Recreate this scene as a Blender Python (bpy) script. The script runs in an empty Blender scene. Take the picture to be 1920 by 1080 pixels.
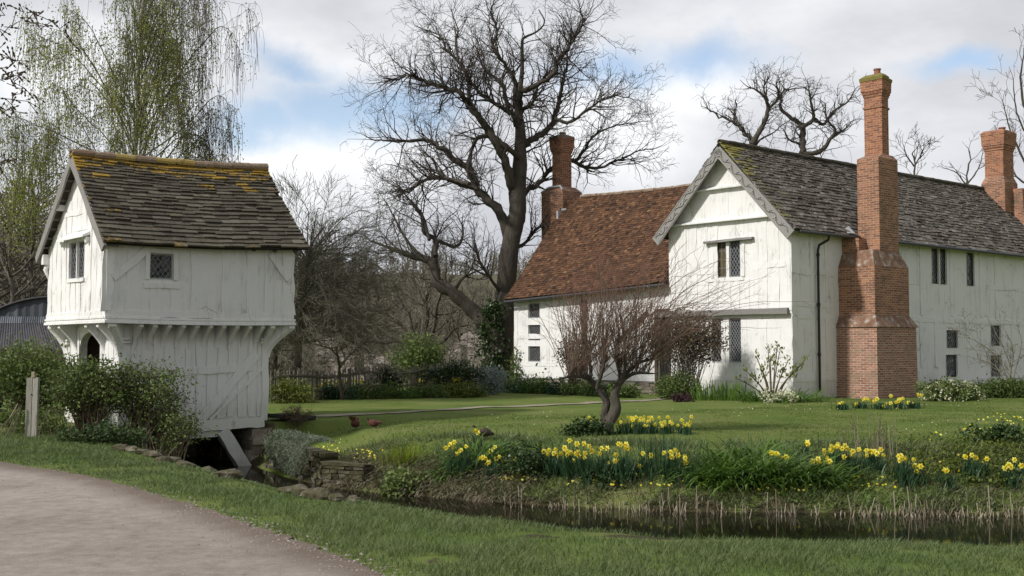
import bpy, math, random
import numpy as np
from mathutils import Vector
SC = bpy.context.scene
COL = SC.collection
RNG = np.random.default_rng(7)
random.seed(7)
PI = math.pi
# ---------------------------------------------------------------- camera
F = 2150.0; EYE = 1.65
TH = math.atan(110/2150)
CT, ST = math.cos(TH), math.sin(TH)
cam_d = bpy.data.cameras.new('camera'); cam = bpy.data.objects.new('camera', cam_d); COL.objects.link(cam)
cam_d.sensor_width = 36; cam_d.lens = F/1920*36; cam_d.clip_end = 6000; cam_d.clip_start = .1
cam.location = (0, 0, EYE); cam.rotation_euler = (PI/2+TH, 0, 0)
SC.camera = cam
def ray(px, py):
    u = (px-960)/F; v = (540-py)/F
    return np.array([u, CT-v*ST, ST+v*CT])
def P(px, py, Y):
    d = ray(px, py); return np.array([0, 0, EYE]) + d*(Y/d[1])
def GP(px, py, z=0.0):
    d = ray(px, py); t = (z-EYE)/d[2]; return np.array([0, 0, EYE]) + d*t
# ---------------------------------------------------------------- scene objects
ORG = {}
def tag(o, label=None, cat=None, group=None, kind=None):
    if label: o['label'] = label
    if cat: o['category'] = cat
    if group: o['group'] = group
    if kind: o['kind'] = kind
    return o
def thing(name, label, cat, loc=(0, 0, 0), group=None):
    o = bpy.data.objects.new(name, None); COL.objects.link(o)
    o.location = tuple(float(c) for c in loc); o.empty_display_size = .2
    ORG[o.name] = np.array(loc, float)
    return tag(o, label, cat, group)
class MB:
    def __init__(s):
        s.v = []; s.nv = 0; s.lv = []; s.ls = []; s.nl = 0; s.t = []; s.t2 = []; s.uv = []; s.hasuv = False; s.sm = []
    def add(s, v, f, tint=.5, uv=None, t2=0.0, smooth=False):
        v = np.asarray(v, float).reshape(-1, 3); f = np.asarray(f, int)
        if f.ndim == 1: f = f.reshape(1, -1)
        s.v.append(v); m, k = f.shape
        s.lv.append((f+s.nv).ravel()); s.ls.append(s.nl+np.arange(m)*k); s.nl += m*k
        s.t.append(np.broadcast_to(np.asarray(tint, float), (len(v),))); s.t2.append(np.broadcast_to(np.asarray(t2, float), (len(v),)))
        if uv is not None: s.hasuv = True; s.uv.append(np.asarray(uv, float).reshape(-1, 2))
        else: s.uv.append(np.zeros((m*k, 2)))
        s.sm.append(np.full(m, smooth)); s.nv += len(v)
    def build(s, name, mat, parent=None, loc=None):
        if not s.v: return None
        o3 = ORG[parent.name] if parent is not None else (np.array(loc, float) if loc is not None else np.zeros(3))
        v = np.concatenate(s.v) - o3
        lv = np.concatenate(s.lv); ls = np.concatenate(s.ls)
        me = bpy.data.meshes.new(name)
        me.vertices.add(len(v)); me.vertices.foreach_set('co', v.astype(np.float32).ravel())
        me.loops.add(len(lv)); me.loops.foreach_set('vertex_index', lv.astype(np.int32))
        me.polygons.add(len(ls)); me.polygons.foreach_set('loop_start', ls.astype(np.int32))
        me.update(calc_edges=True)
        me.polygons.foreach_set('use_smooth', np.concatenate(s.sm))
        a = me.attributes.new('tint', 'FLOAT', 'POINT'); a.data.foreach_set('value', np.concatenate(s.t).astype(np.float32))
        a = me.attributes.new('spot', 'FLOAT', 'POINT'); a.data.foreach_set('value', np.concatenate(s.t2).astype(np.float32))
        if s.hasuv:
            u = me.uv_layers.new(name='UVMap'); u.data.foreach_set('uv', np.concatenate(s.uv).astype(np.float32).ravel())
        me.materials.append(mat)
        o = bpy.data.objects.new(name, me); COL.objects.link(o)
        if parent is not None: o.parent = parent
        else: o.location = tuple(o3)
        ORG[o.name] = o3
        return o
def dup(root, loc, rz=0.0, sc=1.0, label=None, group=None):
    r = root.copy(); COL.objects.link(r); r.location = tuple(float(c) for c in loc); r.rotation_euler = (0, 0, rz)
    r.scale = (sc, sc, sc) if np.isscalar(sc) else sc
    if label: r['label'] = label
    if group: r['group'] = group
    for ch in list(root.children):
        c = ch.copy(); COL.objects.link(c); c.parent = r
        for g in ch.children:
            d = g.copy(); COL.objects.link(d); d.parent = c
    return r
BOXF = np.array([[0, 1, 2, 3], [7, 6, 5, 4], [0, 4, 5, 1], [1, 5, 6, 2], [2, 6, 7, 3], [3, 7, 4, 0]])
def hexa(mb, c, tint=.5, uvscale=None, t2=0.0):
    """c: 8 corners, 0-3 one face ring (ccw seen from outside), 4-7 the opposite ring in the same order"""
    c = np.asarray(c, float)
    uv = None
    if uvscale is not None:
        uv = []
        for f in BOXF:
            q = c[f]; e1 = q[1]-q[0]; e2 = q[3]-q[0]
            n = np.cross(e1, e2); n = n/(np.linalg.norm(n)+1e-9)
            if abs(n[2]) > .9: ax, ay = np.array([1, 0, 0]), np.array([0, 1, 0])
            else:
                ay = np.array([0, 0, 1]); ax = np.cross(ay, n); ax /= np.linalg.norm(ax)
            for p in q: uv.append((p@ax*uvscale, p@ay*uvscale))
    mb.add(c, BOXF, tint, uv, t2)
def box(mb, O, u, n, s0, s1, z0, z1, d0, d1, tint=.5, uvscale=None, jit=0.0):
    """box in a wall frame: s along u, z up, d along n"""
    O = np.asarray(O, float); u = np.asarray(u, float); n = np.asarray(n, float); Z = np.array([0, 0, 1.])
    q = lambda s, z, d: O+u*s+n*d+Z*z
    c = [q(s0, z0, d1), q(s1, z0, d1), q(s1, z1, d1), q(s0, z1, d1), q(s0, z0, d0), q(s1, z0, d0), q(s1, z1, d0), q(s0, z1, d0)]
    if np.dot(np.cross(u, Z), n) < 0: c = [c[1], c[0], c[3], c[2], c[5], c[4], c[7], c[6]]
    c = np.array(c)
    if jit: c = c+RNG.normal(0, jit, c.shape)
    hexa(mb, c, tint, uvscale)
def beam(mb, a, b, w, h, up=(0, 0, 1), tint=.5, seg=1, jit=0.0, uvscale=None):
    """squared timber from a to b, w wide across, h along up"""
    a = np.asarray(a, float); b = np.asarray(b, float); d = b-a; d = d/np.linalg.norm(d)
    up = np.asarray(up, float); x = np.cross(d, up); x /= np.linalg.norm(x); y = np.cross(x, d)
    rings = []
    for i in range(seg+1):
        p = a+(b-a)*i/seg
        j = RNG.normal(0, jit, (4, 3)) if jit else 0
        rings.append(np.array([p-x*w/2-y*h/2, p+x*w/2-y*h/2, p+x*w/2+y*h/2, p-x*w/2+y*h/2])+j)
    v = np.concatenate(rings); f = []
    for i in range(seg):
        for k in range(4):
            f.append([i*4+k, i*4+(k+1) % 4, (i+1)*4+(k+1) % 4, (i+1)*4+k])
    f.append([3, 2, 1, 0]); n = seg*4; f.append([n, n+1, n+2, n+3])
    mb.add(v, f, tint)
def frames(pts):
    pts = np.asarray(pts, float); n = len(pts)
    t = np.gradient(pts, axis=0); t /= np.linalg.norm(t, axis=1)[:, None]+1e-9
    a = np.array([0, 0, 1.]) if abs(t[0, 2]) < .9 else np.array([1., 0, 0])
    X = np.zeros((n, 3)); Y = np.zeros((n, 3))
    x = np.cross(t[0], a); x /= np.linalg.norm(x)
    for i in range(n):
        x = x-t[i]*(x@t[i]); x /= np.linalg.norm(x)+1e-9
        X[i] = x; Y[i] = np.cross(t[i], x)
    return X, Y
def tube(mb, pts, rad, sides=8, tint=.5, cap=True, rough=0.0, smooth=True, uv=False, ell=None):
    pts = np.asarray(pts, float); n = len(pts); rad = np.broadcast_to(np.asarray(rad, float), (n,))
    X, Y = frames(pts); a = np.arange(sides)*2*PI/sides
    r = rad[:, None]*(1+(RNG.normal(0, rough, (n, sides)) if rough else 0))*np.ones((n, sides))
    ry = r if ell is None else r*ell
    v = pts[:, None]+X[:, None]*(np.cos(a)[None, :]*r)[..., None]+Y[:, None]*(np.sin(a)[None, :]*ry)[..., None]
    i, k = np.meshgrid(np.arange(n-1), np.arange(sides), indexing='ij')
    k2 = (k+1) % sides
    f = np.stack([i*sides+k, i*sides+k2, (i+1)*sides+k2, (i+1)*sides+k], -1).reshape(-1, 4)
    tt = np.repeat(np.broadcast_to(np.asarray(tint, float), (n,)), sides)
    off = mb.nv
    mb.add(v.reshape(-1, 3), f, tt, smooth=smooth)
    if cap:
        mb.add(v[0], np.arange(sides)[::-1], tt[0], smooth=False); mb.add(v[-1], np.arange(sides), tt[-1], smooth=False)
def spline(pts, n):
    """Catmull-Rom through points (any columns)"""
    p = np.asarray(pts, float); p = np.vstack([2*p[0]-p[1], p, 2*p[-1]-p[-2]]); out = []
    m = len(p)-3
    for q in np.linspace(0, m-1e-6, n):
        i = int(q); t = q-i; a, b, c, d = p[i:i+4]
        out.append(.5*((2*b)+(c-a)*t+(2*a-5*b+4*c-d)*t*t+(3*b-a-3*c+d)*t**3))
    return np.array(out)
def segs_mesh(mb, A, B, ra, rb, sides=3, tint=.5):
    """many separate tapered segments at once"""
    A = np.asarray(A, float); B = np.asarray(B, float); n = len(A)
    if n == 0: return
    d = B-A; d /= np.linalg.norm(d, axis=1)[:, None]+1e-9
    ref = np.where(np.abs(d[:, 2:3]) < .9, np.array([[0, 0, 1.]]), np.array([[1., 0, 0]]))
    X = np.cross(d, ref); X /= np.linalg.norm(X, axis=1)[:, None]; Y = np.cross(d, X)
    a = np.arange(sides)*2*PI/sides
    off = X[:, None]*np.cos(a)[None, :, None]+Y[:, None]*np.sin(a)[None, :, None]
    v = np.concatenate([A[:, None]+off*np.asarray(ra)[:, None, None], (B+d*.02*0)[:, None]+off*np.asarray(rb)[:, None, None]], 1)
    base = (np.arange(n)*2*sides)[:, None]; k = np.arange(sides); k2 = (k+1) % sides
    f = np.stack([base+k, base+sides+k, base+sides+k2, base+k2], -1).reshape(-1, 4)
    mb.add(v.reshape(-1, 3), f, np.repeat(np.broadcast_to(np.asarray(tint, float), (n,)), 2*sides), smooth=True)
def leaves(mb, C, size, aspect=1.6, tint=.5, upbias=0.0, dirs=None):
    """one small bent leaf (quad) at each point"""
    C = np.asarray(C, float); n = len(C)
    if n == 0: return
    d = RNG.normal(0, 1, (n, 3)) if dirs is None else dirs+RNG.normal(0, .35, (n, 3))
    d /= np.linalg.norm(d, axis=1)[:, None]
    nn = RNG.normal(0, 1, (n, 3)); nn[:, 2] = np.abs(nn[:, 2])+upbias
    x = np.cross(d, nn); x /= np.linalg.norm(x, axis=1)[:, None]+1e-9
    L = np.broadcast_to(np.asarray(size, float), (n,))*RNG.uniform(.7, 1.3, n); W = L/aspect
    a = C; b = C+d*(L*.5)[:, None]+x*(W*.5)[:, None]; c = C+d*L[:, None]; e = C+d*(L*.5)[:, None]-x*(W*.5)[:, None]
    v = np.stack([a, b, c, e], 1).reshape(-1, 3)
    f = np.arange(n*4).reshape(-1, 4)
    mb.add(v, f, np.repeat(np.broadcast_to(np.asarray(tint, float), (n,)), 4))
def straps(mb, B, az, lean, L, w, droop, tint=.5, nseg=3, tipdark=0.0):
    """arching strap leaves / grass blades: B bases, az heading, lean start angle from vertical, droop added angle"""
    B = np.asarray(B, float); n = len(B)
    if n == 0: return
    az, lean, L, w, droop = [np.broadcast_to(np.asarray(q, float), (n,)) for q in (az, lean, L, w, droop)]
    h = np.stack([np.cos(az), np.sin(az), np.zeros(n)], 1); sd = np.stack([-np.sin(az+.6), np.cos(az+.6), np.zeros(n)], 1)
    p = B.copy(); rows = [(p.copy(), w)]
    for i in range(nseg):
        a = lean+droop*(i+.5)/nseg
        p = p+(h*np.sin(a)[:, None]+np.array([0, 0, 1.])*np.cos(a)[:, None])*(L/nseg)[:, None]
        rows.append((p.copy(), w*(1-.12*(i+1)/nseg) if i < nseg-1 else w*0))
    vs = []
    for q, ww in rows[:-1]:
        vs += [q-sd*(ww/2)[:, None], q+sd*(ww/2)[:, None]]
    vs.append(rows[-1][0])
    v = np.stack(vs, 1); m = 2*nseg+1; base = (np.arange(n)*m)[:, None]
    t = np.repeat(np.broadcast_to(np.asarray(tint, float), (n,)), m)
    f4 = []
    for i in range(nseg-1): f4.append(base+np.array([2*i, 2*i+1, 2*i+3, 2*i+2]))
    if f4: mb.add(v.reshape(-1, 3), np.concatenate(f4), t)
    else: mb.add(v.reshape(-1, 3), np.zeros((0, 4), int), t)
    off = -len(v.reshape(-1, 3))
    tri = base+np.array([2*nseg-2, 2*nseg-1, 2*nseg])
    # triangles index the vertices just added
    s = mb; f = tri+s.nv+off
    s.lv.append(f.ravel()); s.ls.append(s.nl+np.arange(len(f))*3); s.nl += f.size
    s.uv.append(np.zeros((f.size, 2))); s.sm.append(np.full(len(f), False))
def vnoise(x, y, sc=1.0, seed=0, oct=3):
    """cheap smooth 2-D value noise in numpy, about -1..1"""
    x = np.asarray(x, float)/sc; y = np.asarray(y, float)/sc; out = 0; amp = 1; tot = 0
    for o in range(oct):
        xi = np.floor(x).astype(np.int64); yi = np.floor(y).astype(np.int64); fx = x-xi; fy = y-yi
        fx = fx*fx*(3-2*fx); fy = fy*fy*(3-2*fy)
        def h(a, b):
            q = (a*374761393+b*668265263+(seed+o)*974634777) & 0x7fffffff
            q = ((q ^ (q >> 13))*1274126177) & 0x7fffffff
            return ((q ^ (q >> 16)) & 0xffff)/32767.5-1
        v = (h(xi, yi)*(1-fx)+h(xi+1, yi)*fx)*(1-fy)+(h(xi, yi+1)*(1-fx)+h(xi+1, yi+1)*fx)*fy
        out = out+v*amp; tot += amp; amp *= .5; x = x*2.03; y = y*2.03
    return out/tot
# ---------------------------------------------------------------- materials
def new_mat(name):
    m = bpy.data.materials.new(name); m.use_nodes = True; nt = m.node_tree
    b = nt.nodes['Principled BSDF']; return m, nt, b
def setin(n, **kw):
    for k, v in kw.items(): n.inputs[k.replace('_', ' ')].default_value = v
    return n
def mth(nt, op, a, b=None, c=None, clamp=False):
    n = nt.nodes.new('ShaderNodeMath'); n.operation = op; n.use_clamp = clamp
    for i, q in enumerate((a, b, c)):
        if q is None: continue
        if isinstance(q, (int, float)): n.inputs[i].default_value = q
        else: nt.links.new(q, n.inputs[i])
    return n.outputs[0]
def noise(nt, scale, detail=4, rough=.6, vec=None, stretch=None, coord='Object'):
    if vec is None:
        tc = nt.nodes.new('ShaderNodeTexCoord'); vec = tc.outputs[coord]
    if stretch is not None:
        mp = nt.nodes.new('ShaderNodeMapping'); mp.inputs['Scale'].default_value = stretch
        nt.links.new(vec, mp.inputs['Vector']); vec = mp.outputs[0]
    n = nt.nodes.new('ShaderNodeTexNoise'); n.inputs['Scale'].default_value = scale; n.inputs['Detail'].default_value = detail
    n.inputs['Roughness'].default_value = rough
    nt.links.new(vec, n.inputs['Vector']); return n.outputs['Fac']
def attr(nt, name):
    n = nt.nodes.new('ShaderNodeAttribute'); n.attribute_name = name; return n.outputs['Fac']
def ramp(nt, fac, stops, interp='LINEAR'):
    n = nt.nodes.new('ShaderNodeValToRGB'); cr = n.color_ramp; cr.interpolation = interp
    while len(cr.elements) < len(stops): cr.elements.new(.5)
    for e, (p, c) in zip(cr.elements, stops):
        e.position = p; e.color = (*c, 1) if len(c) == 3 else c
    nt.links.new(fac, n.inputs[0]); return n.outputs[0]
def mixc(nt, fac, a, b, blend='MIX'):
    n = nt.nodes.new('ShaderNodeMix'); n.data_type = 'RGBA'; n.blend_type = blend
    for sock, q in ((n.inputs[0], fac), (n.inputs[6], a), (n.inputs[7], b)):
        if isinstance(q, (int, float)): sock.default_value = q
        elif isinstance(q, tuple): sock.default_value = (*q, 1)
        else: nt.links.new(q, sock)
    return n.outputs[2]
def bumpn(nt, b, h, strength=.4, dist=.02):
    n = nt.nodes.new('ShaderNodeBump'); n.inputs['Strength'].default_value = strength; n.inputs['Distance'].default_value = dist
    nt.links.new(h, n.inputs['Height']); nt.links.new(n.outputs[0], b.inputs['Normal'])
def smooth(nt, x, lo, hi):
    n = nt.nodes.new('ShaderNodeMapRange'); n.interpolation_type = 'SMOOTHSTEP'
    n.inputs['From Min'].default_value = lo; n.inputs['From Max'].default_value = hi
    nt.links.new(x, n.inputs['Value']); return n.outputs[0]
def M(name, stops, rough=.8, nscale=5, namt=.3, bump=0, bscale=20, bdist=.02, stretch=None, spec=.3, trans=0, tint=True, coord='Object'):
    m, nt, b = new_mat(name)
    f = noise(nt, nscale, stretch=stretch, coord=coord)
    f = mth(nt, 'MULTIPLY', mth(nt, 'SUBTRACT', f, .5), namt*2)
    f = mth(nt, 'ADD', attr(nt, 'tint') if tint else .5, f)
    c = ramp(nt, f, stops); nt.links.new(c, b.inputs['Base Color'])
    b.inputs['Roughness'].default_value = rough; b.inputs['Specular IOR Level'].default_value = spec
    if bump: bumpn(nt, b, noise(nt, bscale, stretch=stretch, coord=coord), bump, bdist)
    if trans:
        t = nt.nodes.new('ShaderNodeBsdfTranslucent'); nt.links.new(c, t.inputs['Color'])
        mx = nt.nodes.new('ShaderNodeMixShader'); mx.inputs[0].default_value = trans
        nt.links.new(b.outputs[0], mx.inputs[1]); nt.links.new(t.outputs[0], mx.inputs[2])
        nt.links.new(mx.outputs[0], nt.nodes['Material Output'].inputs['Surface'])
    return m
MT = {}
def white(name, base=(.81, .80, .785), dirt=(.42, .41, .38), grain=(9, 9, 1.2), dirt_lo=.60, bstr=.5, peel=.0):
    m, nt, b = new_mat(name)
    n1 = noise(nt, 1.1, 5, .65); n2 = noise(nt, 1.0, 6, .7, stretch=grain); n3 = noise(nt, 30, 4, .6)
    f = mth(nt, 'ADD', mth(nt, 'MULTIPLY', n1, .5), mth(nt, 'MULTIPLY', n2, .5))
    c = mixc(nt, smooth(nt, f, .48, .72), base, (base[0]*.78, base[1]*.78, base[2]*.765))
    c = mixc(nt, mth(nt, 'MULTIPLY', smooth(nt, n2, dirt_lo-.03, dirt_lo+.17), .62), c, dirt)
    n5 = noise(nt, .7, 6, .72); c = mixc(nt, mth(nt, 'MULTIPLY', smooth(nt, n5, .56, .72), .35), c, (.50, .50, .45))
    if peel:
        g = noise(nt, 3.5, 8, .75, stretch=(5, 5, .8))
        c = mixc(nt, mth(nt, 'MULTIPLY', smooth(nt, g, 1-peel, 1-peel+.06), .75), c, (.25, .23, .2))
    # splash zone near the ground, hairline cracks
    geo = nt.nodes.new('ShaderNodeNewGeometry'); sx = nt.nodes.new('ShaderNodeSeparateXYZ'); nt.links.new(geo.outputs['Position'], sx.inputs[0])
    zz = mth(nt, 'ADD', sx.outputs['Z'], mth(nt, 'MULTIPLY', mth(nt, 'SUBTRACT', n2, .5), 1.6))
    c = mixc(nt, mth(nt, 'MULTIPLY', smooth(nt, zz, .75, .05), .5), c, (.40, .41, .33))
    vo = nt.nodes.new('ShaderNodeTexVoronoi'); vo.feature = 'DISTANCE_TO_EDGE'; tcv = nt.nodes.new('ShaderNodeTexCoord'); mpv = nt.nodes.new('ShaderNodeMapping'); mpv.inputs['Scale'].default_value = (2.6, 2.6, .8)
    vz = nt.nodes.new('ShaderNodeMix'); vz.data_type = 'VECTOR'; vz.inputs[0].default_value = .25; nv = nt.nodes.new('ShaderNodeTexNoise'); nv.inputs['Scale'].default_value = 4; nv.inputs['Detail'].default_value = 4
    nt.links.new(tcv.outputs['Object'], mpv.inputs[0]); nt.links.new(tcv.outputs['Object'], nv.inputs['Vector']); nt.links.new(mpv.outputs[0], vz.inputs[4]); nt.links.new(nv.outputs['Color'], vz.inputs[5]); nt.links.new(vz.outputs[1], vo.inputs['Vector']); vo.inputs['Scale'].default_value = 1.4
    ck = mth(nt, 'MULTIPLY', smooth(nt, vo.outputs['Distance'], .022, .004), smooth(nt, n1, .50, .60)); c = mixc(nt, mth(nt, 'MULTIPLY', ck, .6), c, (.30, .28, .25))
    nt.links.new(c, b.inputs['Base Color']); b.inputs['Roughness'].default_value = .75; b.inputs['Specular IOR Level'].default_value = .2
    h = mth(nt, 'ADD', n2, mth(nt, 'MULTIPLY', n3, .35))
    bumpn(nt, b, h, bstr, .03); return m
MT['limewash'] = white('limewash', peel=.26)
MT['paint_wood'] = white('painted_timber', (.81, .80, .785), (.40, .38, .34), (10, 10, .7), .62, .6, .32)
MT['paint_shade'] = white('weathered_shade_paint', (.75, .735, .72), (.36, .36, .35), (8, 8, .5), .60, .6, .3)  # copy of the timber paint, shade of the sunless walls put into its colour
MT['greywood'] = M('weathered_oak', [(0, (.10, .09, .08)), (.5, (.26, .25, .235)), (1, (.42, .41, .39))], .85, 6, .35, .6, 8, .03, stretch=(6, 6, 6))
MT['mossywood'] = M('mossy_oak', [(0, (.06, .055, .045)), (.5, (.17, .155, .12)), (1, (.30, .28, .24))], .9, 7, .35, .6, 9, .03)
MT['brownwood'] = M('brown_oak', [(0, (.05, .032, .022)), (.5, (.11, .072, .05)), (1, (.19, .13, .09))], .85, 6, .3, .5, 9, .02)
MT['darkwood'] = M('dark_timber', [(0, (.014, .012, .011)), (1, (.05, .043, .038))], .85, 6, .3, .4, 9, .02)
def roofmat(name, stops, lich, spotc, spot_amt, rough=.9, bump=.6):
    m, nt, b = new_mat(name)
    n1 = noise(nt, 4, 5, .7); n2 = noise(nt, 13, 5, .7)
    f = mth(nt, 'ADD', attr(nt, 'tint'), mth(nt, 'MULTIPLY', mth(nt, 'SUBTRACT', n2, .5), .5))
    c = ramp(nt, f, stops)
    c = mixc(nt, smooth(nt, n1, .56, .70), c, (stops[0][1][0]*.75, stops[0][1][1]*.8, stops[0][1][2]*.7))
    g = mth(nt, 'ADD', attr(nt, 'spot'), mth(nt, 'MULTIPLY', mth(nt, 'SUBTRACT', n2, .5), 1.1))
    c = mixc(nt, smooth(nt, g, .55, .72), c, lich)
    w = noise(nt, 7, 6, .8)
    c = mixc(nt, mth(nt, 'MULTIPLY', smooth(nt, w, 1-spot_amt, 1-spot_amt+.05), .8), c, spotc)
    nt.links.new(c, b.inputs['Base Color']); b.inputs['Roughness'].default_value = rough; b.inputs['Specular IOR Level'].default_value = .15
    bumpn(nt, b, mth(nt, 'ADD', n2, n1), bump, .03); return m
MT['stone_tile'] = roofmat('stone_tile', [(0, (.045, .039, .030)), (.45, (.105, .092, .070)), (.8, (.175, .158, .122)), (1, (.26, .245, .21))], (.34, .22, .045), (.34, .33, .29), .33)
MT['stone_tile_grey'] = roofmat('stone_tile_grey', [(0, (.054, .045, .036)), (.45, (.128, .110, .090)), (.8, (.20, .178, .15)), (1, (.30, .28, .25))], (.25, .22, .06), (.44, .43, .40), .44)
MT['clay_tile'] = roofmat('clay_tile', [(0, (.036, .024, .018)), (.35, (.090, .050, .031)), (.7, (.165, .086, .048)), (1, (.27, .165, .095))], (.15, .13, .06), (.30, .25, .21), .30)
MT['ridge_tile'] = roofmat('ridge_tile', [(0, (.10, .07, .045)), (.5, (.20, .13, .085)), (1, (.33, .26, .19))], (.38, .28, .09), (.42, .38, .33), .44)
def brick(name, c1, c2, mortar, stain, stainlo, pale=.30):
    m, nt, b = new_mat(name)
    tc = nt.nodes.new('ShaderNodeTexCoord')
    n0 = nt.nodes.new('ShaderNodeTexNoise'); n0.inputs['Scale'].default_value = 6; nt.links.new(tc.outputs['UV'], n0.inputs['Vector'])
    mx = nt.nodes.new('ShaderNodeMix'); mx.data_type = 'VECTOR'; mx.inputs[0].default_value = .012
    nt.links.new(tc.outputs['UV'], mx.inputs[4]); nt.links.new(n0.outputs['Color'], mx.inputs[5])
    br = nt.nodes.new('ShaderNodeTexBrick'); nt.links.new(mx.outputs[1], br.inputs['Vector'])
    setin(br, Scale=1.0, Mortar_Size=.009, Mortar_Smooth=.3, Bias=0.0, Brick_Width=.235, Row_Height=.074)
    br.inputs['Color1'].default_value = (*c1, 1); br.inputs['Color2'].default_value = (*c2, 1); br.inputs['Mortar'].default_value = (*mortar, 1)
    n1 = noise(nt, 2.2, 5, .65); n2 = noise(nt, 9, 5, .7); n3 = noise(nt, 16, 4, .7)
    c = mixc(nt, mth(nt, 'MULTIPLY', smooth(nt, n3, .5, .75), .8), br.outputs['Color'], (.12, .052, .034), 'MIX')
    c = mixc(nt, mth(nt, 'MULTIPLY', smooth(nt, n1, stainlo, stainlo+.2), .7), c, stain)
    c = mixc(nt, mth(nt, 'MULTIPLY', smooth(nt, n2, 1-pale, 1-pale+.06), .7), c, (.42, .38, .33))
    nt.links.new(c, b.inputs['Base Color']); b.inputs['Roughness'].default_value = .9; b.inputs['Specular IOR Level'].default_value = .15
    h = mth(nt, 'ADD', mth(nt, 'MULTIPLY', br.outputs['Fac'], -1.0), mth(nt, 'MULTIPLY', n2, .6))
    bumpn(nt, b, h, .6, .015); return m
MT['brick'] = brick('old_brick', (.41, .19, .10), (.19, .08, .05), (.44, .37, .30), (.15, .115, .085), .50, .36)
MT['brick_pale'] = brick('worn_brick', (.42, .215, .145), (.23, .105, .07), (.54, .47, .40), (.27, .20, .14), .46, .38)
MT['brick_top'] = brick('stack_brick', (.42, .18, .09), (.20, .08, .05), (.44, .33, .25), (.14, .085, .06), .54, .31)
MT['brick_moss'] = M('mossy_capping', [(0, (.09, .075, .03)), (.5, (.19, .17, .05)), (1, (.27, .24, .10))], .95, 9, .4, .6, 12, .02)
MT['brick_weather'] = M('weathered_offset', [(0, (.10, .055, .038)), (.42, (.20, .115, .075)), (.58, (.25, .17, .125)), (.72, (.38, .34, .30)), (1, (.52, .50, .46))], .95, 5, .7, .6, 12, .02)
MT['pot'] = M('terracotta', [(0, (.22, .09, .06)), (1, (.36, .17, .11))], .8, 6, .3)
MT['lead'] = M('lead_sheet', [(0, (.30, .31, .33)), (1, (.50, .51, .53))], .5, 5, .3)
MT['came'] = M('lead_came', [(0, (.22, .225, .235)), (1, (.36, .37, .38))], .55, 8, .2)
MT['iron'] = M('black_iron', [(0, (.012, .013, .014)), (1, (.03, .031, .033))], .45, 8, .2)
MT['gutter'] = M('grey_gutter', [(0, (.045, .047, .05)), (1, (.09, .092, .096))], .5, 8, .2)
MT['dark'] = M('unlit_interior', [(0, (.006, .006, .006)), (1, (.012, .011, .010))], .95, 5, .2)
def glass(name, c, rough=.08):
    m, nt, b = new_mat(name)
    col = ramp(nt, noise(nt, 3, 3), [(.3, tuple(q*.6 for q in c)), (.7, c)]); nt.links.new(col, b.inputs['Base Color'])
    b.inputs['Roughness'].default_value = rough; b.inputs['Specular IOR Level'].default_value = .5
    bumpn(nt, b, noise(nt, 9, 2), .25, .02); return m
MT['glass'] = glass('leaded_glass', (.016, .015, .016)); MT['glass_gold'] = glass('curtained_glass', (.13, .105, .055), .2); MT['glass_blue'] = glass('pale_leaded_glass', (.026, .029, .036), .1)
MT['rubble'] = M('rubble_stone', [(0, (.12, .10, .08)), (.5, (.26, .22, .17)), (1, (.40, .36, .30))], .95, 6, .4, .8, 10, .04)
MT['mossrock'] = M('mossy_rock', [(0, (.025, .027, .014)), (.35, (.058, .056, .024)), (.65, (.10, .088, .055)), (1, (.22, .20, .165))], .95, 4, .5, .9, 9, .05)
MT['bark'] = M('oak_bark', [(0, (.034, .029, .024)), (.5, (.080, .070, .056)), (1, (.14, .125, .092))], .95, 4, .35, .9, 9, .05, stretch=(3, 3, .7))
MT['twig'] = M('oak_twigs', [(0, (.034, .028, .024)), (1, (.095, .080, .068))], .95, 4, .2)
MT['redtwig'] = M('red_shoots', [(0, (.12, .10, .072)), (.4, (.155, .115, .085)), (1, (.21, .10, .076))], .85, 4, .2)
MT['brushtwig'] = M('dense_brushwood', [(0, (.075, .069, .049)), (.5, (.15, .136, .10)), (1, (.24, .216, .168))], .95, 3, .3)
MT['birchbark'] = M('birch_bark', [(0, (.05, .045, .04)), (.35, (.14, .13, .11)), (.55, (.42, .41, .38)), (1, (.60, .59, .56))], .8, 6, .45, .3, 9, .02, stretch=(1, 1, 3))
MT['birchtwig'] = M('birch_twigs', [(0, (.075, .055, .05)), (1, (.14, .115, .10))], .9, 4, .2)
def leafm(name, a, b_, c, trans=.35, rough=.55): return M(name, [(0, a), (.5, b_), (1, c)], rough, 2.5, .22, spec=.3, trans=trans)
MT['birchleaf'] = leafm('birch_leaf', (.17, .21, .035), (.29, .33, .065), (.40, .43, .11), .5)
MT['hedgeleaf'] = leafm('hedge_leaf', (.055, .085, .02), (.12, .172, .045), (.20, .255, .08))
MT['darkleaf'] = leafm('ivy_leaf', (.016, .034, .010), (.036, .068, .018), (.075, .12, .035), .2, .4)
MT['brownleaf'] = leafm('russet_leaf', (.07, .052, .034), (.13, .098, .064), (.20, .15, .095), .3)
MT['goldleaf'] = leafm('golden_leaf', (.05, .075, .012), (.12, .155, .025), (.22, .24, .04), .35)
MT['silverleaf'] = leafm('silver_leaf', (.12, .16, .145), (.22, .27, .25), (.34, .39, .37), .2)
MT['bluegrey'] = leafm('grey_santolina', (.085, .105, .068), (.155, .185, .125), (.25, .28, .205), .2, .8)
MT['strapleaf'] = leafm('strap_leaf', (.04, .085, .012), (.09, .175, .025), (.16, .26, .05), .35, .35)
MT['daffleaf'] = leafm('daffodil_leaf', (.022, .055, .024), (.042, .092, .042), (.075, .14, .06), .3, .45)
MT['limeleaf'] = leafm('lime_shoot', (.12, .16, .012), (.19, .25, .02), (.26, .32, .04), .4)
MT['purpleleaf'] = leafm('purple_leaf', (.03, .012, .018), (.06, .026, .034), (.09, .045, .05), .2)
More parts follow.
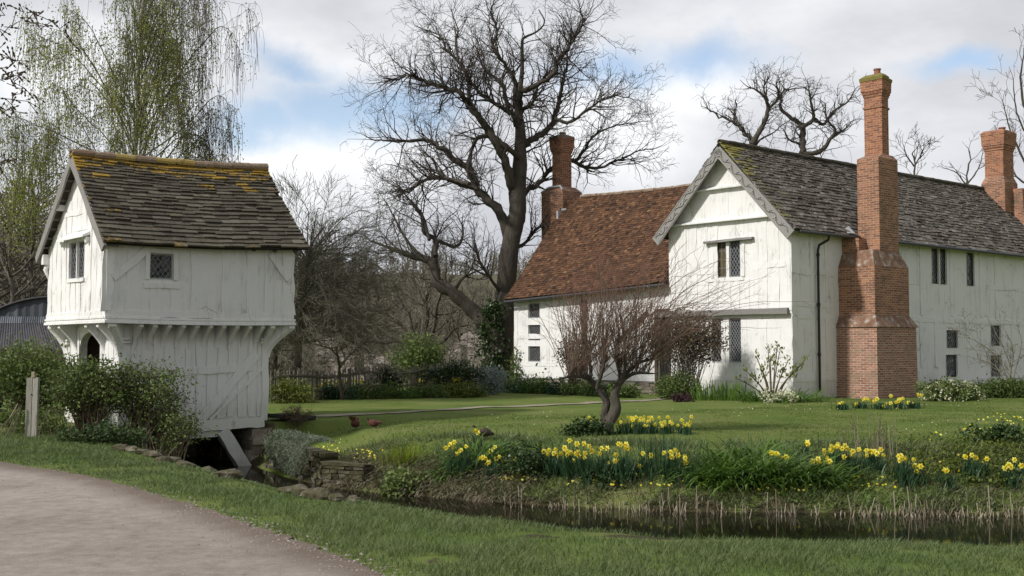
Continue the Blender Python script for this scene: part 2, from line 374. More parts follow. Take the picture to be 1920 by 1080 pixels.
MT['petal'] = M('daffodil_petal', [(0, (.80, .60, .015)), (.5, (.87, .78, .05)), (1, (.90, .86, .22))], .5, 20, .1, trans=.3)
MT['whitepetal'] = M('cream_petal', [(0, (.55, .55, .30)), (1, (.78, .78, .62))], .5, 8, .2, trans=.3)
MT['grass'] = leafm('verge_grass', (.080, .116, .035), (.126, .178, .061), (.195, .218, .098), .3, .6)
MT['lawn'] = leafm('lawn_grass', (.066, .108, .017), (.108, .164, .029), (.178, .20, .056), .3, .6)
MT['straw'] = M('dead_reed', [(0, (.09, .075, .045)), (.5, (.21, .175, .115)), (1, (.42, .37, .27))], .9, 5, .3, trans=.15)
MT['brownweed'] = M('dead_stalks', [(0, (.06, .045, .03)), (1, (.19, .145, .095))], .9, 5, .3)
MT['soil'] = M('bare_soil', [(0, (.05, .035, .025)), (1, (.12, .09, .065))], .95, 6, .4, .6, 20, .03, tint=False)
MT['pathstone'] = M('trodden_path', [(0, (.20, .17, .12)), (1, (.36, .32, .25))], .95, 4, .4, .5, 15, .02, tint=False)
MT['featherred'] = M('red_feathers', [(0, (.06, .022, .016)), (1, (.15, .058, .042))], .8, 14, .4, .5, 30, .01)
MT['featherdark'] = M('dark_feathers', [(0, (.02, .015, .012)), (1, (.09, .065, .045))], .7, 14, .4, .5, 30, .01)
MT['corrugated'] = M('tarred_sheet', [(0, (.035, .035, .038)), (.6, (.085, .085, .095)), (1, (.17, .165, .165))], .7, 1.2, .35, 0, stretch=(3, 1, .4))
MT['corrugated_wall'] = M('galvanised_sheet', [(0, (.03, .034, .04)), (.6, (.075, .085, .10)), (1, (.20, .22, .25))], .6, 1.6, .4, 0, stretch=(2.5, 1, .4))
MT['cloth'] = M('dark_maroon_cloth', [(0, (.02, .008, .012)), (1, (.05, .018, .026))], .9, 8, .3)
MT['trouser'] = M('black_cloth', [(0, (.01, .01, .012)), (1, (.025, .024, .028))], .9, 8, .3)
MT['skin'] = M('skin', [(0, (.42, .24, .17)), (1, (.52, .32, .24))], .6, 8, .2)
MT['hair'] = M('grey_hair', [(0, (.35, .34, .33)), (1, (.55, .54, .52))], .7, 30, .3)
# ---------------------------------------------------------------- ground, water, road
AG = np.array([-7.90, 23.06]); GU = np.array([.7705, .6374]); GN = np.array([.6374, -.7705])     # gatehouse lower corner, side direction, side normal
PL = AG+1.25*GU; PR = AG+2.95*GU; PL2 = PL-9*GN; PR2 = PR-9*GN
WATER_Z = -.90
WP = np.array([(60, 12.0), (12, 11.5), (4.8, 11.2), (1.95, 11.55), (.98, 12.0), (-.49, 13.3), (-2.0, 14.7), (-2.9, 16.0), (-4.15, 18.0), (-5.7, 20.6), (-6.75, 22.4),
               PL, PL2, PR2, PR, (-4.6, 22.9), (-3.5, 21.25), (-3.08, 20.75), (-1.85, 19.95), (.35, 18.65), (2.8, 17.9), (5.27, 17.75), (7.6, 17.5), (12, 17.4), (60, 17.8)], float)
def poly_d(x, y, Pg=WP):
    """signed distance to a polygon, negative inside; also the index of the nearest edge"""
    x = np.asarray(x, float).ravel(); y = np.asarray(y, float).ravel()
    best = np.full(x.shape, 1e9); idx = np.zeros(x.shape, int); ins = np.zeros(x.shape, bool)
    n = len(Pg)
    for i in range(n):
        a = Pg[i]; b = Pg[(i+1) % n]; e = b-a
        t = np.clip(((x-a[0])*e[0]+(y-a[1])*e[1])/(e@e), 0, 1)
        d = np.hypot(x-a[0]-t*e[0], y-a[1]-t*e[1]); q = d < best; best[q] = d[q]; idx[q] = i
        c = ((a[1] > y) != (b[1] > y)); den = (b[1]-a[1]) if b[1] != a[1] else 1e-9
        ins ^= c & (x < (b[0]-a[0])*(y-a[1])/den+a[0])
    return np.where(ins, -best, best), idx
def gz(x, y):
    sh = np.broadcast(np.asarray(x), np.asarray(y)).shape
    x = np.broadcast_to(np.asarray(x, float), sh).ravel(); y = np.broadcast_to(np.asarray(y, float), sh).ravel()
    d, i = poly_d(x, y)
    far = (i >= 14)
    zn = np.interp(d, [-1.2, -.15, 0, .25, .6, 1.3, 2.2], [-1.5, -1.08, -.9, -.5, -.24, -.05, 0])
    zf = np.interp(d, [-1.2, -.25, 0, .25, 1.0, 2.2, 3.6, 5.5], [-1.5, -1.0, -.9, -.76, -.48, -.13, -.04, 0])
    zg = np.interp(d, [-1.2, -.1, 0, .15, .4], [-1.5, -1.2, -.9, -.3, 0])
    z = np.where(far, zf, np.where(i >= 11, zg, zn))
    z = z+vnoise(x, y, 1.6, 3)*.03*np.clip(d, 0, 1)+vnoise(x, y, .35, 5)*.012*np.clip(d, 0, 1)
    # the right end of the far lawn lies a little higher, hills beyond
    r = np.clip((y-75)/120, 0, 1); r = r*r*(3-2*r)
    side = np.clip((-x-10)/40, 0, 1)
    hill = (14+5*vnoise(x, y, 90, 11, 2))*r+np.clip((y-200)/300, 0, 1)*10+side*np.clip((y-60)/60, 0, 1)*2
    hill = hill*np.clip((700-y)/300, 0, 1)
    z = z+hill+vnoise(x, y, 14, 12)*.9*r
    return z.reshape(sh)
# road edge polyline (road lies to its left)
RE = np.array([GP(-150, 850), GP(0, 870), GP(100, 885), GP(200, 905), GP(300, 933), GP(400, 963), GP(480, 992), GP(560, 1020), GP(640, 1051), GP(720, 1085), GP(800, 1125), GP(1000, 1260), GP(1300, 1700)])[:, :2]
RE = np.vstack([[-40, 24.5], [-14, 19.5], RE, [1.2, -5], [2.5, -60]])
REs = spline(RE[1:-1], 160); REs = np.vstack([RE[:1], REs, RE[-1:]])
def road_side(x, y):
    """signed distance to the road's edge, positive on the grass side"""
    x = np.asarray(x, float); y = np.asarray(y, float); sh = x.shape; x = x.ravel(); y = y.ravel()
    pg = np.vstack([REs, [-80, -60], [-80, 25]])
    d, _ = poly_d(x, y, pg[::2] if len(pg) > 400 else pg); return d.reshape(sh)
def axis(fine0, fine1, step, lo, hi):
    a = list(np.arange(fine0, fine1+1e-6, step)); s = step; v = a[-1]
    while v < hi: s *= 1.22; v += s; a.append(v)
    s = step; v = a[0]; pre = []
    while v > lo: s *= 1.22; v -= s; pre.append(v)
    return np.array(pre[::-1]+a)
gx = axis(-16, 16, .2, -1800, 1800); gy = axis(5, 30, .2, -200, 2500)
X, Y = np.meshgrid(gx, gy); Z = gz(X, Y)
rd = road_side(X, Y)
def ground_mat():
    m, nt, b = new_mat('ground'); g = attr(nt, 'tint'); s = attr(nt, 'spot')
    n1 = noise(nt, .55, 5, .6); n2 = noise(nt, 9, 5, .7); n3 = noise(nt, 45, 3, .7)
    f = mth(nt, 'ADD', mth(nt, 'MULTIPLY', n1, .6), mth(nt, 'ADD', mth(nt, 'MULTIPLY', n2, .3), mth(nt, 'MULTIPLY', n3, .25)))
    c = ramp(nt, f, [(.36, (.060, .094, .019)), (.52, (.106, .152, .032)), (.64, (.152, .18, .052)), (.78, (.20, .185, .085))])
    soil = ramp(nt, n2, [(.3, (.032, .027, .016)), (.55, (.062, .056, .028)), (.75, (.11, .09, .055))])
    gg = mth(nt, 'ADD', g, mth(nt, 'MULTIPLY', mth(nt, 'SUBTRACT', n2, .5), .7))
    c = mixc(nt, smooth(nt, gg, .4, .6), c, soil)
    wood = ramp(nt, noise(nt, .12, 6, .7), [(.3, (.07, .066, .04)), (.5, (.12, .11, .07)), (.7, (.14, .135, .08))])
    c = mixc(nt, s, c, wood)
    nt.links.new(c, b.inputs['Base Color']); b.inputs['Roughness'].default_value = .95; b.inputs['Specular IOR Level'].default_value = .1
    bumpn(nt, b, mth(nt, 'ADD', n2, n3), .5, .03); return m
d, ei = poly_d(X, Y); d = d.reshape(X.shape); ei = ei.reshape(X.shape); farb = ei >= 14
soilm = np.where(farb, np.clip(.62-d/1.2+.45*vnoise(X, Y, .6, 71), 0, 1), np.clip(1.2-d/.55, 0, 1))
soilm = np.where((ei >= 11) & (ei < 14), np.clip(.7-d/3, 0, 1), soilm)
for (bx, by, br, sx) in [(.22, 10.05, .36, 1.0), (1.27, 10.3, .5, .6), (-.6, 8.9, .3, 1.2)]:
    soilm = np.maximum(soilm, np.clip(1.1-np.hypot((X-bx)*sx, (Y-by)*1.6)/br, 0, 1))
wood = np.clip((Y-48)/14, 0, 1); wood = np.maximum(wood, np.clip((Y-30)/8, 0, 1)*np.clip((-X-13)/4, 0, 1))
mb = MB(); nx, ny = len(gx), len(gy)
i, k = np.meshgrid(np.arange(ny-1), np.arange(nx-1), indexing='ij')
mb.add(np.stack([X, Y, Z], -1).reshape(-1, 3), np.stack([i*nx+k, i*nx+k+1, (i+1)*nx+k+1, (i+1)*nx+k], -1).reshape(-1, 4), soilm.ravel(), t2=wood.ravel(), smooth=True)
tag(mb.build('ground', ground_mat()), 'grassy ground with lawn, banks and the wooded slope behind', 'ground', kind='structure')
# water
def water_mat():
    m, nt, b = new_mat('moat_water')
    b.inputs['Base Color'].default_value = (.012, .011, .007, 1); b.inputs['Roughness'].default_value = .03; b.inputs['IOR'].default_value = 1.33
    b.inputs['Specular IOR Level'].default_value = .5
    bumpn(nt, b, noise(nt, 5, 3, .5, stretch=(1, 2.5, 1)), .035, .02); return m
mb = MB(); c = WP.copy(); cen = c.mean(0)
v = np.column_stack([np.array([-60, 60, 60, -60]), np.array([10, 10, 34, 34]), np.full(4, WATER_Z)])
# the sheet lies inside the moat's own bed; the banks rise through its edge
def strip(pts_a, pts_b):
    v = np.vstack([pts_a, pts_b]); n = len(pts_a); z = np.full((len(v), 1), WATER_Z)
    f = [[q, q+1, n+q+1, n+q] for q in range(n-1)]; mb.add(np.hstack([v, z]), f, smooth=True)
near = np.array([(60, 11.3), (12, 10.9), (4.8, 10.6), (1.95, 11.0), (.9, 11.5), (-.8, 12.8), (-2.3, 14.3), (-3.3, 15.7), (-4.6, 17.7), (-6.2, 20.3), (-7.3, 22.2), (PL-.5*GU), (PL2-.5*GU)])
farp = np.array([(60, 18.4), (12, 18.0), (7.6, 18.1), (5.3, 18.3), (2.9, 18.5), (.5, 19.2), (-1.7, 20.5), (-2.9, 21.3), (-3.3, 21.8), (-4.0, 23.0), (-4.4, 23.6), (PR+.4*GU), (PR2+.4*GU)])
strip(near, farp)
tag(mb.build('water', water_mat()), 'still dark water of the moat', 'water', kind='structure')
# road sheet
def road_mat():
    m, nt, b = new_mat('gravel_road')
    n1 = noise(nt, .5, 5, .6); n2 = noise(nt, 60, 3, .8); n3 = noise(nt, 6, 5, .7); n4 = noise(nt, 1.2, 4, .6, stretch=(1, .25, 1))
    f = mth(nt, 'ADD', mth(nt, 'MULTIPLY', n1, .45), mth(nt, 'ADD', mth(nt, 'MULTIPLY', n3, .43), mth(nt, 'MULTIPLY', n4, .12)))
    c = ramp(nt, f, [(.38, (.215, .183, .157)), (.5, (.30, .26, .226)), (.62, (.39, .345, .305))])
    c = mixc(nt, mth(nt, 'MULTIPLY', smooth(nt, n2, .56, .72), .55), c, (.42, .38, .34)); c = mixc(nt, mth(nt, 'MULTIPLY', smooth(nt, n2, .42, .30), .6), c, (.09, .075, .065))
    e = mth(nt, 'ADD', attr(nt, 'tint'), mth(nt, 'MULTIPLY', mth(nt, 'SUBTRACT', n3, .5), .8))
    c = mixc(nt, mth(nt, 'MULTIPLY', smooth(nt, e, .35, .9), .75), c, (.13, .095, .07))
    nt.links.new(c, b.inputs['Base Color']); b.inputs['Roughness'].default_value = .95; b.inputs['Specular IOR Level'].default_value = .1
    bumpn(nt, b, mth(nt, 'ADD', n2, n3), .7, .012); return m
mb = MB(); rows = []
offs = np.array([0, .12, .3, .6, 1.2, 2.2, 4, 7, 11, 18, 34])
tg = np.gradient(REs, axis=0); tg /= np.linalg.norm(tg, axis=1)[:, None]; nr = np.stack([tg[:, 1], -tg[:, 0]], 1)
# left-hand side of the edge seen walking toward the camera
if (nr[60]@np.array([-1, -.6])) < 0: nr = -nr
jit = np.interp(np.arange(len(REs)), np.arange(0, len(REs), 1), vnoise(np.arange(len(REs))*.9, np.zeros(len(REs)), 1.5, 9, 3)*.10)
L = []
for o_ in offs:
    q = REs+nr*(o_-.05+jit[:, None]*(1 if o_ < .5 else 0)) if o_ < 8 else REs+np.array([-.75, -.66])*o_
    L.append(np.column_stack([q, gz(q[:, 0], q[:, 1])*0+.012-.03*max(0, .12-o_)]))
V = np.stack(L, 1); n, m_ = V.shape[:2]; i, k = np.meshgrid(np.arange(n-1), np.arange(m_-1), indexing='ij')
V[..., 2] = np.maximum(V[..., 2], gz(V[..., 0], V[..., 1])+.006) if True else 0
f = np.stack([i*m_+k, (i+1)*m_+k, (i+1)*m_+k+1, i*m_+k+1], -1).reshape(-1, 4)
mb.add(V.reshape(-1, 3), f, np.tile(np.clip(1-offs/.9, 0, 1), n), smooth=True)
tag(mb.build('road', road_mat()), 'pale pinkish gravel drive', 'road', kind='structure')
MT['gravelstone'] = M('gravel_stones', [(0, (.12, .10, .085)), (1, (.34, .30, .27))], .95, 6, .3)
# loose pebbles along the road's edge
mb = MB(); n = 2600
ii = RNG.integers(5, len(REs)-6, n); o_ = RNG.exponential(.35, n)-.1
q = REs[ii]+nr[ii]*o_[:, None]+RNG.normal(0, .12, (n, 2)); keep = (q[:, 1] > 6.5) & (q[:, 1] < 19); q = q[keep]
zz = np.maximum(gz(q[:, 0], q[:, 1]), .01); r = RNG.uniform(.005, .016, len(q))
oct_ = np.array([[1, 0, 0], [0, 1, 0], [-1, 0, 0], [0, -1, 0], [0, 0, .7]])
v = np.column_stack([q, zz])[:, None]+oct_[None]*r[:, None, None]*RNG.uniform(.7, 1.3, (len(q), 5, 1))
base = (np.arange(len(q))*5)[:, None]; f = np.concatenate([base+np.array([a, (a+1) % 4, 4]) for a in range(4)])
mb.add(v.reshape(-1, 3), f, np.repeat(RNG.uniform(.2, 1, len(q)), 5))
tag(mb.build('gravel', MT['gravelstone']), 'loose pebbles strewn along the edge of the drive', 'gravel', kind='stuff')
# trodden path over the lawn
pp = spline([GP(540, 783)[:2], GP(640, 780)[:2], GP(760, 774)[:2], GP(900, 765)[:2], GP(1010, 761)[:2], GP(1110, 756)[:2], GP(1190, 752)[:2], GP(1245, 748)[:2]], 90)
tg = np.gradient(pp, axis=0); tg /= np.linalg.norm(tg, axis=1)[:, None]; nr = np.stack([-tg[:, 1], tg[:, 0]], 1)
w = .26+vnoise(np.arange(90)*1., np.zeros(90), 3, 4)*.16
a = pp+nr*w[:, None]; c = pp-nr*w[:, None]
zt = lambda q: (gz(q[:, 0], q[:, 1])+.02)[:, None]
mb = MB(); v = np.vstack([np.hstack([a, zt(a)]), np.hstack([c, zt(c)])]); mb.add(v, [[q, q+1, 91+q, 90+q] for q in range(89)], smooth=True)
tag(mb.build('path', MT['pathstone']), 'narrow worn path crossing the lawn', 'path', kind='structure')
def path_d(x, y):
    return np.min(np.hypot(x[:, None]-pp[None, ::3, 0], y[:, None]-pp[None, ::3, 1]), 1)
# grass blades
def scatter(n, x0, x1, y0, y1, power=1.0):
    y = y0+(y1-y0)*RNG.random(n)**power; x = RNG.uniform(x0, x1, n)
    return x, y
def inview(x, y, m=.06): return np.abs(x) < y*(960/F+m)+.3
x, y = scatter(620000, -11.5, 9, 7.3, 24, 1.5); k = inview(x, y) & (y < 12.9+np.clip(-x, 0, 12)*1.15); x, y = x[k], y[k]
d, ei = poly_d(x, y); rs = road_side(x, y)
cl = vnoise(x, y, .55, 21, 3); cl2 = vnoise(x, y, 2.2, 23, 2)
k = (d > .12) & (ei < 11) & (rs > -.02+cl*.09) & (RNG.random(len(x)) < np.clip(.75+cl*.8, .15, 1)*np.clip((rs+.08)/.25, .15, 1)*np.clip(d/.5, .25, 1))
for (bx, by, br, sx) in [(.22, 10.05, .36, 1.0), (1.27, 10.3, .5, .6), (-.6, 8.9, .3, 1.2)]:
    k &= (np.hypot((x-bx)*sx, (y-by)*1.6) > br*(.7+.5*RNG.random(len(x))))
x, y, d, rs, cl, cl2 = x[k], y[k], d[k], rs[k], cl[k], cl2[k]; n = len(x)
h = (.045+.05*np.clip(cl+.3, 0, 1)+.035*np.clip(cl2, 0, 1))*RNG.uniform(.6, 1.4, n)*np.clip(.45+rs*.9, .45, 1)*np.clip(.3+d*.35, .3, 1)
mb = MB()
straps(mb, np.column_stack([x, y, gz(x, y)-.005]), RNG.uniform(0, 2*PI, n), RNG.uniform(.05, .5, n), h, RNG.uniform(.004, .0075, n)*np.clip(y/11, .9, 1.6), RNG.uniform(.2, 1.3, n),
       np.clip(.45+cl*.30+cl2*.18+RNG.normal(0, .17, n), 0, 1), 2)
tag(mb.build('grass', MT['grass']), 'tufty grass on the verge between the drive and the moat', 'grass', kind='stuff')
x, y = scatter(400000, -14, 16, 18, 39, 1.15); k = inview(x, y); x, y = x[k], y[k]
d, ei = poly_d(x, y); cl = vnoise(x, y, .8, 31, 3); cl2 = vnoise(x, y, 3.2, 33, 2)
k = (ei >= 14) & (d > 1.5+cl*.6) & (path_d(x, y) > .25) & (RNG.random(len(x)) < np.clip(.6+cl*.7, .2, 1))
k &= (RNG.random(len(x)) < np.clip((d-1)/2.5, .2, 1))
x, y, d, cl, cl2 = x[k], y[k], d[k], cl[k], cl2[k]; n = len(x)
mb = MB()
straps(mb, np.column_stack([x, y, gz(x, y)-.005]), RNG.uniform(0, 2*PI, n), RNG.uniform(.1, .7, n), (.03+.025*np.clip(cl+.2, 0, 1)+.05*np.clip(1-(d-1.5)/2.2, 0, 1))*RNG.uniform(.6, 1.4, n), RNG.uniform(.009, .016, n), RNG.uniform(.2, 1.2, n),
       np.clip(.42+cl*.32+cl2*.25+RNG.normal(0, .15, n), 0, 1), 1)
tag(mb.build('lawn_grass', MT['lawn']), 'mown grass of the lawn around the house', 'grass', kind='stuff')
# daisies on the lawn
mb = MB(); n = 170
x, y = scatter(n*3, -9, 14, 21, 36); cl = vnoise(x, y, 2.5, 44, 2); d, ei = poly_d(x, y); k = inview(x, y) & (cl > .12) & (d > 2) & (ei >= 14); x, y = x[k][:n], y[k][:n]
r = RNG.uniform(.008, .014, len(x)); a = np.arange(6)*PI/3
v = np.stack([x[:, None]+r[:, None]*np.cos(a), y[:, None]+r[:, None]*np.sin(a), (gz(x, y)+.055)[:, None]+np.sin(a)*r[:, None]*.6], -1)
mb.add(v.reshape(-1, 3), np.arange(len(x)*6).reshape(-1, 6), .8)
tag(mb.build('daisies', MT['whitepetal']), 'tiny pale daisies dotting the lawn', 'daisies', kind='stuff')
# ---------------------------------------------------------------- wall helpers
Z3 = np.array([0, 0, 1.])
class Wall:
    def __init__(s, O, u, n):
        s.O = np.array([O[0], O[1], 0.]); s.u = np.array([u[0], u[1], 0.]); s.n = np.array([n[0], n[1], 0.])
        s.u /= np.linalg.norm(s.u); s.n /= np.linalg.norm(s.n)
    def q(s, a, z, d=0): return s.O+s.u*a+s.n*d+Z3*z
    def px(s, x, y, d=0):
        """pixel -> (along, height) on this wall's plane"""
        r = ray(x, y); c = np.array([0, 0, EYE]); o = s.O+s.n*d
        t = ((o-c)@s.n)/(r@s.n); p = c+r*t; return float((p-s.O)@s.u), float(p[2])
    def box(s, mb, a0, a1, z0, z1, d0, d1, tint=.5, uv=None, jit=0): box(mb, s.O, s.u, s.n, a0, a1, z0, z1, d0, d1, tint, uv, jit)
    def panel(s, mb, a0, a1, zlo, zhi, holes=(), amp=.012, rev=.09, step=.14, seed=0, d=0.0, tint=.5):
        cuts = lambda lo, hi, ex: np.unique(np.round(np.concatenate([np.linspace(lo, hi, max(2, int((hi-lo)/step)+1)), [e for e in ex if lo < e < hi]]), 4))
        A = cuts(a0, a1, [h[0] for h in holes]+[h[1] for h in holes]); B = cuts(zlo, zhi, [h[2] for h in holes]+[h[3] for h in holes])
        AA, BB = np.meshgrid(A, B); dd = d+amp*vnoise(AA, BB, .55, seed, 3)
        V = s.O+s.u*AA[..., None]+s.n*dd[..., None]+Z3*BB[..., None]; na = len(A); f = []
        for j in range(len(B)-1):
            for i in range(na-1):
                ca = (A[i]+A[i+1])/2; cb = (B[j]+B[j+1])/2
                if any(h[0] < ca < h[1] and h[2] < cb < h[3] for h in holes): continue
                q = [j*na+i, j*na+i+1, (j+1)*na+i+1, (j+1)*na+i]; f.append(q)
        if np.dot(np.cross(s.u, Z3), s.n) < 0: f = [q[::-1] for q in f]
        mb.add(V.reshape(-1, 3), f, tint, smooth=True)
        for h in holes:
            c = [(h[0], h[2]), (h[1], h[2]), (h[1], h[3]), (h[0], h[3])]
            for i in range(4):
                p, r = c[i], c[(i+1) % 4]
                mb.add([s.q(*p, d+amp), s.q(*r, d+amp), s.q(*r, d-rev), s.q(*p, d-rev)], [0, 1, 2, 3], tint)
    def gable(s, mb, a0, a1, z0, am, zm, amp=.01, seed=0, d=0.0, n=14, z0b=None):
        """triangular head, eaves at z0 (a0 side) and z0b (a1 side)"""
        z0b = z0 if z0b is None else z0b
        a = np.unique(np.concatenate([np.linspace(a0, am, n), np.linspace(am, a1, n)])); top = np.where(a < am, np.interp(a, [a0, am], [z0, zm]), np.interp(a, [am, a1], [zm, z0b]))
        zb = min(z0, z0b); rows = []
        for t in np.linspace(0, 1, 9):
            zz = zb+(top-zb)*t; dd = d+amp*vnoise(a, zz, .55, seed, 3); rows.append(s.O+s.u*a[:, None]+s.n*dd[:, None]+Z3*zz[:, None])
        m = len(a); f = [[j*m+i, j*m+i+1, (j+1)*m+i+1, (j+1)*m+i] for j in range(8) for i in range(m-1)]
        if np.dot(np.cross(s.u, Z3), s.n) < 0: f = [q[::-1] for q in f]
        mb.add(np.concatenate(rows), f, smooth=True)
    def timber(s, mb, a0, z0, a1, z1, w, d0=-.02, d1=.03, tint=.5, seed=None):
        """plank of width w between two wall points, slightly crooked"""
        n = max(2, int(math.hypot(a1-a0, z1-z0)/.25)); t = np.linspace(0, 1, n+1)
        dx, dz = a1-a0, z1-z0; L = math.hypot(dx, dz); px_, pz = -dz/L, dx/L
        o1 = w/2+RNG.normal(0, w*.05, n+1); o2 = w/2+RNG.normal(0, w*.05, n+1); dd = d1+RNG.normal(0, .004, n+1); cw = RNG.normal(0, .006, n+1)
        ca = a0+dx*t+px_*cw; cz = z0+dz*t+pz*cw
        R = []
        for i in range(n+1):
            p1 = (ca[i]+px_*o1[i], cz[i]+pz*o1[i]); p2 = (ca[i]-px_*o2[i], cz[i]-pz*o2[i])
            R += [s.q(*p1, d0), s.q(*p1, dd[i]), s.q(*p2, dd[i]), s.q(*p2, d0)]
        f = []
        for i in range(n):
            for k in range(3): f.append([i*4+k, i*4+k+1, (i+1)*4+k+1, (i+1)*4+k])
        f += [[0, 1, 2, 3], [n*4+3, n*4+2, n*4+1, n*4]]
        mb.add(R, f, tint)
def window(parent, W, a0, a1, z0, z1, dep=.075, fr=.03, glassm='glass', cell=.11, lattice='diamond', framem='came', cw=.007, d=0.0, name='window', bars=True):
    """leaded light: slim frame, pane behind, cames on the pane"""
    mb = MB()
    for (p, q, r, t) in ((a0, a1, z0, z0+fr), (a0, a1, z1-fr, z1), (a0, a0+fr, z0+fr, z1-fr), (a1-fr, a1, z0+fr, z1-fr)):
        W.box(mb, p, q, r, t, d-dep-.02, d-dep+.03)
    w = mb.build(name, MT[framem], parent)
    mb = MB(); A = np.linspace(a0+fr*.5, a1-fr*.5, 5); B = np.linspace(z0+fr*.5, z1-fr*.5, 7); AA, BB = np.meshgrid(A, B)
    V = W.O+W.u*AA[..., None]+W.n*(d-dep+.006*RNG.normal(0, 1, AA.shape))[..., None]+Z3*BB[..., None]
    f = [[j*5+i, j*5+i+1, (j+1)*5+i+1, (j+1)*5+i] for j in range(6) for i in range(4)]
    if np.dot(np.cross(W.u, Z3), W.n) < 0: f = [q[::-1] for q in f]
    mb.add(V.reshape(-1, 3), f); mb.build('pane', MT[glassm], w)
    mb = MB(); b0, b1, c0, c1 = a0+fr, a1-fr, z0+fr, z1-fr; wd, ht = b1-b0, c1-c0; dd = d-dep+.014
    def came(p, q):
        e = np.array(q)-np.array(p); L = np.hypot(*e)
        if L < .02: return
        o = np.array([-e[1], e[0]])/L*cw
        p = np.array(p); q = np.array(q)
        mb.add([W.q(*(p+o), dd), W.q(*(q+o), dd), W.q(*(q-o), dd), W.q(*(p-o), dd), W.q(*(p+o), dd-.012), W.q(*(q+o), dd-.012), W.q(*(q-o), dd-.012), W.q(*(p-o), dd-.012)], BOXF)
    if lattice == 'diamond':
        nx = max(2, round(wd/cell)); cx = wd/nx; cz = cx*1.45; ny = int(ht/cz)+1
        for sg in (1, -1):
            for k in range(-ny-1, nx+ny+2):
                # line a = b0 + k*cx + sg*(z-c0)*cx/cz clipped to the opening
                lo, hi = c0, c1; base = b0+k*cx
                ts = sorted([(b0-base)*sg*cz/cx+c0, (b1-base)*sg*cz/cx+c0]); lo = max(lo, ts[0]); hi = min(hi, ts[1])
                if hi-lo > .03: came((base+sg*(lo-c0)*cx/cz, lo), (base+sg*(hi-c0)*cx/cz, hi))
    else:
        nx = max(1, round(wd/cell)); ny = max(2, round(ht/(cell*1.4)))
        for k in range(1, nx): came((b0+wd*k/nx, c0), (b0+wd*k/nx, c1))
        for k in range(1, ny): came((b0, c0+ht*k/ny), (b1, c0+ht*k/ny))
    mb.build('leading', MT['came'], w)
    return w
def roof_tiles(mb, R0, R1, E0, E1, courses, tw, thick, sag=0.0, grow=1.5, kick=0.0, spot=None, seed=1, tilt=.012, rag=.02, lift=.0, edge=None, tmean=.45, tsd=.2, skip=None, back=False):
    """courses of separate tiles on the surface between a ridge line R0-R1 and an eaves line E0-E1 (seen with R0-R1 from left to right)"""
    R0, R1, E0, E1 = [np.asarray(q, float) for q in (R0, R1, E0, E1)]
    rng = np.random.default_rng(seed); N = np.cross(E0-R0, R1-R0); N /= np.linalg.norm(N)
    if N[2] < 0: N = -N
    L = np.linalg.norm((R1+E1-R0-E0)/2); H = np.linalg.norm((E0-R0+E1-R1)/2)
    def S(s, t, h):
        s = np.asarray(s)[..., None]; t = np.asarray(t)[..., None]; h = np.asarray(h)[..., None]
        p = (R0+(R1-R0)*s)*(1-t)+(E0+(E1-E0)*s)*t
        p = p-Z3*(sag*np.sin(PI*np.clip(s, 0, 1))*(1-.3*t))+N*(kick*(np.clip(t-.55, 0, 1)/.45)**2-.25*kick*np.sin(PI*np.clip(t, 0, 1)))
        p = p+N*(.018*vnoise(s*L, t*H, 1.3, seed, 2)+h)
        return p
    ts = np.cumsum(np.linspace(1, grow, courses)); ts = np.concatenate([[0], ts/ts[-1]])
    VS = []; TT = []; SP = []
    for j in range(courses):
        wj = tw*(1+.35*(j/courses)*(grow > 1.2)); n = int(L/wj)+3
        x = np.cumsum(rng.uniform(.65, 1.35, n)*wj); x = x-x[0]-rng.uniform(0, wj); x = x/L
        a = np.clip(x[:-1], 0, 1); b = np.clip(x[1:], 0, 1); k = (b-a)*L > .03; a, b = a[k], b[k]; m = len(a)
        if skip is not None:
            k = ~skip((a+b)/2, (ts[j]+ts[j+1])/2); a, b = a[k], b[k]; m = len(a)
            if m == 0: continue
        g = .004/L; t0 = np.full(m, ts[j]-.003); t1 = ts[j+1]+(ts[min(j+2, courses)]-ts[min(j+1, courses-1)])*.0+rng.normal(0, rag*.35, m)/H*1.0+.012/H
        wv = .006*rng.normal(0, 1, m); th = thick*rng.uniform(.7, 1.35, m); h0 = np.zeros(m)+.004; h1 = th+tilt*rng.uniform(-.3, 1.0, m); h1b = np.clip(h1+rng.normal(0, .006, m), .008, None)
        tl = t1+rng.normal(0, .004, m)/H
        P8 = np.stack([S(a+g, t0, h0), S(b-g, t0, h0), S(b-g, t1, h1b), S(a+g, tl, h1), S(b-g, t1, h1b-th-.01), S(a+g, tl, h1-th-.01), S(b-g, t0, h0-th), S(a+g, t0, h0-th)], 1)
        VS.append(P8); TT.append(np.clip(rng.normal(tmean, tsd, m), 0, 1)); SP.append(np.zeros(m) if spot is None else spot((a+b)/2, (t0+t1)/2, rng))
    V = np.concatenate(VS); n = len(V); base = (np.arange(n)*8)[:, None]
    f = np.concatenate([base+np.array(q) for q in ([0, 3, 2, 1], [3, 5, 4, 2], [0, 7, 5, 3], [1, 2, 4, 6])])
    mb.add(V.reshape(-1, 3), f, np.repeat(np.concatenate(TT), 8), t2=np.repeat(np.concatenate(SP), 8))
    # closed deck just under the tiles
    ss = np.linspace(0, 1, 25); tt = np.linspace(0, 1, 7); A, B = np.meshgrid(ss, tt)
    top = S(A, B, np.full(A.shape, -.035)).reshape(-1, 3); bot = S(A, B, np.full(A.shape, -.075)).reshape(-1, 3)
    f = [[j*25+i, j*25+i+1, (j+1)*25+i+1, (j+1)*25+i] for j in range(6) for i in range(24)]
    mb.add(top, f, .15); mb.add(bot, [q[::-1] for q in f], .15)
    return S
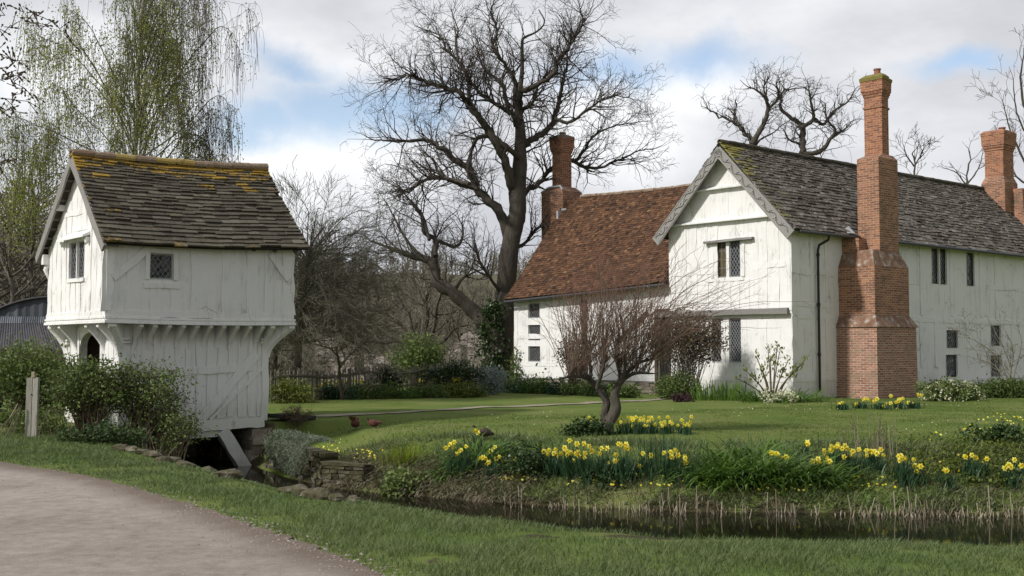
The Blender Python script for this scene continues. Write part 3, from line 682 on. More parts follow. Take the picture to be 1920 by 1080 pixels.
def ridge_tiles(mb, a, b, r, L=.45, sag=0.0, seed=3, spot=.3, tmean=.5):
    a = np.asarray(a, float); b = np.asarray(b, float); D = b-a; T = np.linalg.norm(D); u = D/T; x = np.cross(u, Z3); x /= np.linalg.norm(x); rng = np.random.default_rng(seed)
    n = int(T/L); e = np.linspace(0, 1, n+1)
    ang = np.linspace(-.15*PI, 1.15*PI, 8)
    for i in range(n):
        ra = r*rng.uniform(.94, 1.04); rb = ra*1.05; rings = []
        for t, rr in ((e[i]+.0005, ra), (e[i+1]-.001, rb)):
            c = a+D*t-Z3*(sag*math.sin(PI*t))+Z3*rng.normal(0, .006)
            for q in (rr, rr-.03): rings.append(c+x*(np.cos(ang)*q)[:, None]+Z3*(np.sin(ang)*q*.9-.03)[:, None])
        o0, i0, o1, i1 = [k*8+np.arange(8) for k in range(4)]
        f = [[o0[k], o1[k], o1[k+1], o0[k+1]] for k in range(7)]+[[i0[k+1], i1[k+1], i1[k], i0[k]] for k in range(7)]+[[o0[k+1], i0[k+1], i0[k], o0[k]] for k in range(7)]+[[o1[k], i1[k], i1[k+1], o1[k+1]] for k in range(7)]
        mb.add(np.concatenate(rings), f, rng.uniform(tmean-.25, tmean+.25), t2=spot*rng.uniform(0, 2), smooth=False)
# ---------------------------------------------------------------- gatehouse
GA = np.array([-7.95, 22.5]); LG, WG = 4.10, 3.55
gu = np.array([.7705, .6374]); gw = np.array([-.6374, .7705])
S_ = Wall(GA, gu, -gw)            # upper side wall facing the camera
F_ = Wall(GA, gw, -gu)            # upper front wall with the gable
GH = thing('gatehouse', 'small white timber-framed gatehouse with jettied upper storey and mossy stone-tiled roof over the moat', 'gatehouse', (-7, 24, 0))
ZJ, ZE = 2.22, 3.86; ZR0, ZR1 = 5.66, 5.78
RM = 1.62                          # ridge, measured along the front from the near corner
def pbox(W, x0, y0, x1, y1, d=0):
    a, zt = W.px(x0, y0, d); b, zb = W.px(x1, y1, d); a2, zt2 = W.px(x1, y0, d); b2, zb2 = W.px(x0, y1, d)
    return min(a, b), max(a, b), (zb+zb2)/2, (zt+zt2)/2
sw = pbox(S_, 281, 476, 324, 523)
fw = [pbox(F_, 131, 455, 143, 521), pbox(F_, 146, 453, 158, 521)]
fz0 = min(f[2] for f in fw); fz1 = max(f[3] for f in fw); fw = [(f[0], f[1], fz0, fz1) for f in fw]
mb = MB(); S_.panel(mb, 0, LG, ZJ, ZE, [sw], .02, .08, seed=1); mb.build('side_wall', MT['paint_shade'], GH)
mb = MB(); F_.panel(mb, 0, WG, ZJ, ZE, fw, .014, .08, seed=2); F_.gable(mb, 0, WG, ZE, RM, ZR0-.16, .01, 3); mb.build('front_wall', MT['paint_wood'], GH)
mb = MB(); B_ = Wall(GA+gu*LG, gw, gu); B_.panel(mb, 0, WG, ZJ, ZE, (), .01, .05, step=.5); B_.gable(mb, 0, WG, ZE, RM, ZR1-.16)
L_ = Wall(GA+gw*WG, gu, gw); L_.panel(mb, 0, LG, ZJ, ZE, (), .01, .05, step=.5)
mb.add([S_.q(0, ZJ-.005, 0), S_.q(LG, ZJ-.005, 0), S_.q(LG, ZJ-.005, -WG), S_.q(0, ZJ-.005, -WG)], [3, 2, 1, 0]); mb.build('rear_wall', MT['paint_shade'], GH)
# framing planks, painted over
mb = MB()
for a in (.06, .52, .98, 1.42, 1.86, 2.12, 2.55, 2.72, 3.12, 3.52, 3.98):
    if sw[0]-.1 < a < sw[1]+.1:
        S_.timber(mb, a, ZJ+.12, a+RNG.normal(0, .01), sw[2]-.12, .24, d1=.018); continue
    S_.timber(mb, a, ZJ+.12, a+RNG.normal(0, .012), ZE-.05, RNG.uniform(.26, .34), d1=RNG.uniform(.012, .022))
S_.timber(mb, .10, 3.0, .92, 3.72, .15, d1=.045); S_.timber(mb, 4.02, 3.05, 3.52, 3.66, .13, d1=.045)
S_.timber(mb, sw[0]-.12, sw[2]-.14, sw[1]+.14, sw[2]-.14, .10, d1=.035); S_.timber(mb, sw[0]-.05, sw[3]+.05, sw[1]+.1, sw[3]+.05, .08, d1=.034)
S_.timber(mb, sw[0]-.05, sw[2]-.02, sw[0]-.05, sw[3]+.03, .09, d1=.034); S_.timber(mb, sw[1]+.06, sw[2]-.02, sw[1]+.06, sw[3]+.03, .10, d1=.034)
S_.timber(mb, 0, ZJ+.075, LG, ZJ+.075, .13, d1=.03)
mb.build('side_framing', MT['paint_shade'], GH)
mb = MB()
am, an = fw[0][1] if fw[0][0] > fw[1][0] else fw[1][1], 0
wl, wr = min(f[0] for f in fw), max(f[1] for f in fw)
for a in np.arange(.12, WG, .30):
    top = np.interp(a, [0, RM, WG], [ZE-.1, ZR0-.5, ZE-.1])
    if wl-.12 < a < wr+.12:
        F_.timber(mb, a, ZJ+.12, a, fz0-.08, .27, d1=.016); F_.timber(mb, a, fz1+.22, a, top, .27, d1=.016); continue
    F_.timber(mb, a, ZJ+.12, a+RNG.normal(0, .008), top, RNG.uniform(.255, .285), d1=RNG.uniform(.012, .02))
F_.timber(mb, 0, ZJ+.075, WG, ZJ+.075, .13, d1=.035); F_.timber(mb, .78, 4.45, WG-.95, 4.45, .10, d1=.028)
F_.timber(mb, wl-.05, fz0-.04, wr+.05, fz0-.04, .07, d1=.05)
mb.build('front_framing', MT['paint_wood'], GH)
# ragged corner post with eaten edge
mb = MB()
zz = np.linspace(ZJ+.14, ZE-.05, 26); wd = .10+.05*vnoise(zz, zz*0, .22, 8, 3)+np.where((zz > 2.95) & (zz < 3.35), -.04*np.sin((zz-2.95)/.4*PI*3)**2, 0); v = []
for z, w_ in zip(zz, wd): v += [S_.q(-.034, z, -.16), S_.q(-.034, z, .038), S_.q(w_, z, .038), S_.q(w_, z, -.02)]
mb.add(v, [[i*4+k, i*4+k+1, i*4+k+5, i*4+k+4] for i in range(25) for k in range(3)]); mb.build('corner_post', MT['paint_wood'], GH)
# moulded bressumer round the jetty
mb = MB()
for (z0, z1, d) in ((ZJ-.10, ZJ-.045, .065), (ZJ-.045, ZJ-.01, .035), (ZJ-.01, ZJ+.03, .055)):
    nn = 14; e = np.linspace(-d, LG+d*.6, nn+1); dip = .025*np.sin(np.linspace(0, PI, nn+1))
    for i in range(nn):
        c = [S_.q(e[i], z0-dip[i], d), S_.q(e[i+1], z0-dip[i+1], d), S_.q(e[i+1], z1-dip[i+1], d), S_.q(e[i], z1-dip[i], d), S_.q(e[i], z0-dip[i], -.05), S_.q(e[i+1], z0-dip[i+1], -.05), S_.q(e[i+1], z1-dip[i+1], -.05), S_.q(e[i], z1-dip[i], -.05)]
        hexa(mb, c)
    F_.box(mb, .0, WG+d, z0, z1, -.05, d)
mb.build('jetty_moulding', MT['paint_wood'], GH)
# lower storey
GL = GA+.40*gu+.40*gw; LL, WL = 3.30, 3.12
SL = Wall(GL, gu, -gw); FL = Wall(GL, gw, -gu)
dr = pbox(FL, 152, 622, 190, 700); DA0, DA1, DZ = dr[0], dr[1], dr[3]
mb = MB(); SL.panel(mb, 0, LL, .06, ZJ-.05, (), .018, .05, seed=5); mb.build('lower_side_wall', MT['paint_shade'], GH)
mb = MB(); FL.panel(mb, 0, WL, 0, ZJ-.05, [(DA0, DA1, 0, DZ)], .012, .14, seed=6)
BL = Wall(GL+gu*LL, gw, gu); BL.panel(mb, 0, WL, 0, ZJ-.05, (), .01, .05, step=.6); LL_ = Wall(GL+gw*WL, gu, gw); LL_.panel(mb, 0, LL, 0, ZJ-.05, (), .01, .05, step=.6)
mb.build('lower_front_wall', MT['paint_wood'], GH)
# arched head over the doorway
mb = MB(); nA = 16; t = np.linspace(0, 1, nA+1); aa = DA0+(DA1-DA0)*t; sp = DZ-.34
arc = sp+.30*np.sqrt(np.clip(1-np.abs(2*t-1)**2.1, 0, 1))+.035*(1-np.abs(2*t-1))
v = []
for a, z in zip(aa, arc): v += [FL.q(a, z, .025), FL.q(a, DZ+.01, .025), FL.q(a, z, -.13)]
mb.add(v, [[i*3, i*3+3, i*3+4, i*3+1] for i in range(nA)]+[[i*3+2, i*3+5, i*3+3, i*3] for i in range(nA)])
for a in (DA0-.05, DA1+.05): FL.timber(mb, a, 0, a, DZ+.02, .10, d1=.04)
FL.timber(mb, DA0-.1, DZ+.05, DA1+.1, DZ+.05, .10, d1=.04)
mb.build('arched_doorway', MT['paint_wood'], GH)
mb = MB(); FL.box(mb, DA0-.3, DA1+.3, 0, DZ+.2, -1.4, -1.36, .1); FL.box(mb, DA0-.3, DA0-.26, 0, DZ+.2, -1.4, -.15); FL.box(mb, DA1+.26, DA1+.3, 0, DZ+.2, -1.4, -.15); FL.box(mb, DA0-.3, DA1+.3, DZ+.16, DZ+.2, -1.4, -.15)
mb.build('passage', MT['brownwood'], GH)
mb = MB()
for a in np.arange(.1, LL, .235): SL.timber(mb, a, .14, a+RNG.normal(0, .010), ZJ-.12, RNG.uniform(.16, .215), d1=RNG.uniform(.010, .02))
SL.timber(mb, 1.15, 1.12, LL-.35, 1.20, .15, d1=.034); SL.timber(mb, 1.72, .10, LL-.28, 1.50, .20, d1=.05); SL.timber(mb, 1.95, .12, LL-.1, 1.22, .06, d1=.045)
SL.timber(mb, LL-.07, .05, LL-.07, ZJ-.45, .15, d1=.04); SL.timber(mb, .07, .05, .07, ZJ-.45, .16, d1=.04)
for a in (.07, LL-.05):
    for z in (1.72, 1.785): SL.box(mb, a-.15, a+.15, z, z+.045, .0, .085)
mb.build('lower_framing', MT['paint_shade'], GH)
mb = MB(); mfar = MB()
for a in np.arange(.1, WL, .26):
    if DA0-.15 < a < DA1+.15: continue
    FL.timber(mb if a < DA0 else mfar, a, .1, a, ZJ-.15, .235, d1=.018)
for z in (1.70, 1.765): FL.box(mfar, WL-.3, WL+.05, z, z+.045, 0, .09)
mb.build('lower_front_framing', MT['paint_wood'], GH); mfar.build('lower_front_framing', MT['paint_wood'], GH)
# curved brackets under the jetty
def bracket(W, a, w, reach, drop, mat, z=ZJ-.10, diag=0.0):
    mb = MB(); t = np.linspace(0, 1, 9)
    top = [(d, z) for d in (0, reach)]; cur = [(reach*(1-math.sin(q*PI/2))**1.0*.92+.03, z-.09-(drop-.09)*q) for q in t]
    prof = [(0, z), (reach, z), (reach, z-.085)]+[(d, zz) for d, zz in cur]+[(0, z-drop)]
    n = len(prof); v = []
    for sgn in (-1, 1):
        for d, zz in prof:
            p = W.q(a+sgn*w/2, zz, d)+W.u*diag*d; v.append(p)
    f = [[i, (i+1) % n, n+(i+1) % n, n+i] for i in range(n)]
    mb.add(v, f); mb.add(v[:n], np.arange(n)); mb.add(v[n:], np.arange(n)[::-1])
    # scroll at the head
    p0 = W.q(a-w/2-.006, z-.05, reach-.02)+W.u*diag*(reach-.02); tube(mb, [p0, p0+W.u*(w+.012)], [.05, .05], 10)
    return mb.build('bracket', MT[mat], GH)
for i, a in enumerate(np.linspace(.30, LL-.32, 10)): bracket(SL, a, .075, .375, .50+.03*math.sin(i*2.1), 'paint_shade')
bracket(SL, .06, .13, .40, .66, 'paint_wood', diag=-.9); bracket(SL, LL-.06, .13, .40, .70, 'paint_shade', diag=1.1); bracket(SL, LL-.10, .10, .40, .62, 'paint_shade')
for a in (.10, DA0-.17, DA1+.20, WL-.12): bracket(FL, a, .12, .38, .62, 'paint_wood')
bracket(FL, WL-.03, .13, .30, .70, 'paint_wood', diag=.8)
# bottom sill beam, short beam, raking strut, stone pier, abutments and an added back wall
mb = MB(); n = 16; v = []
for a in np.linspace(.5, LL+.08, n+1):
    j = RNG.normal(0, .012, 4); wv = -.10*(1-a/LL)**1.2
    v += [SL.q(a, -.09+wv*.6+j[0], .09), SL.q(a, .13+wv+j[1], .075), SL.q(a, .135+wv+j[2], -.12), SL.q(a, -.09+wv*.6, -.14)]
mb.add(v, [[i*4+k, i*4+(k+1) % 4, i*4+4+(k+1) % 4, i*4+4+k] for i in range(n) for k in range(4)]+[[3, 2, 1, 0], [n*4, n*4+1, n*4+2, n*4+3]])
mb.build('sill_beam', MT['paint_shade'], GH)
mb = MB(); SL.box(mb, 1.0, 2.22, -.26, -.135, -.2, .05, jit=.008); mb.build('short_beam', MT['paint_shade'], GH)
mb = MB(); a0, z0 = SL.px(414, 812, 0); a1, z1 = SL.px(462, 884, 0); beam(mb, SL.q(a0, z0+.06, .02), SL.q(a1, z1, .02), .26, .20, up=SL.n, jit=.006, seg=5); mb.build('raking_strut', MT['paint_shade'], GH)
def rubble_wall(mb, W, a0, a1, z0, z1, d, hgt=.16, wid=.32, seed=1, dep=.2):
    rng = np.random.default_rng(seed); z = z0
    while z < z1-.02:
        h = min(hgt*rng.uniform(.7, 1.35), z1-z); a = a0
        while a < a1-.02:
            w = min(wid*rng.uniform(.6, 1.5), a1-a)
            if a1-a-w < .08: w = a1-a
            e = rng.uniform(-.02, .03); i0 = .007
            c = [(a+i0, z+i0), (a+w-i0, z+i0), (a+w-i0, z+h-i0), (a+i0, z+h-i0)]
            fr = [W.q(p+rng.normal(0, .008), q+rng.normal(0, .008), d+e+rng.normal(0, .01)) for p, q in c]; bk = [W.q(p, q, d-dep) for p, q in c]
            if np.dot(np.cross(W.u, Z3), W.n) < 0: fr = fr[::-1]; bk = bk[::-1]
            hexa(mb, fr+bk, rng.uniform(.15, .95)); a += w
        z += h
    W.box(mb, a0+.02, a1-.02, z0+.02, z1-.02, d-dep, d-.03, .05)
mb = MB(); rubble_wall(mb, SL, 2.92, LL+.12, -1.15, -.10, .06, .2, .4, 3, .5)
PWL = Wall(SL.q(2.92, 0)[:2], gw, -gu); rubble_wall(mb, PWL, -.05, 2.7, -1.2, -.12, 0, .17, .35, 5, .3)
mb.build('stone_pier', MT['rubble'], GH)
mb = MB(); rubble_wall(mb, SL, .55, 1.22, -1.15, -.22, .02, .17, .33, 8, .5); AWL = Wall(SL.q(1.25, 0)[:2], gw, gu); rubble_wall(mb, AWL, 0, 2.7, -1.2, -.15, 0, .17, .35, 9, .3)
BWL = Wall(SL.q(0, 0)[:2]+gw*2.72, gu, -gw); rubble_wall(mb, BWL, .9, 3.2, -1.3, .0, 0, .17, .35, 12, .3); mb.build('abutment_and_light_stop', MT['rubble'], GH)  # back wall added across the tunnel so that no daylight shows through
mb = MB(); mb.add([SL.q(.3, .0, -.1), SL.q(LL, .0, -.1), SL.q(LL, .0, -WL), SL.q(.3, .0, -WL)], [0, 1, 2, 3], .3); mb.build('floor_boards', MT['darkwood'], GH)
# windows and their weather boards
window(GH, S_, *sw, dep=.06, fr=.025, cell=.12, lattice='diamond', framem='came', cw=.0035)
for f in fw: window(GH, F_, *f, dep=.06, fr=.025, cell=.115, cw=.0035)
mb = MB(); a0, za = F_.px(122, 456); a1, zb = F_.px(169, 441); al, ar = min(a0, a1), max(a0, a1)
c = [F_.q(al, za if a0 < a1 else zb, .14)]
z0, z1 = fz1+.07, fz1+.15
hexa(mb, [F_.q(al-.05, z0-.03, .17), F_.q(ar+.05, z0-.03, .17), F_.q(ar+.05, z0+.01, .17), F_.q(al-.05, z0+.01, .17), F_.q(al-.05, z0+.03, -.02), F_.q(ar+.05, z0+.03, -.02), F_.q(ar+.05, z1+.03, -.02), F_.q(al-.05, z1+.03, -.02)])
for a in (al, ar): F_.box(mb, a-.035, a+.035, z0-.14, z0-.03, -.02, .1)
mb.build('weather_board', MT['paint_wood'], GH)
# roof
OV, FO = .26, .20
ridge0 = F_.q(RM, ZR0, FO+.02); ridge1 = F_.q(RM, ZR1, -LG-.16)
er0 = F_.q(-OV, 3.66, FO); er1 = F_.q(-OV, 3.78, -LG-.24); el0 = F_.q(WG+OV, 3.66, FO); el1 = F_.q(WG+OV, 3.74, -LG-.24)
def lich(s, t, rng):
    return np.clip(.95*np.exp(-t/.11)+.60*np.exp(-np.abs(s-.83)/.06)*np.exp(-np.abs(t-.15)/.22)+.34*np.exp(-(1-t)/.06)+.35*np.exp(-s/.06)*np.exp(-t/.4)+.22, 0, .85)+rng.normal(0, .17, len(s))-.05
mb = MB(); roof_tiles(mb, ridge0, ridge1, er0, er1, 24, .27, .032, sag=.055, grow=1.7, spot=lich, seed=4, tilt=.016, rag=.035, tmean=.44, tsd=.15, kick=.05)
roof_tiles(mb, ridge1, ridge0, el1, el0, 26, .25, .024, sag=.055, grow=1.7, spot=lich, seed=5, tilt=.016, rag=.05, kick=.05)
mb.build('roof', MT['stone_tile'], GH)
mb = MB(); ridge_tiles(mb, ridge0+Z3*.045, ridge1+Z3*.045, .105, .42, .055, spot=.5, tmean=.58); mb.build('ridge_tiles', MT['ridge_tile'], GH)
# barge boards at the front verge
for sgn, e in ((1, er0), (-1, el0)):
    mb = MB(); tp = ridge0-Z3*.14-F_.n*.02; bt = e-Z3*.10-F_.n*.02
    beam(mb, tp, bt, .05, .17, up=np.cross(bt-tp, F_.n), seg=7, jit=.006); mb.build('barge_board', MT['greywood'], GH)
for t in np.linspace(.1, .95, 10):
    for e in (er0, el0):
        mb = MB(); p = ridge0+(e-ridge0)*t-Z3*.13; beam(mb, p-F_.n*.04, p-F_.n*.34, .06, .045, tint=.2); mb.build('roof_batten', MT['greywood'], GH)
# purlin end and the projecting wall-plate ends on the left
mb = MB(); p = F_.q(2.62, 4.62, -.02); beam(mb, p, p+F_.n*.2, .13, .13); mb.build('purlin_end', MT['paint_wood'], GH)
mb = MB(); p = F_.q(WG-.02, ZE-.30, -.02); beam(mb, p, p+F_.n*.17, .13, .22); tube(mb, [p+F_.n*.02-Z3*.1, p+F_.n*.10-Z3*.22, p+F_.n*.03-Z3*.42], [.07, .05, .02], 6); mb.build('plate_end', MT['paint_wood'], GH)
mb = MB(); p = F_.q(WG+.05, 3.70, .12); beam(mb, p, p+F_.u*.26, .10, .10); mb.build('wall_plate', MT['brownwood'], GH)
mb = MB(); S_.box(mb, -.15, LG+.1, ZE-.10, ZE-.02, -.05, .05, .2)
for a in np.linspace(.05, LG-.05, 9): beam(mb, S_.q(a, 3.83, .02), S_.q(a, 3.70, .2), .07, .06, tint=.1)
mb.build('rafter_feet', MT['mossywood'], GH)
# ---------------------------------------------------------------- manor house
al = math.radians(41.35); e1 = np.array([math.cos(al), math.sin(al)]); ef = np.array([-e1[1], e1[0]]); K = np.array([8.79, 36.0])
MH = thing('manor_house', 'long white timber-framed manor house with gabled cross wing, grey stone-tiled range and red-tiled left wing', 'house', (8, 38, 0))
WF = 5.05; LR = 31.0
G_ = Wall(K, ef, -e1)              # gable front, s to the left
R_ = Wall(K, e1, -ef)              # long side wall, s to the right
V_ = Wall(K+ef*WF, ef, -e1)        # left wing front, s to the left
V_.O = V_.O+np.array([e1[0], e1[1], 0])*.12; LV = 8.25
ZEv = 5.62; ZAP = 8.22; AM = WF/2
ZJ2 = 2.70
gl_lo = [pbox(G_, 1335, 597, 1357, 679, -.06), pbox(G_, 1367, 597, 1390, 679, -.06)]; gl_up = [pbox(G_, 1341, 453, 1362, 520), pbox(G_, 1367, 451, 1388, 519)]
def level(ws):
    z0 = min(w[2] for w in ws); z1 = max(w[3] for w in ws); return [(w[0], w[1], z0, z1) for w in ws]
gl_lo, gl_up = level(gl_lo), level(gl_up)
GLo = Wall(K+ef*0.0, ef, -e1); GLo.O = GLo.O-GLo.n*.06
mb = MB(); G_.panel(mb, 0, WF, ZJ2, ZEv, gl_up, .016, .10, seed=11); G_.gable(mb, 0, WF, ZEv, AM, ZAP, .012, 12)
mb.build('gable_wall', MT['limewash'], MH)
mb = MB(); GLo.panel(mb, .04, WF-.02, 0, ZJ2+.02, gl_lo, .016, .10, seed=13); mb.build('gable_lower_wall', MT['limewash'], MH)
ru = [pbox(R_, 1746, 466, 1760, 532), pbox(R_, 1761.5, 467, 1775, 533), pbox(R_, 1811, 474, 1827, 536)]
rl = [pbox(R_, 1774, 619, 1796, 652), pbox(R_, 1773, 665, 1795, 707), pbox(R_, 1857, 610, 1876, 648), pbox(R_, 1857, 666, 1877, 706)]
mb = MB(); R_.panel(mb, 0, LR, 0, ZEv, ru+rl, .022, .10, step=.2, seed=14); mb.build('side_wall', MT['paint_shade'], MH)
vw = [pbox(V_, 991, 569, 1012, 596), pbox(V_, 991, 609, 1013, 638), pbox(V_, 991, 649, 1013, 678)]
d0 = pbox(V_, 1234, 592, 1262, 720); DV = (d0[0], d0[1], .0, d0[3])
ZV = 3.72
mb = MB(); V_.panel(mb, -.1, LV, .42, ZV+.1, vw+[(DV[0], DV[1], .42, DV[3])], .016, .09, seed=15); mb.build('wing_wall', MT['limewash'], MH)
mb = MB(); rubble_wall(mb, V_, DV[1]+.05, LV+.02, -.1, .38, .07, .14, .35, 20, .3); mb.build('wing_plinth', MT['rubble'], MH)
mb = MB(); V_.box(mb, DV[1]+.02, LV+.04, .38, .43, -.05, .10, .3); mb.build('plinth_ledge', MT['greywood'], MH)
# closing walls seen only from elsewhere
mb = MB(); W2 = Wall(K+ef*WF+e1*LR, e1*-1, ef); W2.panel(mb, 0, LR-6.2, 0, ZEv, (), .01, .05, step=1.0)
W3 = Wall(K+e1*LR, ef, e1); W3.panel(mb, 0, WF, 0, ZEv, (), .01, .05, step=.8); W3.gable(mb, 0, WF, ZEv, AM, ZAP)
W4 = Wall(K+ef*(WF+LV)+e1*.12, e1, ef); W4.panel(mb, 0, 6.0, 0, 3.75, (), .01, .05, step=.5); W4.gable(mb, 0, 6.0, 3.75, 3.0, 7.65)
W5 = Wall(K+ef*WF+e1*6.12, ef, e1); W5.panel(mb, 0, LV, 0, 3.75, (), .01, .05, step=.8)
mb.build('rear_wall', MT['limewash'], MH)
# gable framing, painted over
mb = MB()
wlo, whi = gl_up[0], gl_up[1]; wa0 = min(wlo[0], whi[0]); wa1 = max(wlo[1], whi[1])
for a in (.12, .55, 1.0, 1.38):
    G_.timber(mb, a, ZJ2+.1, a+RNG.normal(0, .015), 5.75 if a > .5 else 5.55, RNG.uniform(.17, .24), d1=RNG.uniform(.010, .020))
for a in (3.0, 3.42, 3.9, 4.35, 4.85): G_.timber(mb, a, ZJ2+.1, a+RNG.normal(0, .015), 5.7 if a < 4.6 else 5.5, RNG.uniform(.17, .26), d1=RNG.uniform(.010, .02))
for a in (1.72, 2.12, 2.5): G_.timber(mb, a, ZJ2+.1, a, wlo[2]-.1, .2, d1=.014)
G_.timber(mb, .1, 4.28, 1.3, 4.24, .18, d1=.02); G_.timber(mb, wa0-.15, wlo[2]-.08, wa1+.3, wlo[2]-.08, .10, d1=.022); G_.timber(mb, 3.1, 4.15, WF-.1, 4.15, .16, d1=.018)
G_.timber(mb, AM, 5.98, AM+.01, 6.85, .16, d1=.016)
G_.timber(mb, wa0-.12, wlo[2], wa0-.12, wlo[3]+.06, .14, d1=.03); G_.timber(mb, wa1+.12, wlo[2], wa1+.12, wlo[3]+.06, .14, d1=.03)
mb.build('gable_framing', MT['paint_wood'], MH)
mb = MB()
for a in (.14, 1.1, 2.75, 3.4, 4.2): GLo.timber(mb, a, .05, a, 2.5, RNG.uniform(.16, .22), d1=.014)
GLo.timber(mb, .1, .62, 4.9, .60, .17, d1=.016); GLo.timber(mb, .1, 1.38, 1.35, 1.36, .14, d1=.014)
mb.build('lower_framing', MT['paint_wood'], MH)
mb = MB(); mright = MB()
for a in (.12, 1.15, 1.95, 5.35, 6.1, 6.95, 7.9, 8.9, 10.1, 11.3, 12.4, 13.6, 15, 16.4, 18, 20, 22):
    for (zl, zh) in ((.9, 2.6), (2.78, 5.35)):
        if any(w[0]-.12 < a < w[1]+.12 and zl < w[3] and zh > w[2] for w in ru+rl): continue
        R_.timber(mb if a < 3 else mright, a+RNG.normal(0, .03), zl, a+RNG.normal(0, .03), zh, RNG.uniform(.17, .25), d1=RNG.uniform(.012, .024))
for (a0_, a1_, z) in ((0, 2.35, 4.05), (0, 2.35, 3.02), (0, 2.35, 2.6), (0, 2.35, .62), (5.1, LR, 2.62), (5.1, LR, 3.95), (5.1, LR, 1.62), (5.1, LR, .85)):
    for s0 in np.arange(a0_, a1_, 2.6):
        a, b = s0, min(s0+2.6, a1_)
        if any(a < w[1]+.05 and b > w[0]-.05 and w[2]-.12 < z < w[3]+.12 for w in ru+rl):
            continue
        R_.timber(mb if a < 3 else mright, a, z+RNG.normal(0, .02), b-.02, z+RNG.normal(0, .02), RNG.uniform(.15, .2), d1=RNG.uniform(.014, .026))
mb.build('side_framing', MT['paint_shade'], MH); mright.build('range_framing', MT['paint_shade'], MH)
mb = MB()
for a in (LV-.1, 6.3, 5.5, 3.6): V_.timber(mb, a, .45, a, ZV-.05, .2, d1=.016)
V_.timber(mb, LV-.1, 2.05, 6.2, 2.05, .18, d1=.016); V_.timber(mb, LV-.1, .98, 3.6, .96, .17, d1=.016); V_.timber(mb, LV-.1, 3.0, LV-.75, 3.5, .14, d1=.02); V_.timber(mb, .5, 2.1, 5.3, 2.1, .17, d1=.016)
mb.build('wing_framing', MT['limewash'], MH)
# bare brown timbers in the wing behind the little tree
for (x0, y0, x1, y1, w_) in ((1096, 562, 1097, 700, .27), (1160, 640, 1215, 585, .17)):
    mb = MB(); a, b = V_.px(x0, y0), V_.px(x1, y1); V_.timber(mb, a[0], a[1], b[0], b[1], w_, d1=.05); mb.build('oak_post' if abs(x0-x1) < 5 else 'oak_brace', MT['brownwood'], MH)
mb = MB(); V_.box(mb, DV[0], DV[1], 0, DV[3], -.16, -.11, .3)
for k in range(1, 5): V_.box(mb, DV[0]+(DV[1]-DV[0])*k/5-.006, DV[0]+(DV[1]-DV[0])*k/5+.006, .02, DV[3]-.02, -.12, -.095, .1)
dr_ = mb.build('door', MT['darkwood'], MH)
mb = MB(); p = V_.q(DV[0]+.1, 1.0, -.09); tube(mb, [p, p+V_.n*.04, p+V_.n*.04+Z3*.08], [.012, .014, .012], 6); mb.build('door_handle', MT['iron'], dr_)
mb = MB(); V_.box(mb, DV[0]-.14, DV[0]-.002, 0, DV[3]+.1, -.1, .05, .4, jit=.005); V_.box(mb, DV[1]+.002, DV[1]+.14, 0, DV[3]+.1, -.1, .05, .4, jit=.005); V_.box(mb, DV[0]-.14, DV[1]+.14, DV[3]+.105, DV[3]+.24, -.1, .06, .4, jit=.005); mb.build('door_frame', MT['brownwood'], MH)
# jetty beam, weather mouldings on the gable
mb = MB(); a0, z0 = G_.px(1230, 590, .12); a1, z1 = G_.px(1476, 582, .12); n = 9; v = []
for i in range(n+1):
    t = i/n; a = a0+(a1-a0)*t; z = z0+(z1-z0)*t; j = RNG.normal(0, .010, 4)
    v += [G_.q(a, z-.08+j[0], -.05), G_.q(a, z-.09+j[1], .13), G_.q(a, z+.07+j[2], .14), G_.q(a, z+.11+j[3], -.05)]
mb.add(v, [[i*4+k, i*4+(k+1) % 4, i*4+4+(k+1) % 4, i*4+4+k] for i in range(n) for k in range(4)]+[[3, 2, 1, 0], [n*4, n*4+1, n*4+2, n*4+3]], .45)
mb.build('jetty_beam', MT['greywood'], MH)
for z, in ((5.83,), (6.93,)):
    mb = MB(); hw = (ZAP-z)/(ZAP-ZEv)*AM-.02
    a, b = AM-hw, AM+hw
    hexa(mb, [G_.q(a, z-.03, .17), G_.q(b, z-.03, .17), G_.q(b, z+.01, .17), G_.q(a, z+.01, .17), G_.q(a, z-.03, -.03), G_.q(b, z-.03, -.03), G_.q(b, z+.11, -.03), G_.q(a, z+.11, -.03)])
    mb.build('weather_moulding', MT['paint_wood'], MH)
mb = MB(); a0, z0 = G_.px(1320, 455, .14); a1, z1 = G_.px(1410, 446, .14); zc = (z0+z1)/2; beam(mb, G_.q(a0, zc-.01, .09), G_.q(a1, zc+.01, .09), .17, .075, jit=.006, seg=4); mb.build('window_hood', MT['greywood'], MH)
# windows
window(MH, G_, *gl_up[0], glassm='glass_gold', cell=.2, lattice='grid', cw=.006); window(MH, G_, *gl_up[1], glassm='glass_blue', cell=.12, cw=.006)
for w_, g in zip(gl_lo, ('glass', 'glass_blue')): window(MH, GLo, *w_, glassm=g, cell=.12, cw=.0065)
for w_ in ru: window(MH, R_, *w_, cell=.16, cw=.003, framem='iron')
for w_ in rl: window(MH, R_, *w_, cell=.16, cw=.005, framem='iron')
for w_ in vw: window(MH, V_, *w_, cell=.11, cw=.0035)
# white ledge and low plinth of the range
pz0, pz1 = .32, .56
mb = MB(); a0 = R_.px(1768, 714, .2)[0]; nn = 14; e = np.linspace(a0, LR, nn+1)
for i in range(nn): R_.box(mb, e[i], e[i+1], .24, .42+RNG.normal(0, .01), -.02, .22)
mb.build('plinth_sill', MT['paint_shade'], MH)
mb = MB(); rubble_wall(mb, R_, a0+.12, LR, -.15, .235, .16, .13, .4, 22, .2); mb.build('range_plinth', MT['rubble'], MH)
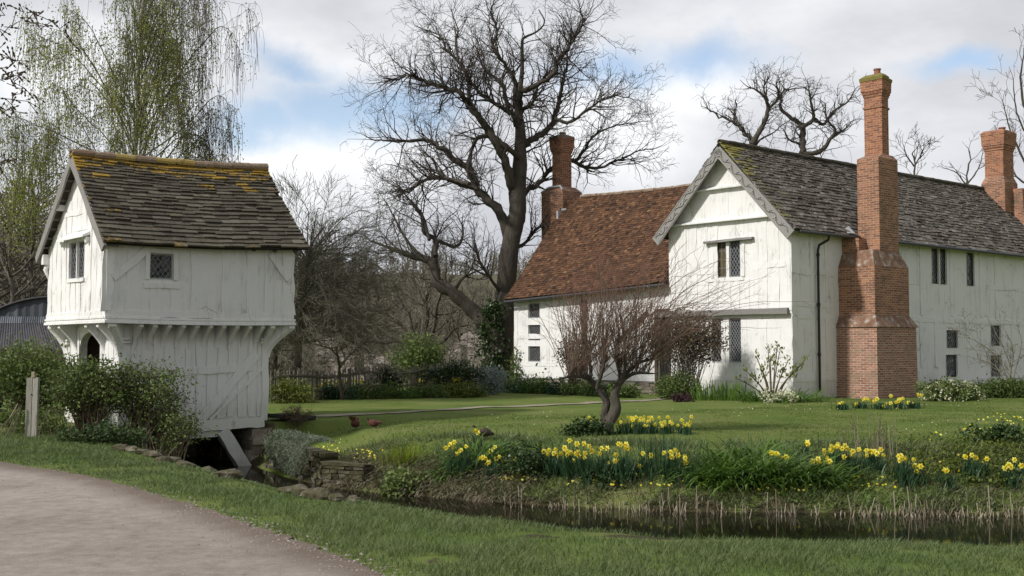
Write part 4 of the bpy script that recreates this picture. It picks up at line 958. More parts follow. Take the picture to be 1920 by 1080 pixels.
# roofs
ov, of = .34, .36
rz0, rz1 = 8.42, 8.66
rd0 = G_.q(AM, rz0, of); rd1 = G_.q(AM, rz1, -LR-.3)
er0_ = R_.q(-of, 5.30, ov); er1_ = R_.q(LR+.3, 5.36, ov); el0_ = G_.q(WF+ov, 5.46, of); el1_ = G_.q(WF+ov, 5.40, -LR-.3)
def lich2(s, t, rng): return .62*np.exp(-s*LR/1.9)*np.exp(-t/.6)+.40*np.exp(-s*LR/.9)+.34*np.exp(-t/.05)*np.exp(-s*LR/6)+.22*np.exp(-(1-t)/.05)+rng.normal(0, .15, len(s))-.04
mb = MB(); RT = roof_tiles(mb, rd0, rd1, er0_, er1_, 27, .30, .024, sag=.06, grow=1.6, spot=lich2, seed=6, tilt=.022, rag=.06, tmean=.40, tsd=.2, kick=.03)
roof_tiles(mb, rd1, rd0, el1_, el0_, 20, .45, .024, sag=.06, grow=1.5, seed=7, rag=.05)
mb.build('stone_roof', MT['stone_tile_grey'], MH)
mb = MB(); ridge_tiles(mb, rd0+Z3*.05, rd1+Z3*.05, .10, .45, .06, spot=.12, seed=8, tmean=.3); mb.build('ridge_tiles', MT['stone_tile'], MH)
# red-tiled wing: eaves end 0 on the right (inside the gable), end 1 on the left
wr = 3.05; ow = .34
vr0 = V_.q(-2.2, 7.78, -wr); vr1 = V_.q(LV+.14, 7.90, -wr); ve0 = V_.q(-.6, 3.86, ow); ve1 = V_.q(LV+.16, 3.50, ow)
vr0e = V_.q(-2.2, 3.90, ow)
fr = .0
vm = V_.q(.02, 7.83, -wr); vme = V_.q(.02, 3.85, ow)
mb = MB(); roof_tiles(mb, vr1, vm, ve1, vme, 46, .165, .017, sag=.07, grow=1.0, seed=9, tilt=.010, rag=.012, tmean=.43, tsd=.17, kick=.10)
tq = .56; roof_tiles(mb, vm, vr0, vm+(vme-vm)*tq, vr0+(vr0e-vr0)*tq, 26, .165, .017, grow=1.0, seed=19, tilt=.010, rag=.012, tmean=.43, tsd=.17)
roof_tiles(mb, vr0, vr1, V_.q(-2.2, 3.8, -2*wr-.3), V_.q(LV+.16, 3.6, -2*wr-.3), 30, .25, .013, sag=.1, grow=1.0, seed=10, tilt=.01, rag=.012)
mb.build('tiled_roof', MT['clay_tile'], MH)
mb = MB(); ridge_tiles(mb, vr0+Z3*.03, V_.q(LV-.75, 7.90, -wr)+Z3*.03, .085, .31, .10, spot=.0, seed=9, tmean=.7); mb.build('wing_ridge_tiles', MT['ridge_tile'], MH)
# carved barge boards
for e, nm in ((er0_, 1), (el0_, -1)):
    tp = rd0-Z3*.20-G_.n*.01; bt = e-Z3*.13-G_.n*.01+Z3*.03
    ax = (bt-tp)/np.linalg.norm(bt-tp); up = np.cross(ax, G_.n); up = up if up[2] > 0 else -up
    mb = MB(); w0, w1 = .30, .36; n = 14; v = []
    for i in range(n+1):
        t = i/n; c = tp+(bt-tp)*t; w_ = w0+(w1-w0)*t; lo = -up*(w_*.80); hi = up*(w_*.20)
        v += [c+lo, c+lo+G_.n*.06, c+hi+G_.n*.06, c+hi]
    mb.add(v, [[i*4+k, i*4+(k+1) % 4, i*4+4+(k+1) % 4, i*4+4+k] for i in range(n) for k in range(4)]+[[3, 2, 1, 0], [n*4, n*4+1, n*4+2, n*4+3]], .6)
    for off in (-.74, .12):
        pts = [tp+(bt-tp)*t+up*(.32*off)+G_.n*.062 for t in np.linspace(.03, .97, 12)]; tube(mb, pts, .016, 5, .75)
    bo = mb.build('barge_board', MT['greywood'], MH)
    mb = MB(); Lb = np.linalg.norm(bt-tp); t = np.linspace(.03, .97, 120); wob = .075*np.sin(t*Lb*2*PI/.62)
    pts = tp+(bt-tp)*t[:, None]+up*(wob-.10)[:, None]+G_.n*.066; tube(mb, pts, .018, 5, .3)
    for k, tt in enumerate(np.arange(.06, .95, .31/Lb)):
        c = tp+(bt-tp)*tt+up*(-.10-.055*np.sin(tt*Lb*2*PI/.62+1.5708*0))+G_.n*.064
        for q in range(3):
            d = ax*math.cos(q*2.1+k)+up*math.sin(q*2.1+k); tube(mb, [c, c+d*.05+G_.n*.015, c+d*.09], [.012, .024, .004], 5, .9)
    mb.build('vine_carving', MT['greywood'], bo)
# gutters and downpipe
mb = MB(); pts = [R_.q(s, 5.25+.0015*s, ov+.05) for s in np.linspace(-.1, 3.05, 8)]; tube(mb, pts, .055, 8, .4); mb.build('gutter', MT['gutter'], MH)
mb = MB(); pts = [R_.q(s, 5.25+.0015*s, ov+.05) for s in np.linspace(4.62, LR, 16)]; tube(mb, pts, .055, 8, .4); mb.build('gutter', MT['gutter'], MH)
mb = MB(); pts = [V_.q(s, z, ow+.05) for s, z in zip(np.linspace(-.05, LV+.16, 10), np.linspace(3.80, 3.44, 10))]; tube(mb, pts, .055, 8, .3); mb.build('wing_gutter', MT['gutter'], MH)
a = R_.px(1533, 500, .08)[0]
mb = MB(); tube(mb, [R_.q(a+.22, 5.22, ov+.05), R_.q(a+.20, 5.08, ov+.02), R_.q(a+.05, 4.92, .12), R_.q(a, 4.75, .10), R_.q(a, 4.6, .10), R_.q(a, 2.6, .10), R_.q(a+.01, .15, .10)], .042, 8, .4)
for z in (4.55, 2.95, 1.35): tube(mb, [R_.q(a, z, .10), R_.q(a, z+.10, .10)], .058, 8, .3)
mb.build('downpipe', MT['iron'], MH)
mb = MB(); tube(mb, [R_.q(4.95, 5.22, ov+.03), R_.q(4.95, 5.1, ov), R_.q(4.85, 4.98, .1), R_.q(4.72, 4.98, .06)], .042, 8, .4); mb.build('swan_neck', MT['iron'], MH)
mb = MB(); p = R_.q(2.98, 5.36, ov-.1); hexa(mb, [p+R_.u*-.3+R_.n*.16, p+R_.u*.06+R_.n*.16, p+R_.u*.06+R_.n*.16+Z3*.03, p+R_.u*-.3+R_.n*.16+Z3*.03, p+R_.u*-.3-R_.n*.1+Z3*.1, p+R_.u*.06-R_.n*.1+Z3*.1, p+R_.u*.06-R_.n*.1+Z3*.28, p+R_.u*-.3-R_.n*.1+Z3*.13]); mb.build('lead_flashing', MT['lead'], MH)
# ------------- brick stacks
def frust(mb, W, b, t, tint=.5, uv=1.0):
    """brick block between two footprints: (s0,s1,d0,d1,z)"""
    q = lambda f, i: W.q((f[0], f[1], f[1], f[0])[i], f[4], (f[3], f[3], f[2], f[2])[i])
    lo = [q(b, i) for i in range(4)]; hi = [q(t, i) for i in range(4)]
    c = [lo[0], lo[1], hi[1], hi[0], lo[3], lo[2], hi[2], hi[3]]
    if np.dot(np.cross(W.u, Z3), W.n) < 0: c = [c[1], c[0], c[3], c[2], c[5], c[4], c[7], c[6]]
    hexa(mb, c, tint, uv)
def potm(parent, c, r, h, nm='chimney_pot'):
    mb = MB(); tube(mb, [c, c+Z3*h*.1, c+Z3*h*.75, c+Z3*h*.78, c+Z3*h], [r*.92, r*.95, r*.86, r*1.06, r*1.06], 12, .5, smooth=False); tube(mb, [c+Z3*(h+.001), c+Z3*(h+.004)], r*.8, 12, .0); return mb.build(nm, MT['pot'], parent)
mb = MB()
frust(mb, R_, (2.43, 4.91, -.06, 1.50, -.15), (2.46, 4.88, -.06, 1.47, 2.28)); ch = mb.build('chimney_base', MT['brick_pale'], MH)
mb = MB(); frust(mb, R_, (2.40, 4.95, -.05, 1.54, 2.283), (2.62, 4.72, -.05, 1.33, 2.66)); mb.build('chimney_offset', MT['brick_weather'], MH)
mb = MB(); frust(mb, R_, (2.62, 4.72, -.05, 1.33, 2.663), (2.62, 4.72, -.05, 1.33, 4.25)); frust(mb, R_, (2.86, 3.30, -.045, .297, 4.72), (2.86, 3.30, -.045, .297, 5.36)); 
mb.build('chimney_body', MT['brick'], MH)
mb = MB(); frust(mb, R_, (2.62, 4.72, -.05, 1.33, 4.253), (2.90, 4.54, -.05, 1.10, 4.80)); mb.build('chimney_shoulder', MT['brick_weather'], MH)
mb = MB(); frust(mb, R_, (3.35, 4.54, .30, 1.10, 4.803), (3.35, 4.54, .30, 1.10, 7.88)); frust(mb, R_, (2.92, 3.347, -.04, .60, 4.803), (2.92, 3.347, -.04, .60, 5.22)); frust(mb, R_, (3.35, 4.54, .30, 1.10, 7.883), (3.78, 4.46, .34, .98, 8.04)); sh = mb.build('chimney_shaft', MT['brick'], MH)
F1 = (3.84, 4.15, .30, .96); F2 = (4.152, 4.42, .40, .86)
mb = MB()
for Fq, top in ((F1, 0), (F2, -.02)):
    g = lambda e, z: (Fq[0]-(e if Fq is F1 else 0), Fq[1]+(0 if Fq is F1 else e), Fq[2]-e, Fq[3]+e, z+top)
    lv = [(0, 7.9), (0, 9.62), (.03, 9.625), (.033, 9.70), (.0, 9.705), (.0, 10.02), (.025, 10.025), (.025, 10.10), (.05, 10.105), (.05, 10.19), (.075, 10.195), (.085, 10.55)]
    for i in range(0, len(lv)-1, 2): frust(mb, R_, g(*lv[i]), g(*lv[i+1]))
fl = mb.build('chimney_flues', MT['brick_top'], MH)
mb = MB()
for Fq, top in ((F1, 0), (F2, -.03)):
    g = lambda e, z: (Fq[0]-(e if Fq is F1 else 0), Fq[1]+(0 if Fq is F1 else e), Fq[2]-e, Fq[3]+e, z+top)
    frust(mb, R_, g(.10, 10.555), g(.11, 10.66)); frust(mb, R_, g(.11, 10.663), g(-.03, 10.78))
mb.build('chimney_cap', MT['brick_moss'], fl)
potm(fl, R_.q(3.97, 10.76, .74), .12, .20); potm(fl, R_.q(4.24, 10.72, .58), .11, .18)
# wing stack
CW = Wall(V_.q(LV-.02, 0)[:2], ef, -e1); CW.O = V_.q(LV, 0)-0*V_.n
mb = MB(); frust(mb, CW, (0.0, 1.32, -3.85, -2.72, -.1), (0.0, 1.32, -3.85, -2.72, 8.20)); frust(mb, CW, (0, 1.32, -3.85, -2.72, 8.203), (.22, 1.1, -3.66, -2.92, 8.42)); wc = mb.build('wing_chimney', MT['brick'], MH)
ws = (.34, .96, -3.56, -3.02); g = lambda e, z: (ws[0]-e, ws[1]+e, ws[2]-e, ws[3]+e, z)
mb = MB(); lv = [(0, 8.35), (0, 9.90), (.03, 9.905), (.03, 9.98), (.055, 9.985), (.055, 10.06), (.075, 10.065), (.09, 10.42), (.10, 10.425), (.10, 10.53)]
for i in range(0, len(lv)-1, 2): frust(mb, CW, g(*lv[i]), g(*lv[i+1]))
mb.build('wing_flue', MT['brick_top'], wc)
mb = MB(); frust(mb, CW, g(.105, 10.533), g(.09, 10.62)); frust(mb, CW, g(.05, 10.623), g(-.1, 10.70)); mb.build('wing_cap', MT['rubble'], wc)
potm(wc, CW.q(.6, 10.66, -3.28), .14, .14)
mb = MB(); tube(mb, [CW.q(-.01, 8.22, -2.70), CW.q(.3, 8.43, -2.85), CW.q(1.0, 8.43, -2.85), CW.q(1.33, 8.22, -2.70)], [.04, .05, .05, .04], 6, .7)
box(mb, CW.O, CW.u, CW.n, -.28, -.002, 7.30, 7.42, -3.0, -2.62, .7); box(mb, CW.O, CW.u, CW.n, -.10, -.003, 6.85, 7.30, -2.70, -2.34, .7); mb.build('lead_flashing', MT['lead'], wc)
# far stack on the range's ridge
s0 = 17.7; q0 = R_.q(s0, 0, -1.95); CF = Wall(q0[:2], e1, -ef)
mb = MB(); frust(mb, CF, (.1, 1.3, -.62, .42, 7.0), (.1, 1.3, -.62, .42, 8.72)); frust(mb, CF, (.1, 1.3, -.62, .42, 8.723), (.22, 1.18, -.5, .32, 9.0))
frust(mb, CF, (.7, 1.5, .2, .95, 6.7), (.7, 1.5, .2, .9, 8.45)); fc = mb.build('range_chimney', MT['brick'], MH)
ws2 = (.22, 1.18, -.50, .32); g = lambda e, z: (ws2[0]-e, ws2[1]+e, ws2[2]-e, ws2[3]+e, z)
mb = MB(); lv = [(0, 8.99), (0, 10.15), (.03, 10.155), (.03, 10.25), (.06, 10.255), (.06, 10.36), (.09, 10.365), (.105, 10.80), (.115, 10.805), (.115, 10.95), (.08, 10.953), (.03, 11.03)]
for i in range(0, len(lv)-1, 2): frust(mb, CF, g(*lv[i]), g(*lv[i+1]))
mb.build('range_flue', MT['brick_top'], fc)
potm(fc, CF.q(.85, 11.02, 0), .15, .2); mb = MB(); tube(mb, [CF.q(.35, 11.02, -.1), CF.q(.35, 11.08, -.1), CF.q(.35, 11.30, -.1)], [.14, .13, .02], 8, .3); mb.build('chimney_cowl', MT['lead'], fc)
# ---------------------------------------------------------------- trees
class Grow:
    def __init__(s, seed, wig=.25, up=.05, seg=.35, ratio=.62, ang=(.5, 1.0), dens=1.6, rmin=.006, taper=.55, maxlev=4, minL=.25, droop=0.0, crook=0.0):
        s.rng = np.random.default_rng(seed); s.p = dict(wig=wig, up=up, seg=seg, ratio=ratio, ang=ang, dens=dens, rmin=rmin, taper=taper, maxlev=maxlev, minL=minL, droop=droop, crook=crook)
        s.tubes = []; s.A = []; s.B = []; s.ra = []; s.rb = []; s.lv = []; s.tips = []
    def branch(s, p, d, r, L, lev):
        P_ = s.p; rng = s.rng; n = max(2, int(L/(P_['seg']*(.55 if lev > 1 else 1)*(.7 if lev > 2 else 1)))); st = L/n
        d = np.array(d, float); p = np.array(p, float); rr = r
        kids = []
        for i in range(n):
            w = rng.normal(0, 1, 3)*P_['wig']
            if P_['crook'] and rng.random() < P_['crook']: w = w*2.4
            d = d+w; d[2] += P_['up']-(P_['droop']*(lev-1)*(.4+i/n) if lev > 1 else 0); d /= math.sqrt(d@d)
            q = p+d*st; r2 = max(P_['rmin'], r*(1-(1-P_['taper'])*(i+1)/n*1.25))
            s.A.append(p); s.B.append(q); s.ra.append(rr); s.rb.append(r2); s.lv.append(lev)
            if lev < P_['maxlev'] and i >= (0 if lev > 1 else n*.15):
                k = rng.poisson(P_['dens']*st/ (P_['seg']*(1 if lev < 2 else .75)) *.55)
                for _ in range(k): kids.append((q, d.copy(), r2, 1-.55*i/n))
            p = q; rr = r2
        if lev < P_['maxlev']: kids.append((p, d, rr, .8))
        else: s.tips.append(p)
        for (q, dd, r2, f) in kids:
            a = rng.uniform(*P_['ang']); x = rng.normal(0, 1, 3); x -= dd*(x@dd); x /= math.sqrt(x@x)+1e-9
            nd_ = dd*math.cos(a)+x*math.sin(a); LL = L*P_['ratio']*f*rng.uniform(.6, 1.25)
            if LL > P_['minL']: s.branch(q, nd_, max(P_['rmin'], r2*rng.uniform(.45, .7)), LL, lev+1)
    def limb(s, pts, r0, r1, lev=1, side=.55, n=None, Lk=1.6, kfac=1.0, start=.12):
        """a limb along given points, throwing side branches"""
        q = spline(pts, n or max(4, len(pts)*4)); m = len(q); rng = s.rng; tot = np.sum(np.linalg.norm(np.diff(q, axis=0), axis=1))
        q[1:-1] += rng.normal(0, tot*.004, (m-2, 3)); rad = np.linspace(r0, r1, m)
        s.tubes.append((q, rad))
        for i in range(m-1):
            s.A.append(q[i]); s.B.append(q[i+1]); s.ra.append(rad[i]); s.rb.append(rad[i+1]); s.lv.append(0)
            if i/m < start: continue
            for _ in range(rng.poisson(side*kfac)):
                d = q[i+1]-q[i]; d /= np.linalg.norm(d); x = rng.normal(0, 1, 3); x -= d*(x@d); x /= np.linalg.norm(x); a = rng.uniform(.5, 1.15)
                v = d*math.cos(a)+x*math.sin(a); v[2] += .15
                s.branch(q[i+1], v, max(s.p['rmin'], min(rad[i]*.5, s.p.get('sr', .034))), Lk*rng.uniform(.5, 1.25), 1)
        d = q[-1]-q[-2]; d /= np.linalg.norm(d); s.branch(q[-1], d, r1, Lk*.5, 1)
        return q, rad
    def arrays(s): return np.array(s.A), np.array(s.B), np.array(s.ra), np.array(s.rb), np.array(s.lv)
def make_tree(g, root, trunkmat, twigmat, thick=.03, tint=.5, tsides=8, zt=None):
    A, B, ra, rb, lv = g.arrays(); k = (ra > thick) & (lv > 0); limb = lv == 0
    mb = MB(); mc = MB(); segs_mesh(mb, A[k], B[k]+(B[k]-A[k])*.06, ra[k], rb[k], tsides, np.clip(tint+RNG.normal(0, .1, k.sum()), 0, 1))
    for q, rad in g.tubes: tube(mb if rad[0] > thick else mc, q, rad*(1+.10*np.sin(np.arange(len(q))*2.3)*(rad > .03)), tsides if rad[0] > thick else 4, np.clip(tint+RNG.normal(0, .08, len(q)), 0, 1), rough=.05 if rad[0] > .06 else 0)
    tr = mb.build('trunk', MT[trunkmat], root); k = k | (limb & bool(g.tubes))
    mb = mc; tt = np.clip(tint+RNG.normal(0, .2, (~k).sum()), 0, 1) if zt is None else zt(A[~k])
    segs_mesh(mb, A[~k], B[~k], ra[~k], rb[~k], 3, tt); cr = mb.build('crown', MT[twigmat], root)
    return tr, cr
def pxline(pts, Y, spread=0.0, seed=0, y0=0.0):
    """pixels -> points at depth Y drifting in depth along the limb"""
    rng = np.random.default_rng(seed); n = len(pts); drift = rng.uniform(-1, 1)*spread
    return np.array([P(a, b, Y+y0+drift*i/max(1, n-1)+rng.normal(0, .05*abs(spread))) for i, (a, b) in enumerate(pts)])
# ---- the big oak
YO = 48.0; OK_ = thing('oak_tree', 'huge bare oak behind the red-tiled wing, its crooked limbs filling the sky', 'tree', (*P(938, 700, YO)[:2], 0))
g = Grow(3, wig=.22, up=.05, seg=.32, ratio=.62, ang=(.45, 1.05), dens=1.6, rmin=.0055, maxlev=4, minL=.2, crook=.12)
PXM = YO/F
def pl(pts, w0, w1, spread=3, seed=0, y0=0, **k): return g.limb(pxline(pts, YO, spread, seed, y0), w0*PXM/2, w1*PXM/2, **k)
zb = P(938, 700, YO)
trunk_pts = [(937, 725), (938, 690), (944, 600), (952, 500), (962, 430), (970, 400), (971, 355), (975, 296), (975, 237), (971, 207), (975, 170), (979, 130), (979, 81), (984, 70), (1007, 59), (1021, 41), (1010, 18)]
q = spline(pxline(trunk_pts, YO, 0, 1), 60); q[0, 2] = -.2; wd = np.interp(np.linspace(0, 1, 60), [0, .08, .2, .36, .44, .52, .6, .72, .85, 1], [58, 42, 36, 32, 25, 17, 11, 7, 4, 2])*PXM/2
mb = MB(); tube(mb, q, wd, 14, .5, rough=.05)
for i in range(24, 58):
    if RNG.random() < .55:
        x = g.rng.normal(0, 1, 3); x[2] = abs(x[2])*.4; x /= np.linalg.norm(x); g.branch(q[i], x, min(wd[i]*.4, .05), g.rng.uniform(.8, 1.9), 1)
mb.build('trunk', MT['bark'], OK_)
for i, (pts, a, b, sp, y0) in enumerate([
    ([(966, 372), (962, 355), (955, 326), (944, 296), (929, 267), (914, 241), (895, 215), (877, 193), (862, 174), (840, 167), (810, 159), (784, 146), (768, 139), (747, 148), (721, 157)], 25, 3, 3, 0),
    ([(895, 215), (881, 185), (877, 144), (859, 115), (840, 96), (825, 70), (799, 56)], 12, 3, -2, 1.8), ([(859, 115), (855, 85), (858, 55), (847, 22)], 7, 2, 1, .5),
    ([(968, 235), (962, 215), (932, 196), (907, 181), (884, 155), (877, 144)], 14, 5, -3, 0), ([(958, 215), (949, 193), (944, 159), (932, 148), (914, 137), (899, 111), (895, 89)], 13, 3, 3, 0),
    ([(970, 205), (966, 185), (966, 155), (951, 130), (936, 107), (925, 85), (932, 55), (921, 26), (925, 4)], 14, 3, 2, 0),
    ([(974, 200), (977, 174), (1007, 159), (1040, 137), (1044, 115), (1062, 96), (1077, 70), (1092, 41), (1088, 18)], 15, 3, -3, 0), ([(976, 225), (979, 207), (999, 192), (1010, 155), (1025, 148)], 12, 4, 3, 0),
    ([(976, 290), (981, 274), (1003, 259), (1029, 241), (1040, 222), (1047, 193), (1055, 159), (1062, 126), (1064, 100)], 20, 4, -2, 0), ([(1040, 222), (1066, 230), (1095, 211), (1121, 193), (1150, 180), (1185, 185)], 9, 2, 2, -1.2),
    ([(973, 380), (984, 363), (1010, 344), (1032, 318), (1071, 302), (1110, 317), (1158, 300), (1195, 285), (1229, 278)], 15, 2, 2, 1), ([(1081, 302), (1096, 280), (1114, 255), (1151, 237), (1188, 230)], 8, 2, -2, 1.8),
    ([(973, 310), (973, 296), (947, 274), (921, 255), (895, 259), (884, 281), (877, 318)], 17, 7, -3, 0),
    ([(956, 450), (940, 405), (914, 374), (895, 355), (877, 318), (847, 296), (825, 274), (799, 263), (766, 265), (732, 267), (692, 259)], 26, 3, -3, 0), ([(895, 355), (850, 340), (825, 326), (812, 300), (795, 285)], 12, 3, -2, -1),
    ([(880, 345), (850, 337), (810, 334), (784, 345), (766, 360), (745, 355)], 11, 3, 3, -1), ([(955, 470), (985, 455), (1005, 430), (1020, 425)], 10, 3, 1, .3), ([(947, 560), (925, 530), (905, 500), (890, 470), (870, 450)], 9, 2, -3, 0)]):
    pl(pts, a*.8, b*.7, sp, i+11, y0, side=1.7, Lk=1.5, kfac=1.0)
make_tree(g, OK_, 'bark', 'twig', .05, .45)
# the leaning half-dead trunk beside it
LN = thing('leaning_tree', 'leaning broken trunk rising leftward from the ivy at the big oak', 'tree', (*P(925, 640, YO-.8)[:2], 0))
g = Grow(5, wig=.25, up=.05, seg=.33, ratio=.62, ang=(.45, 1.05), dens=1.3, rmin=.0055, maxlev=4, minL=.22, crook=.12)
for i, (pts, a, b, sp) in enumerate([([(935, 660), (917, 615), (887, 582), (850, 549), (821, 530), (813, 497), (798, 486), (761, 475), (739, 467), (712, 458)], 34, 4, -1.5), ([(815, 505), (815, 471), (817, 452), (795, 434), (791, 408), (775, 385)], 15, 3, 1),
        ([(816, 480), (820, 453), (854, 463), (868, 440), (866, 420)], 9, 3, 2), ([(798, 486), (770, 460), (745, 420), (728, 385)], 8, 2, 2), ([(805, 450), (790, 400), (760, 365)], 7, 2, -2), ([(850, 549), (870, 520), (905, 505)], 8, 2, -1)]):
    g.limb(pxline(pts, YO-.8, sp, i+40), a*PXM/2, b*PXM/2, side=.75, Lk=1.6, start=.3)
make_tree(g, LN, 'bark', 'twig', .05, .45)
# ivy up the two trunks
IV = []
for _ in range(2600):
    t = RNG.random(); pp_ = spline(np.array([[928, 690], [922, 640], [915, 600], [932, 570]], float), 40)[int(t*39)]; c = P(pp_[0], pp_[1], YO-1.0)
    IV.append(c+RNG.normal(0, 1, 3)*np.array([.36, .3, .25])*(1-.45*t))
mb = MB(); leaves(mb, IV, .12, 1.2, RNG.uniform(.1, .9, len(IV)), .3)
o = mb.build('ivy', MT['darkleaf'], loc=P(925, 690, YO-1)); tag(o, 'dark green ivy climbing the foot of the leaning trunk and the oak', 'ivy')
# ---- gnarled trees behind the roof
YT = 70; g0 = lambda sd: Grow(sd, wig=.34, up=.04, seg=.38, ratio=.6, ang=(.5, 1.1), dens=1.45, rmin=.008, maxlev=4, minL=.3, crook=.2)
def px_tree(name, label, Y, limbs, g, base, w, trunkmat='bark', twigmat='twig', Lk=1.5, side=.7, group=None):
    r = thing(name, label, 'tree', (*P(base, 650, Y)[:2], 0), group)
    for i, (pts, a, b) in enumerate(limbs): g.limb(pxline(pts, Y, 1.5*(-1)**i, i+w), a*.78*Y/F/2, b*.7*Y/F/2, side=side, Lk=Lk, start=.1)
    make_tree(g, r, trunkmat, twigmat, .06, .5); return r
px_tree('gnarled_tree', 'gnarled bare tree crown directly above the gable roof ridge, left of its twin', YT, [([(1412, 660), (1412, 420), (1410, 300), (1410, 262), (1395, 250), (1385, 235), (1370, 225), (1345, 215), (1325, 202)], 18, 3), ([(1410, 270), (1430, 235), (1440, 205), (1435, 185), (1420, 170), (1402, 163)], 14, 3),
    ([(1440, 205), (1460, 182), (1455, 155)], 8, 3), ([(1412, 280), (1425, 262), (1448, 250), (1465, 235)], 7, 2), ([(1385, 235), (1378, 212), (1382, 195)], 6, 2), ([(1440, 190), (1432, 165), (1440, 148)], 6, 2)], g0(61), 1412, 100, side=1.4, Lk=1.35)
px_tree('gnarled_tree', 'gnarled bare tree crown above the roof just left of the tall brick chimney', YT, [([(1508, 660), (1507, 420), (1505, 300), (1505, 262), (1504, 240), (1498, 230), (1475, 215), (1462, 190), (1468, 172), (1488, 166)], 22, 3), ([(1502, 240), (1525, 222), (1520, 190), (1515, 158)], 11, 3),
    ([(1525, 222), (1545, 232), (1562, 210), (1590, 190), (1603, 168)], 9, 3), ([(1506, 290), (1540, 282), (1555, 262), (1566, 245), (1550, 222), (1548, 195)], 13, 3), ([(1555, 262), (1580, 245), (1600, 225)], 7, 2), ([(1500, 270), (1480, 262), (1470, 245)], 7, 2)], g0(62), 1507, 120, side=1.4, Lk=1.35)
px_tree('bare_tree', 'small far bare tree top showing over the roof right of the tall chimney', 110, [([(1714, 660), (1714, 400), (1714, 310), (1712, 285)], 7, 3), ([(1714, 312), (1700, 292), (1695, 275)], 4, 2), ([(1714, 312), (1726, 292), (1732, 278)], 4, 2)], Grow(63, wig=.25, up=.05, seg=.5, dens=1.7, rmin=.018, maxlev=3, minL=.4), 1714, 140, Lk=1.9)
px_tree('bare_tree', 'far bare tree top left of the right-hand chimney', 110, [([(1812, 660), (1812, 400), (1815, 330), (1818, 285)], 8, 3), ([(1814, 345), (1835, 315), (1842, 290)], 4, 2), ([(1813, 350), (1795, 325), (1780, 318)], 4, 2)], Grow(64, wig=.22, up=.06, seg=.5, dens=1.3, rmin=.015, maxlev=3, minL=.4), 1812, 141, Lk=1.8, side=.5)
px_tree('bare_tree', 'tall pale bare tree at the right edge behind the far chimney', 80, [([(1935, 660), (1935, 420), (1930, 300), (1925, 230), (1915, 160), (1920, 90)], 14, 3), ([(1930, 320), (1905, 270), (1890, 230), (1880, 190)], 6, 2), ([(1932, 350), (1905, 330), (1890, 300)], 6, 2), ([(1928, 260), (1905, 205), (1900, 150)], 5, 2)], Grow(65, wig=.2, up=.07, seg=.45, dens=1.4, rmin=.013, maxlev=3, minL=.35), 1935, 142, twigmat='birchtwig', Lk=2.0)
# ---- silver birch behind the gatehouse
YB = 33.0; BR = thing('birch_tree', 'weeping silver birch in fresh yellow-green leaf behind the gatehouse', 'tree', (*P(253, 650, YB)[:2], 0))
g = Grow(21, wig=.10, up=.02, seg=.4, ratio=.75, ang=(.25, .6), dens=.95, rmin=.005, maxlev=2, minL=.3)
tp = np.vstack([P(250, 650, YB)*[1, 1, 0], pxline([(250, 500), (253, 300), (258, 190), (262, 80), (270, -60), (285, -170)], YB, 0, 3)])
q, rad = g.limb(tp, .13, .025, side=0, n=40)
lm = []
for i in range(74):
    k = g.rng.integers(6, 37); b = q[k]; az = g.rng.uniform(0, 2*PI); L = g.rng.uniform(1.9, 3.6)*(1.06-.5*max(0, k-22)/18); r = g.rng.uniform(.25, .62)*L
    h = np.array([math.cos(az)*1.08, math.sin(az)*.9, 0]); pts = np.array([b, b+h*r*.35+Z3*L*.42, b+h*r*.75+Z3*L*.78, b+h*r*1.05+Z3*L*.95, b+h*r*1.25+Z3*L*.88])
    lm.append(g.limb(pts, .020, .006, side=.3, n=14, Lk=.8)[0])
# explicit outer arching boughs seen against the sky on the right and left
for pts in ([(258, 260), (330, 150), (380, 80), (415, 48), (440, 75), (450, 100)], [(262, 300), (350, 235), (390, 190), (415, 180), (432, 200)], [(255, 250), (180, 150), (120, 90), (80, 75), (55, 95)], [(252, 330), (150, 270), (80, 240), (40, 235), (22, 250)], [(250, 350), (340, 290), (395, 240), (430, 250)], [(256, 220), (200, 110), (160, 40), (135, 20)], [(250, 380), (140, 330), (70, 330), (35, 350)], [(258, 350), (350, 330), (410, 290), (435, 305)], [(250, 420), (160, 350), (100, 300), (60, 290), (30, 310)], [(250, 440), (170, 390), (110, 370), (70, 385), (45, 410)], [(252, 400), (190, 300), (150, 230), (120, 215), (95, 240)], [(255, 330), (320, 270), (360, 250), (385, 262)], [(256, 300), (310, 200), (345, 140), (372, 130), (392, 150)], [(258, 260), (310, 130), (350, 60), (385, 30)], [(256, 380), (330, 320), (375, 300), (400, 320)], [(254, 280), (200, 190), (165, 150), (140, 160)], [(254, 320), (190, 250), (140, 200), (110, 160), (90, 165)]):
    lm.append(g.limb(pxline(pts, YB, RNG.uniform(-2, 2), int(RNG.integers(999))), .022, .006, side=.4, n=16, Lk=.7)[0])
A, B, ra, rb, lv = g.arrays(); big = ra > .012
mb = MB(); segs_mesh(mb, A[big], B[big]+(B[big]-A[big])*.05, ra[big], rb[big], 6, np.where(ra[big] > .025, .62, .3)+RNG.normal(0, .1, big.sum())); mb.build('trunk', MT['birchbark'], BR)
hang = np.concatenate([l[len(l)//3:] for l in lm]+[B[~big]]); hang = hang[RNG.random(len(hang)) < np.where(hang[:, 0] > P(345, 300, YB)[0], .9, .9)]
SA, SB, LC, LT = [], [], [], []
cn = lambda c: vnoise(c[:, 0]*1.0, c[:, 2]*1.0+c[:, 1]*.7, .9, 77, 2)
dens = cn(hang)
xr = (P(370, 300, YB)[0])
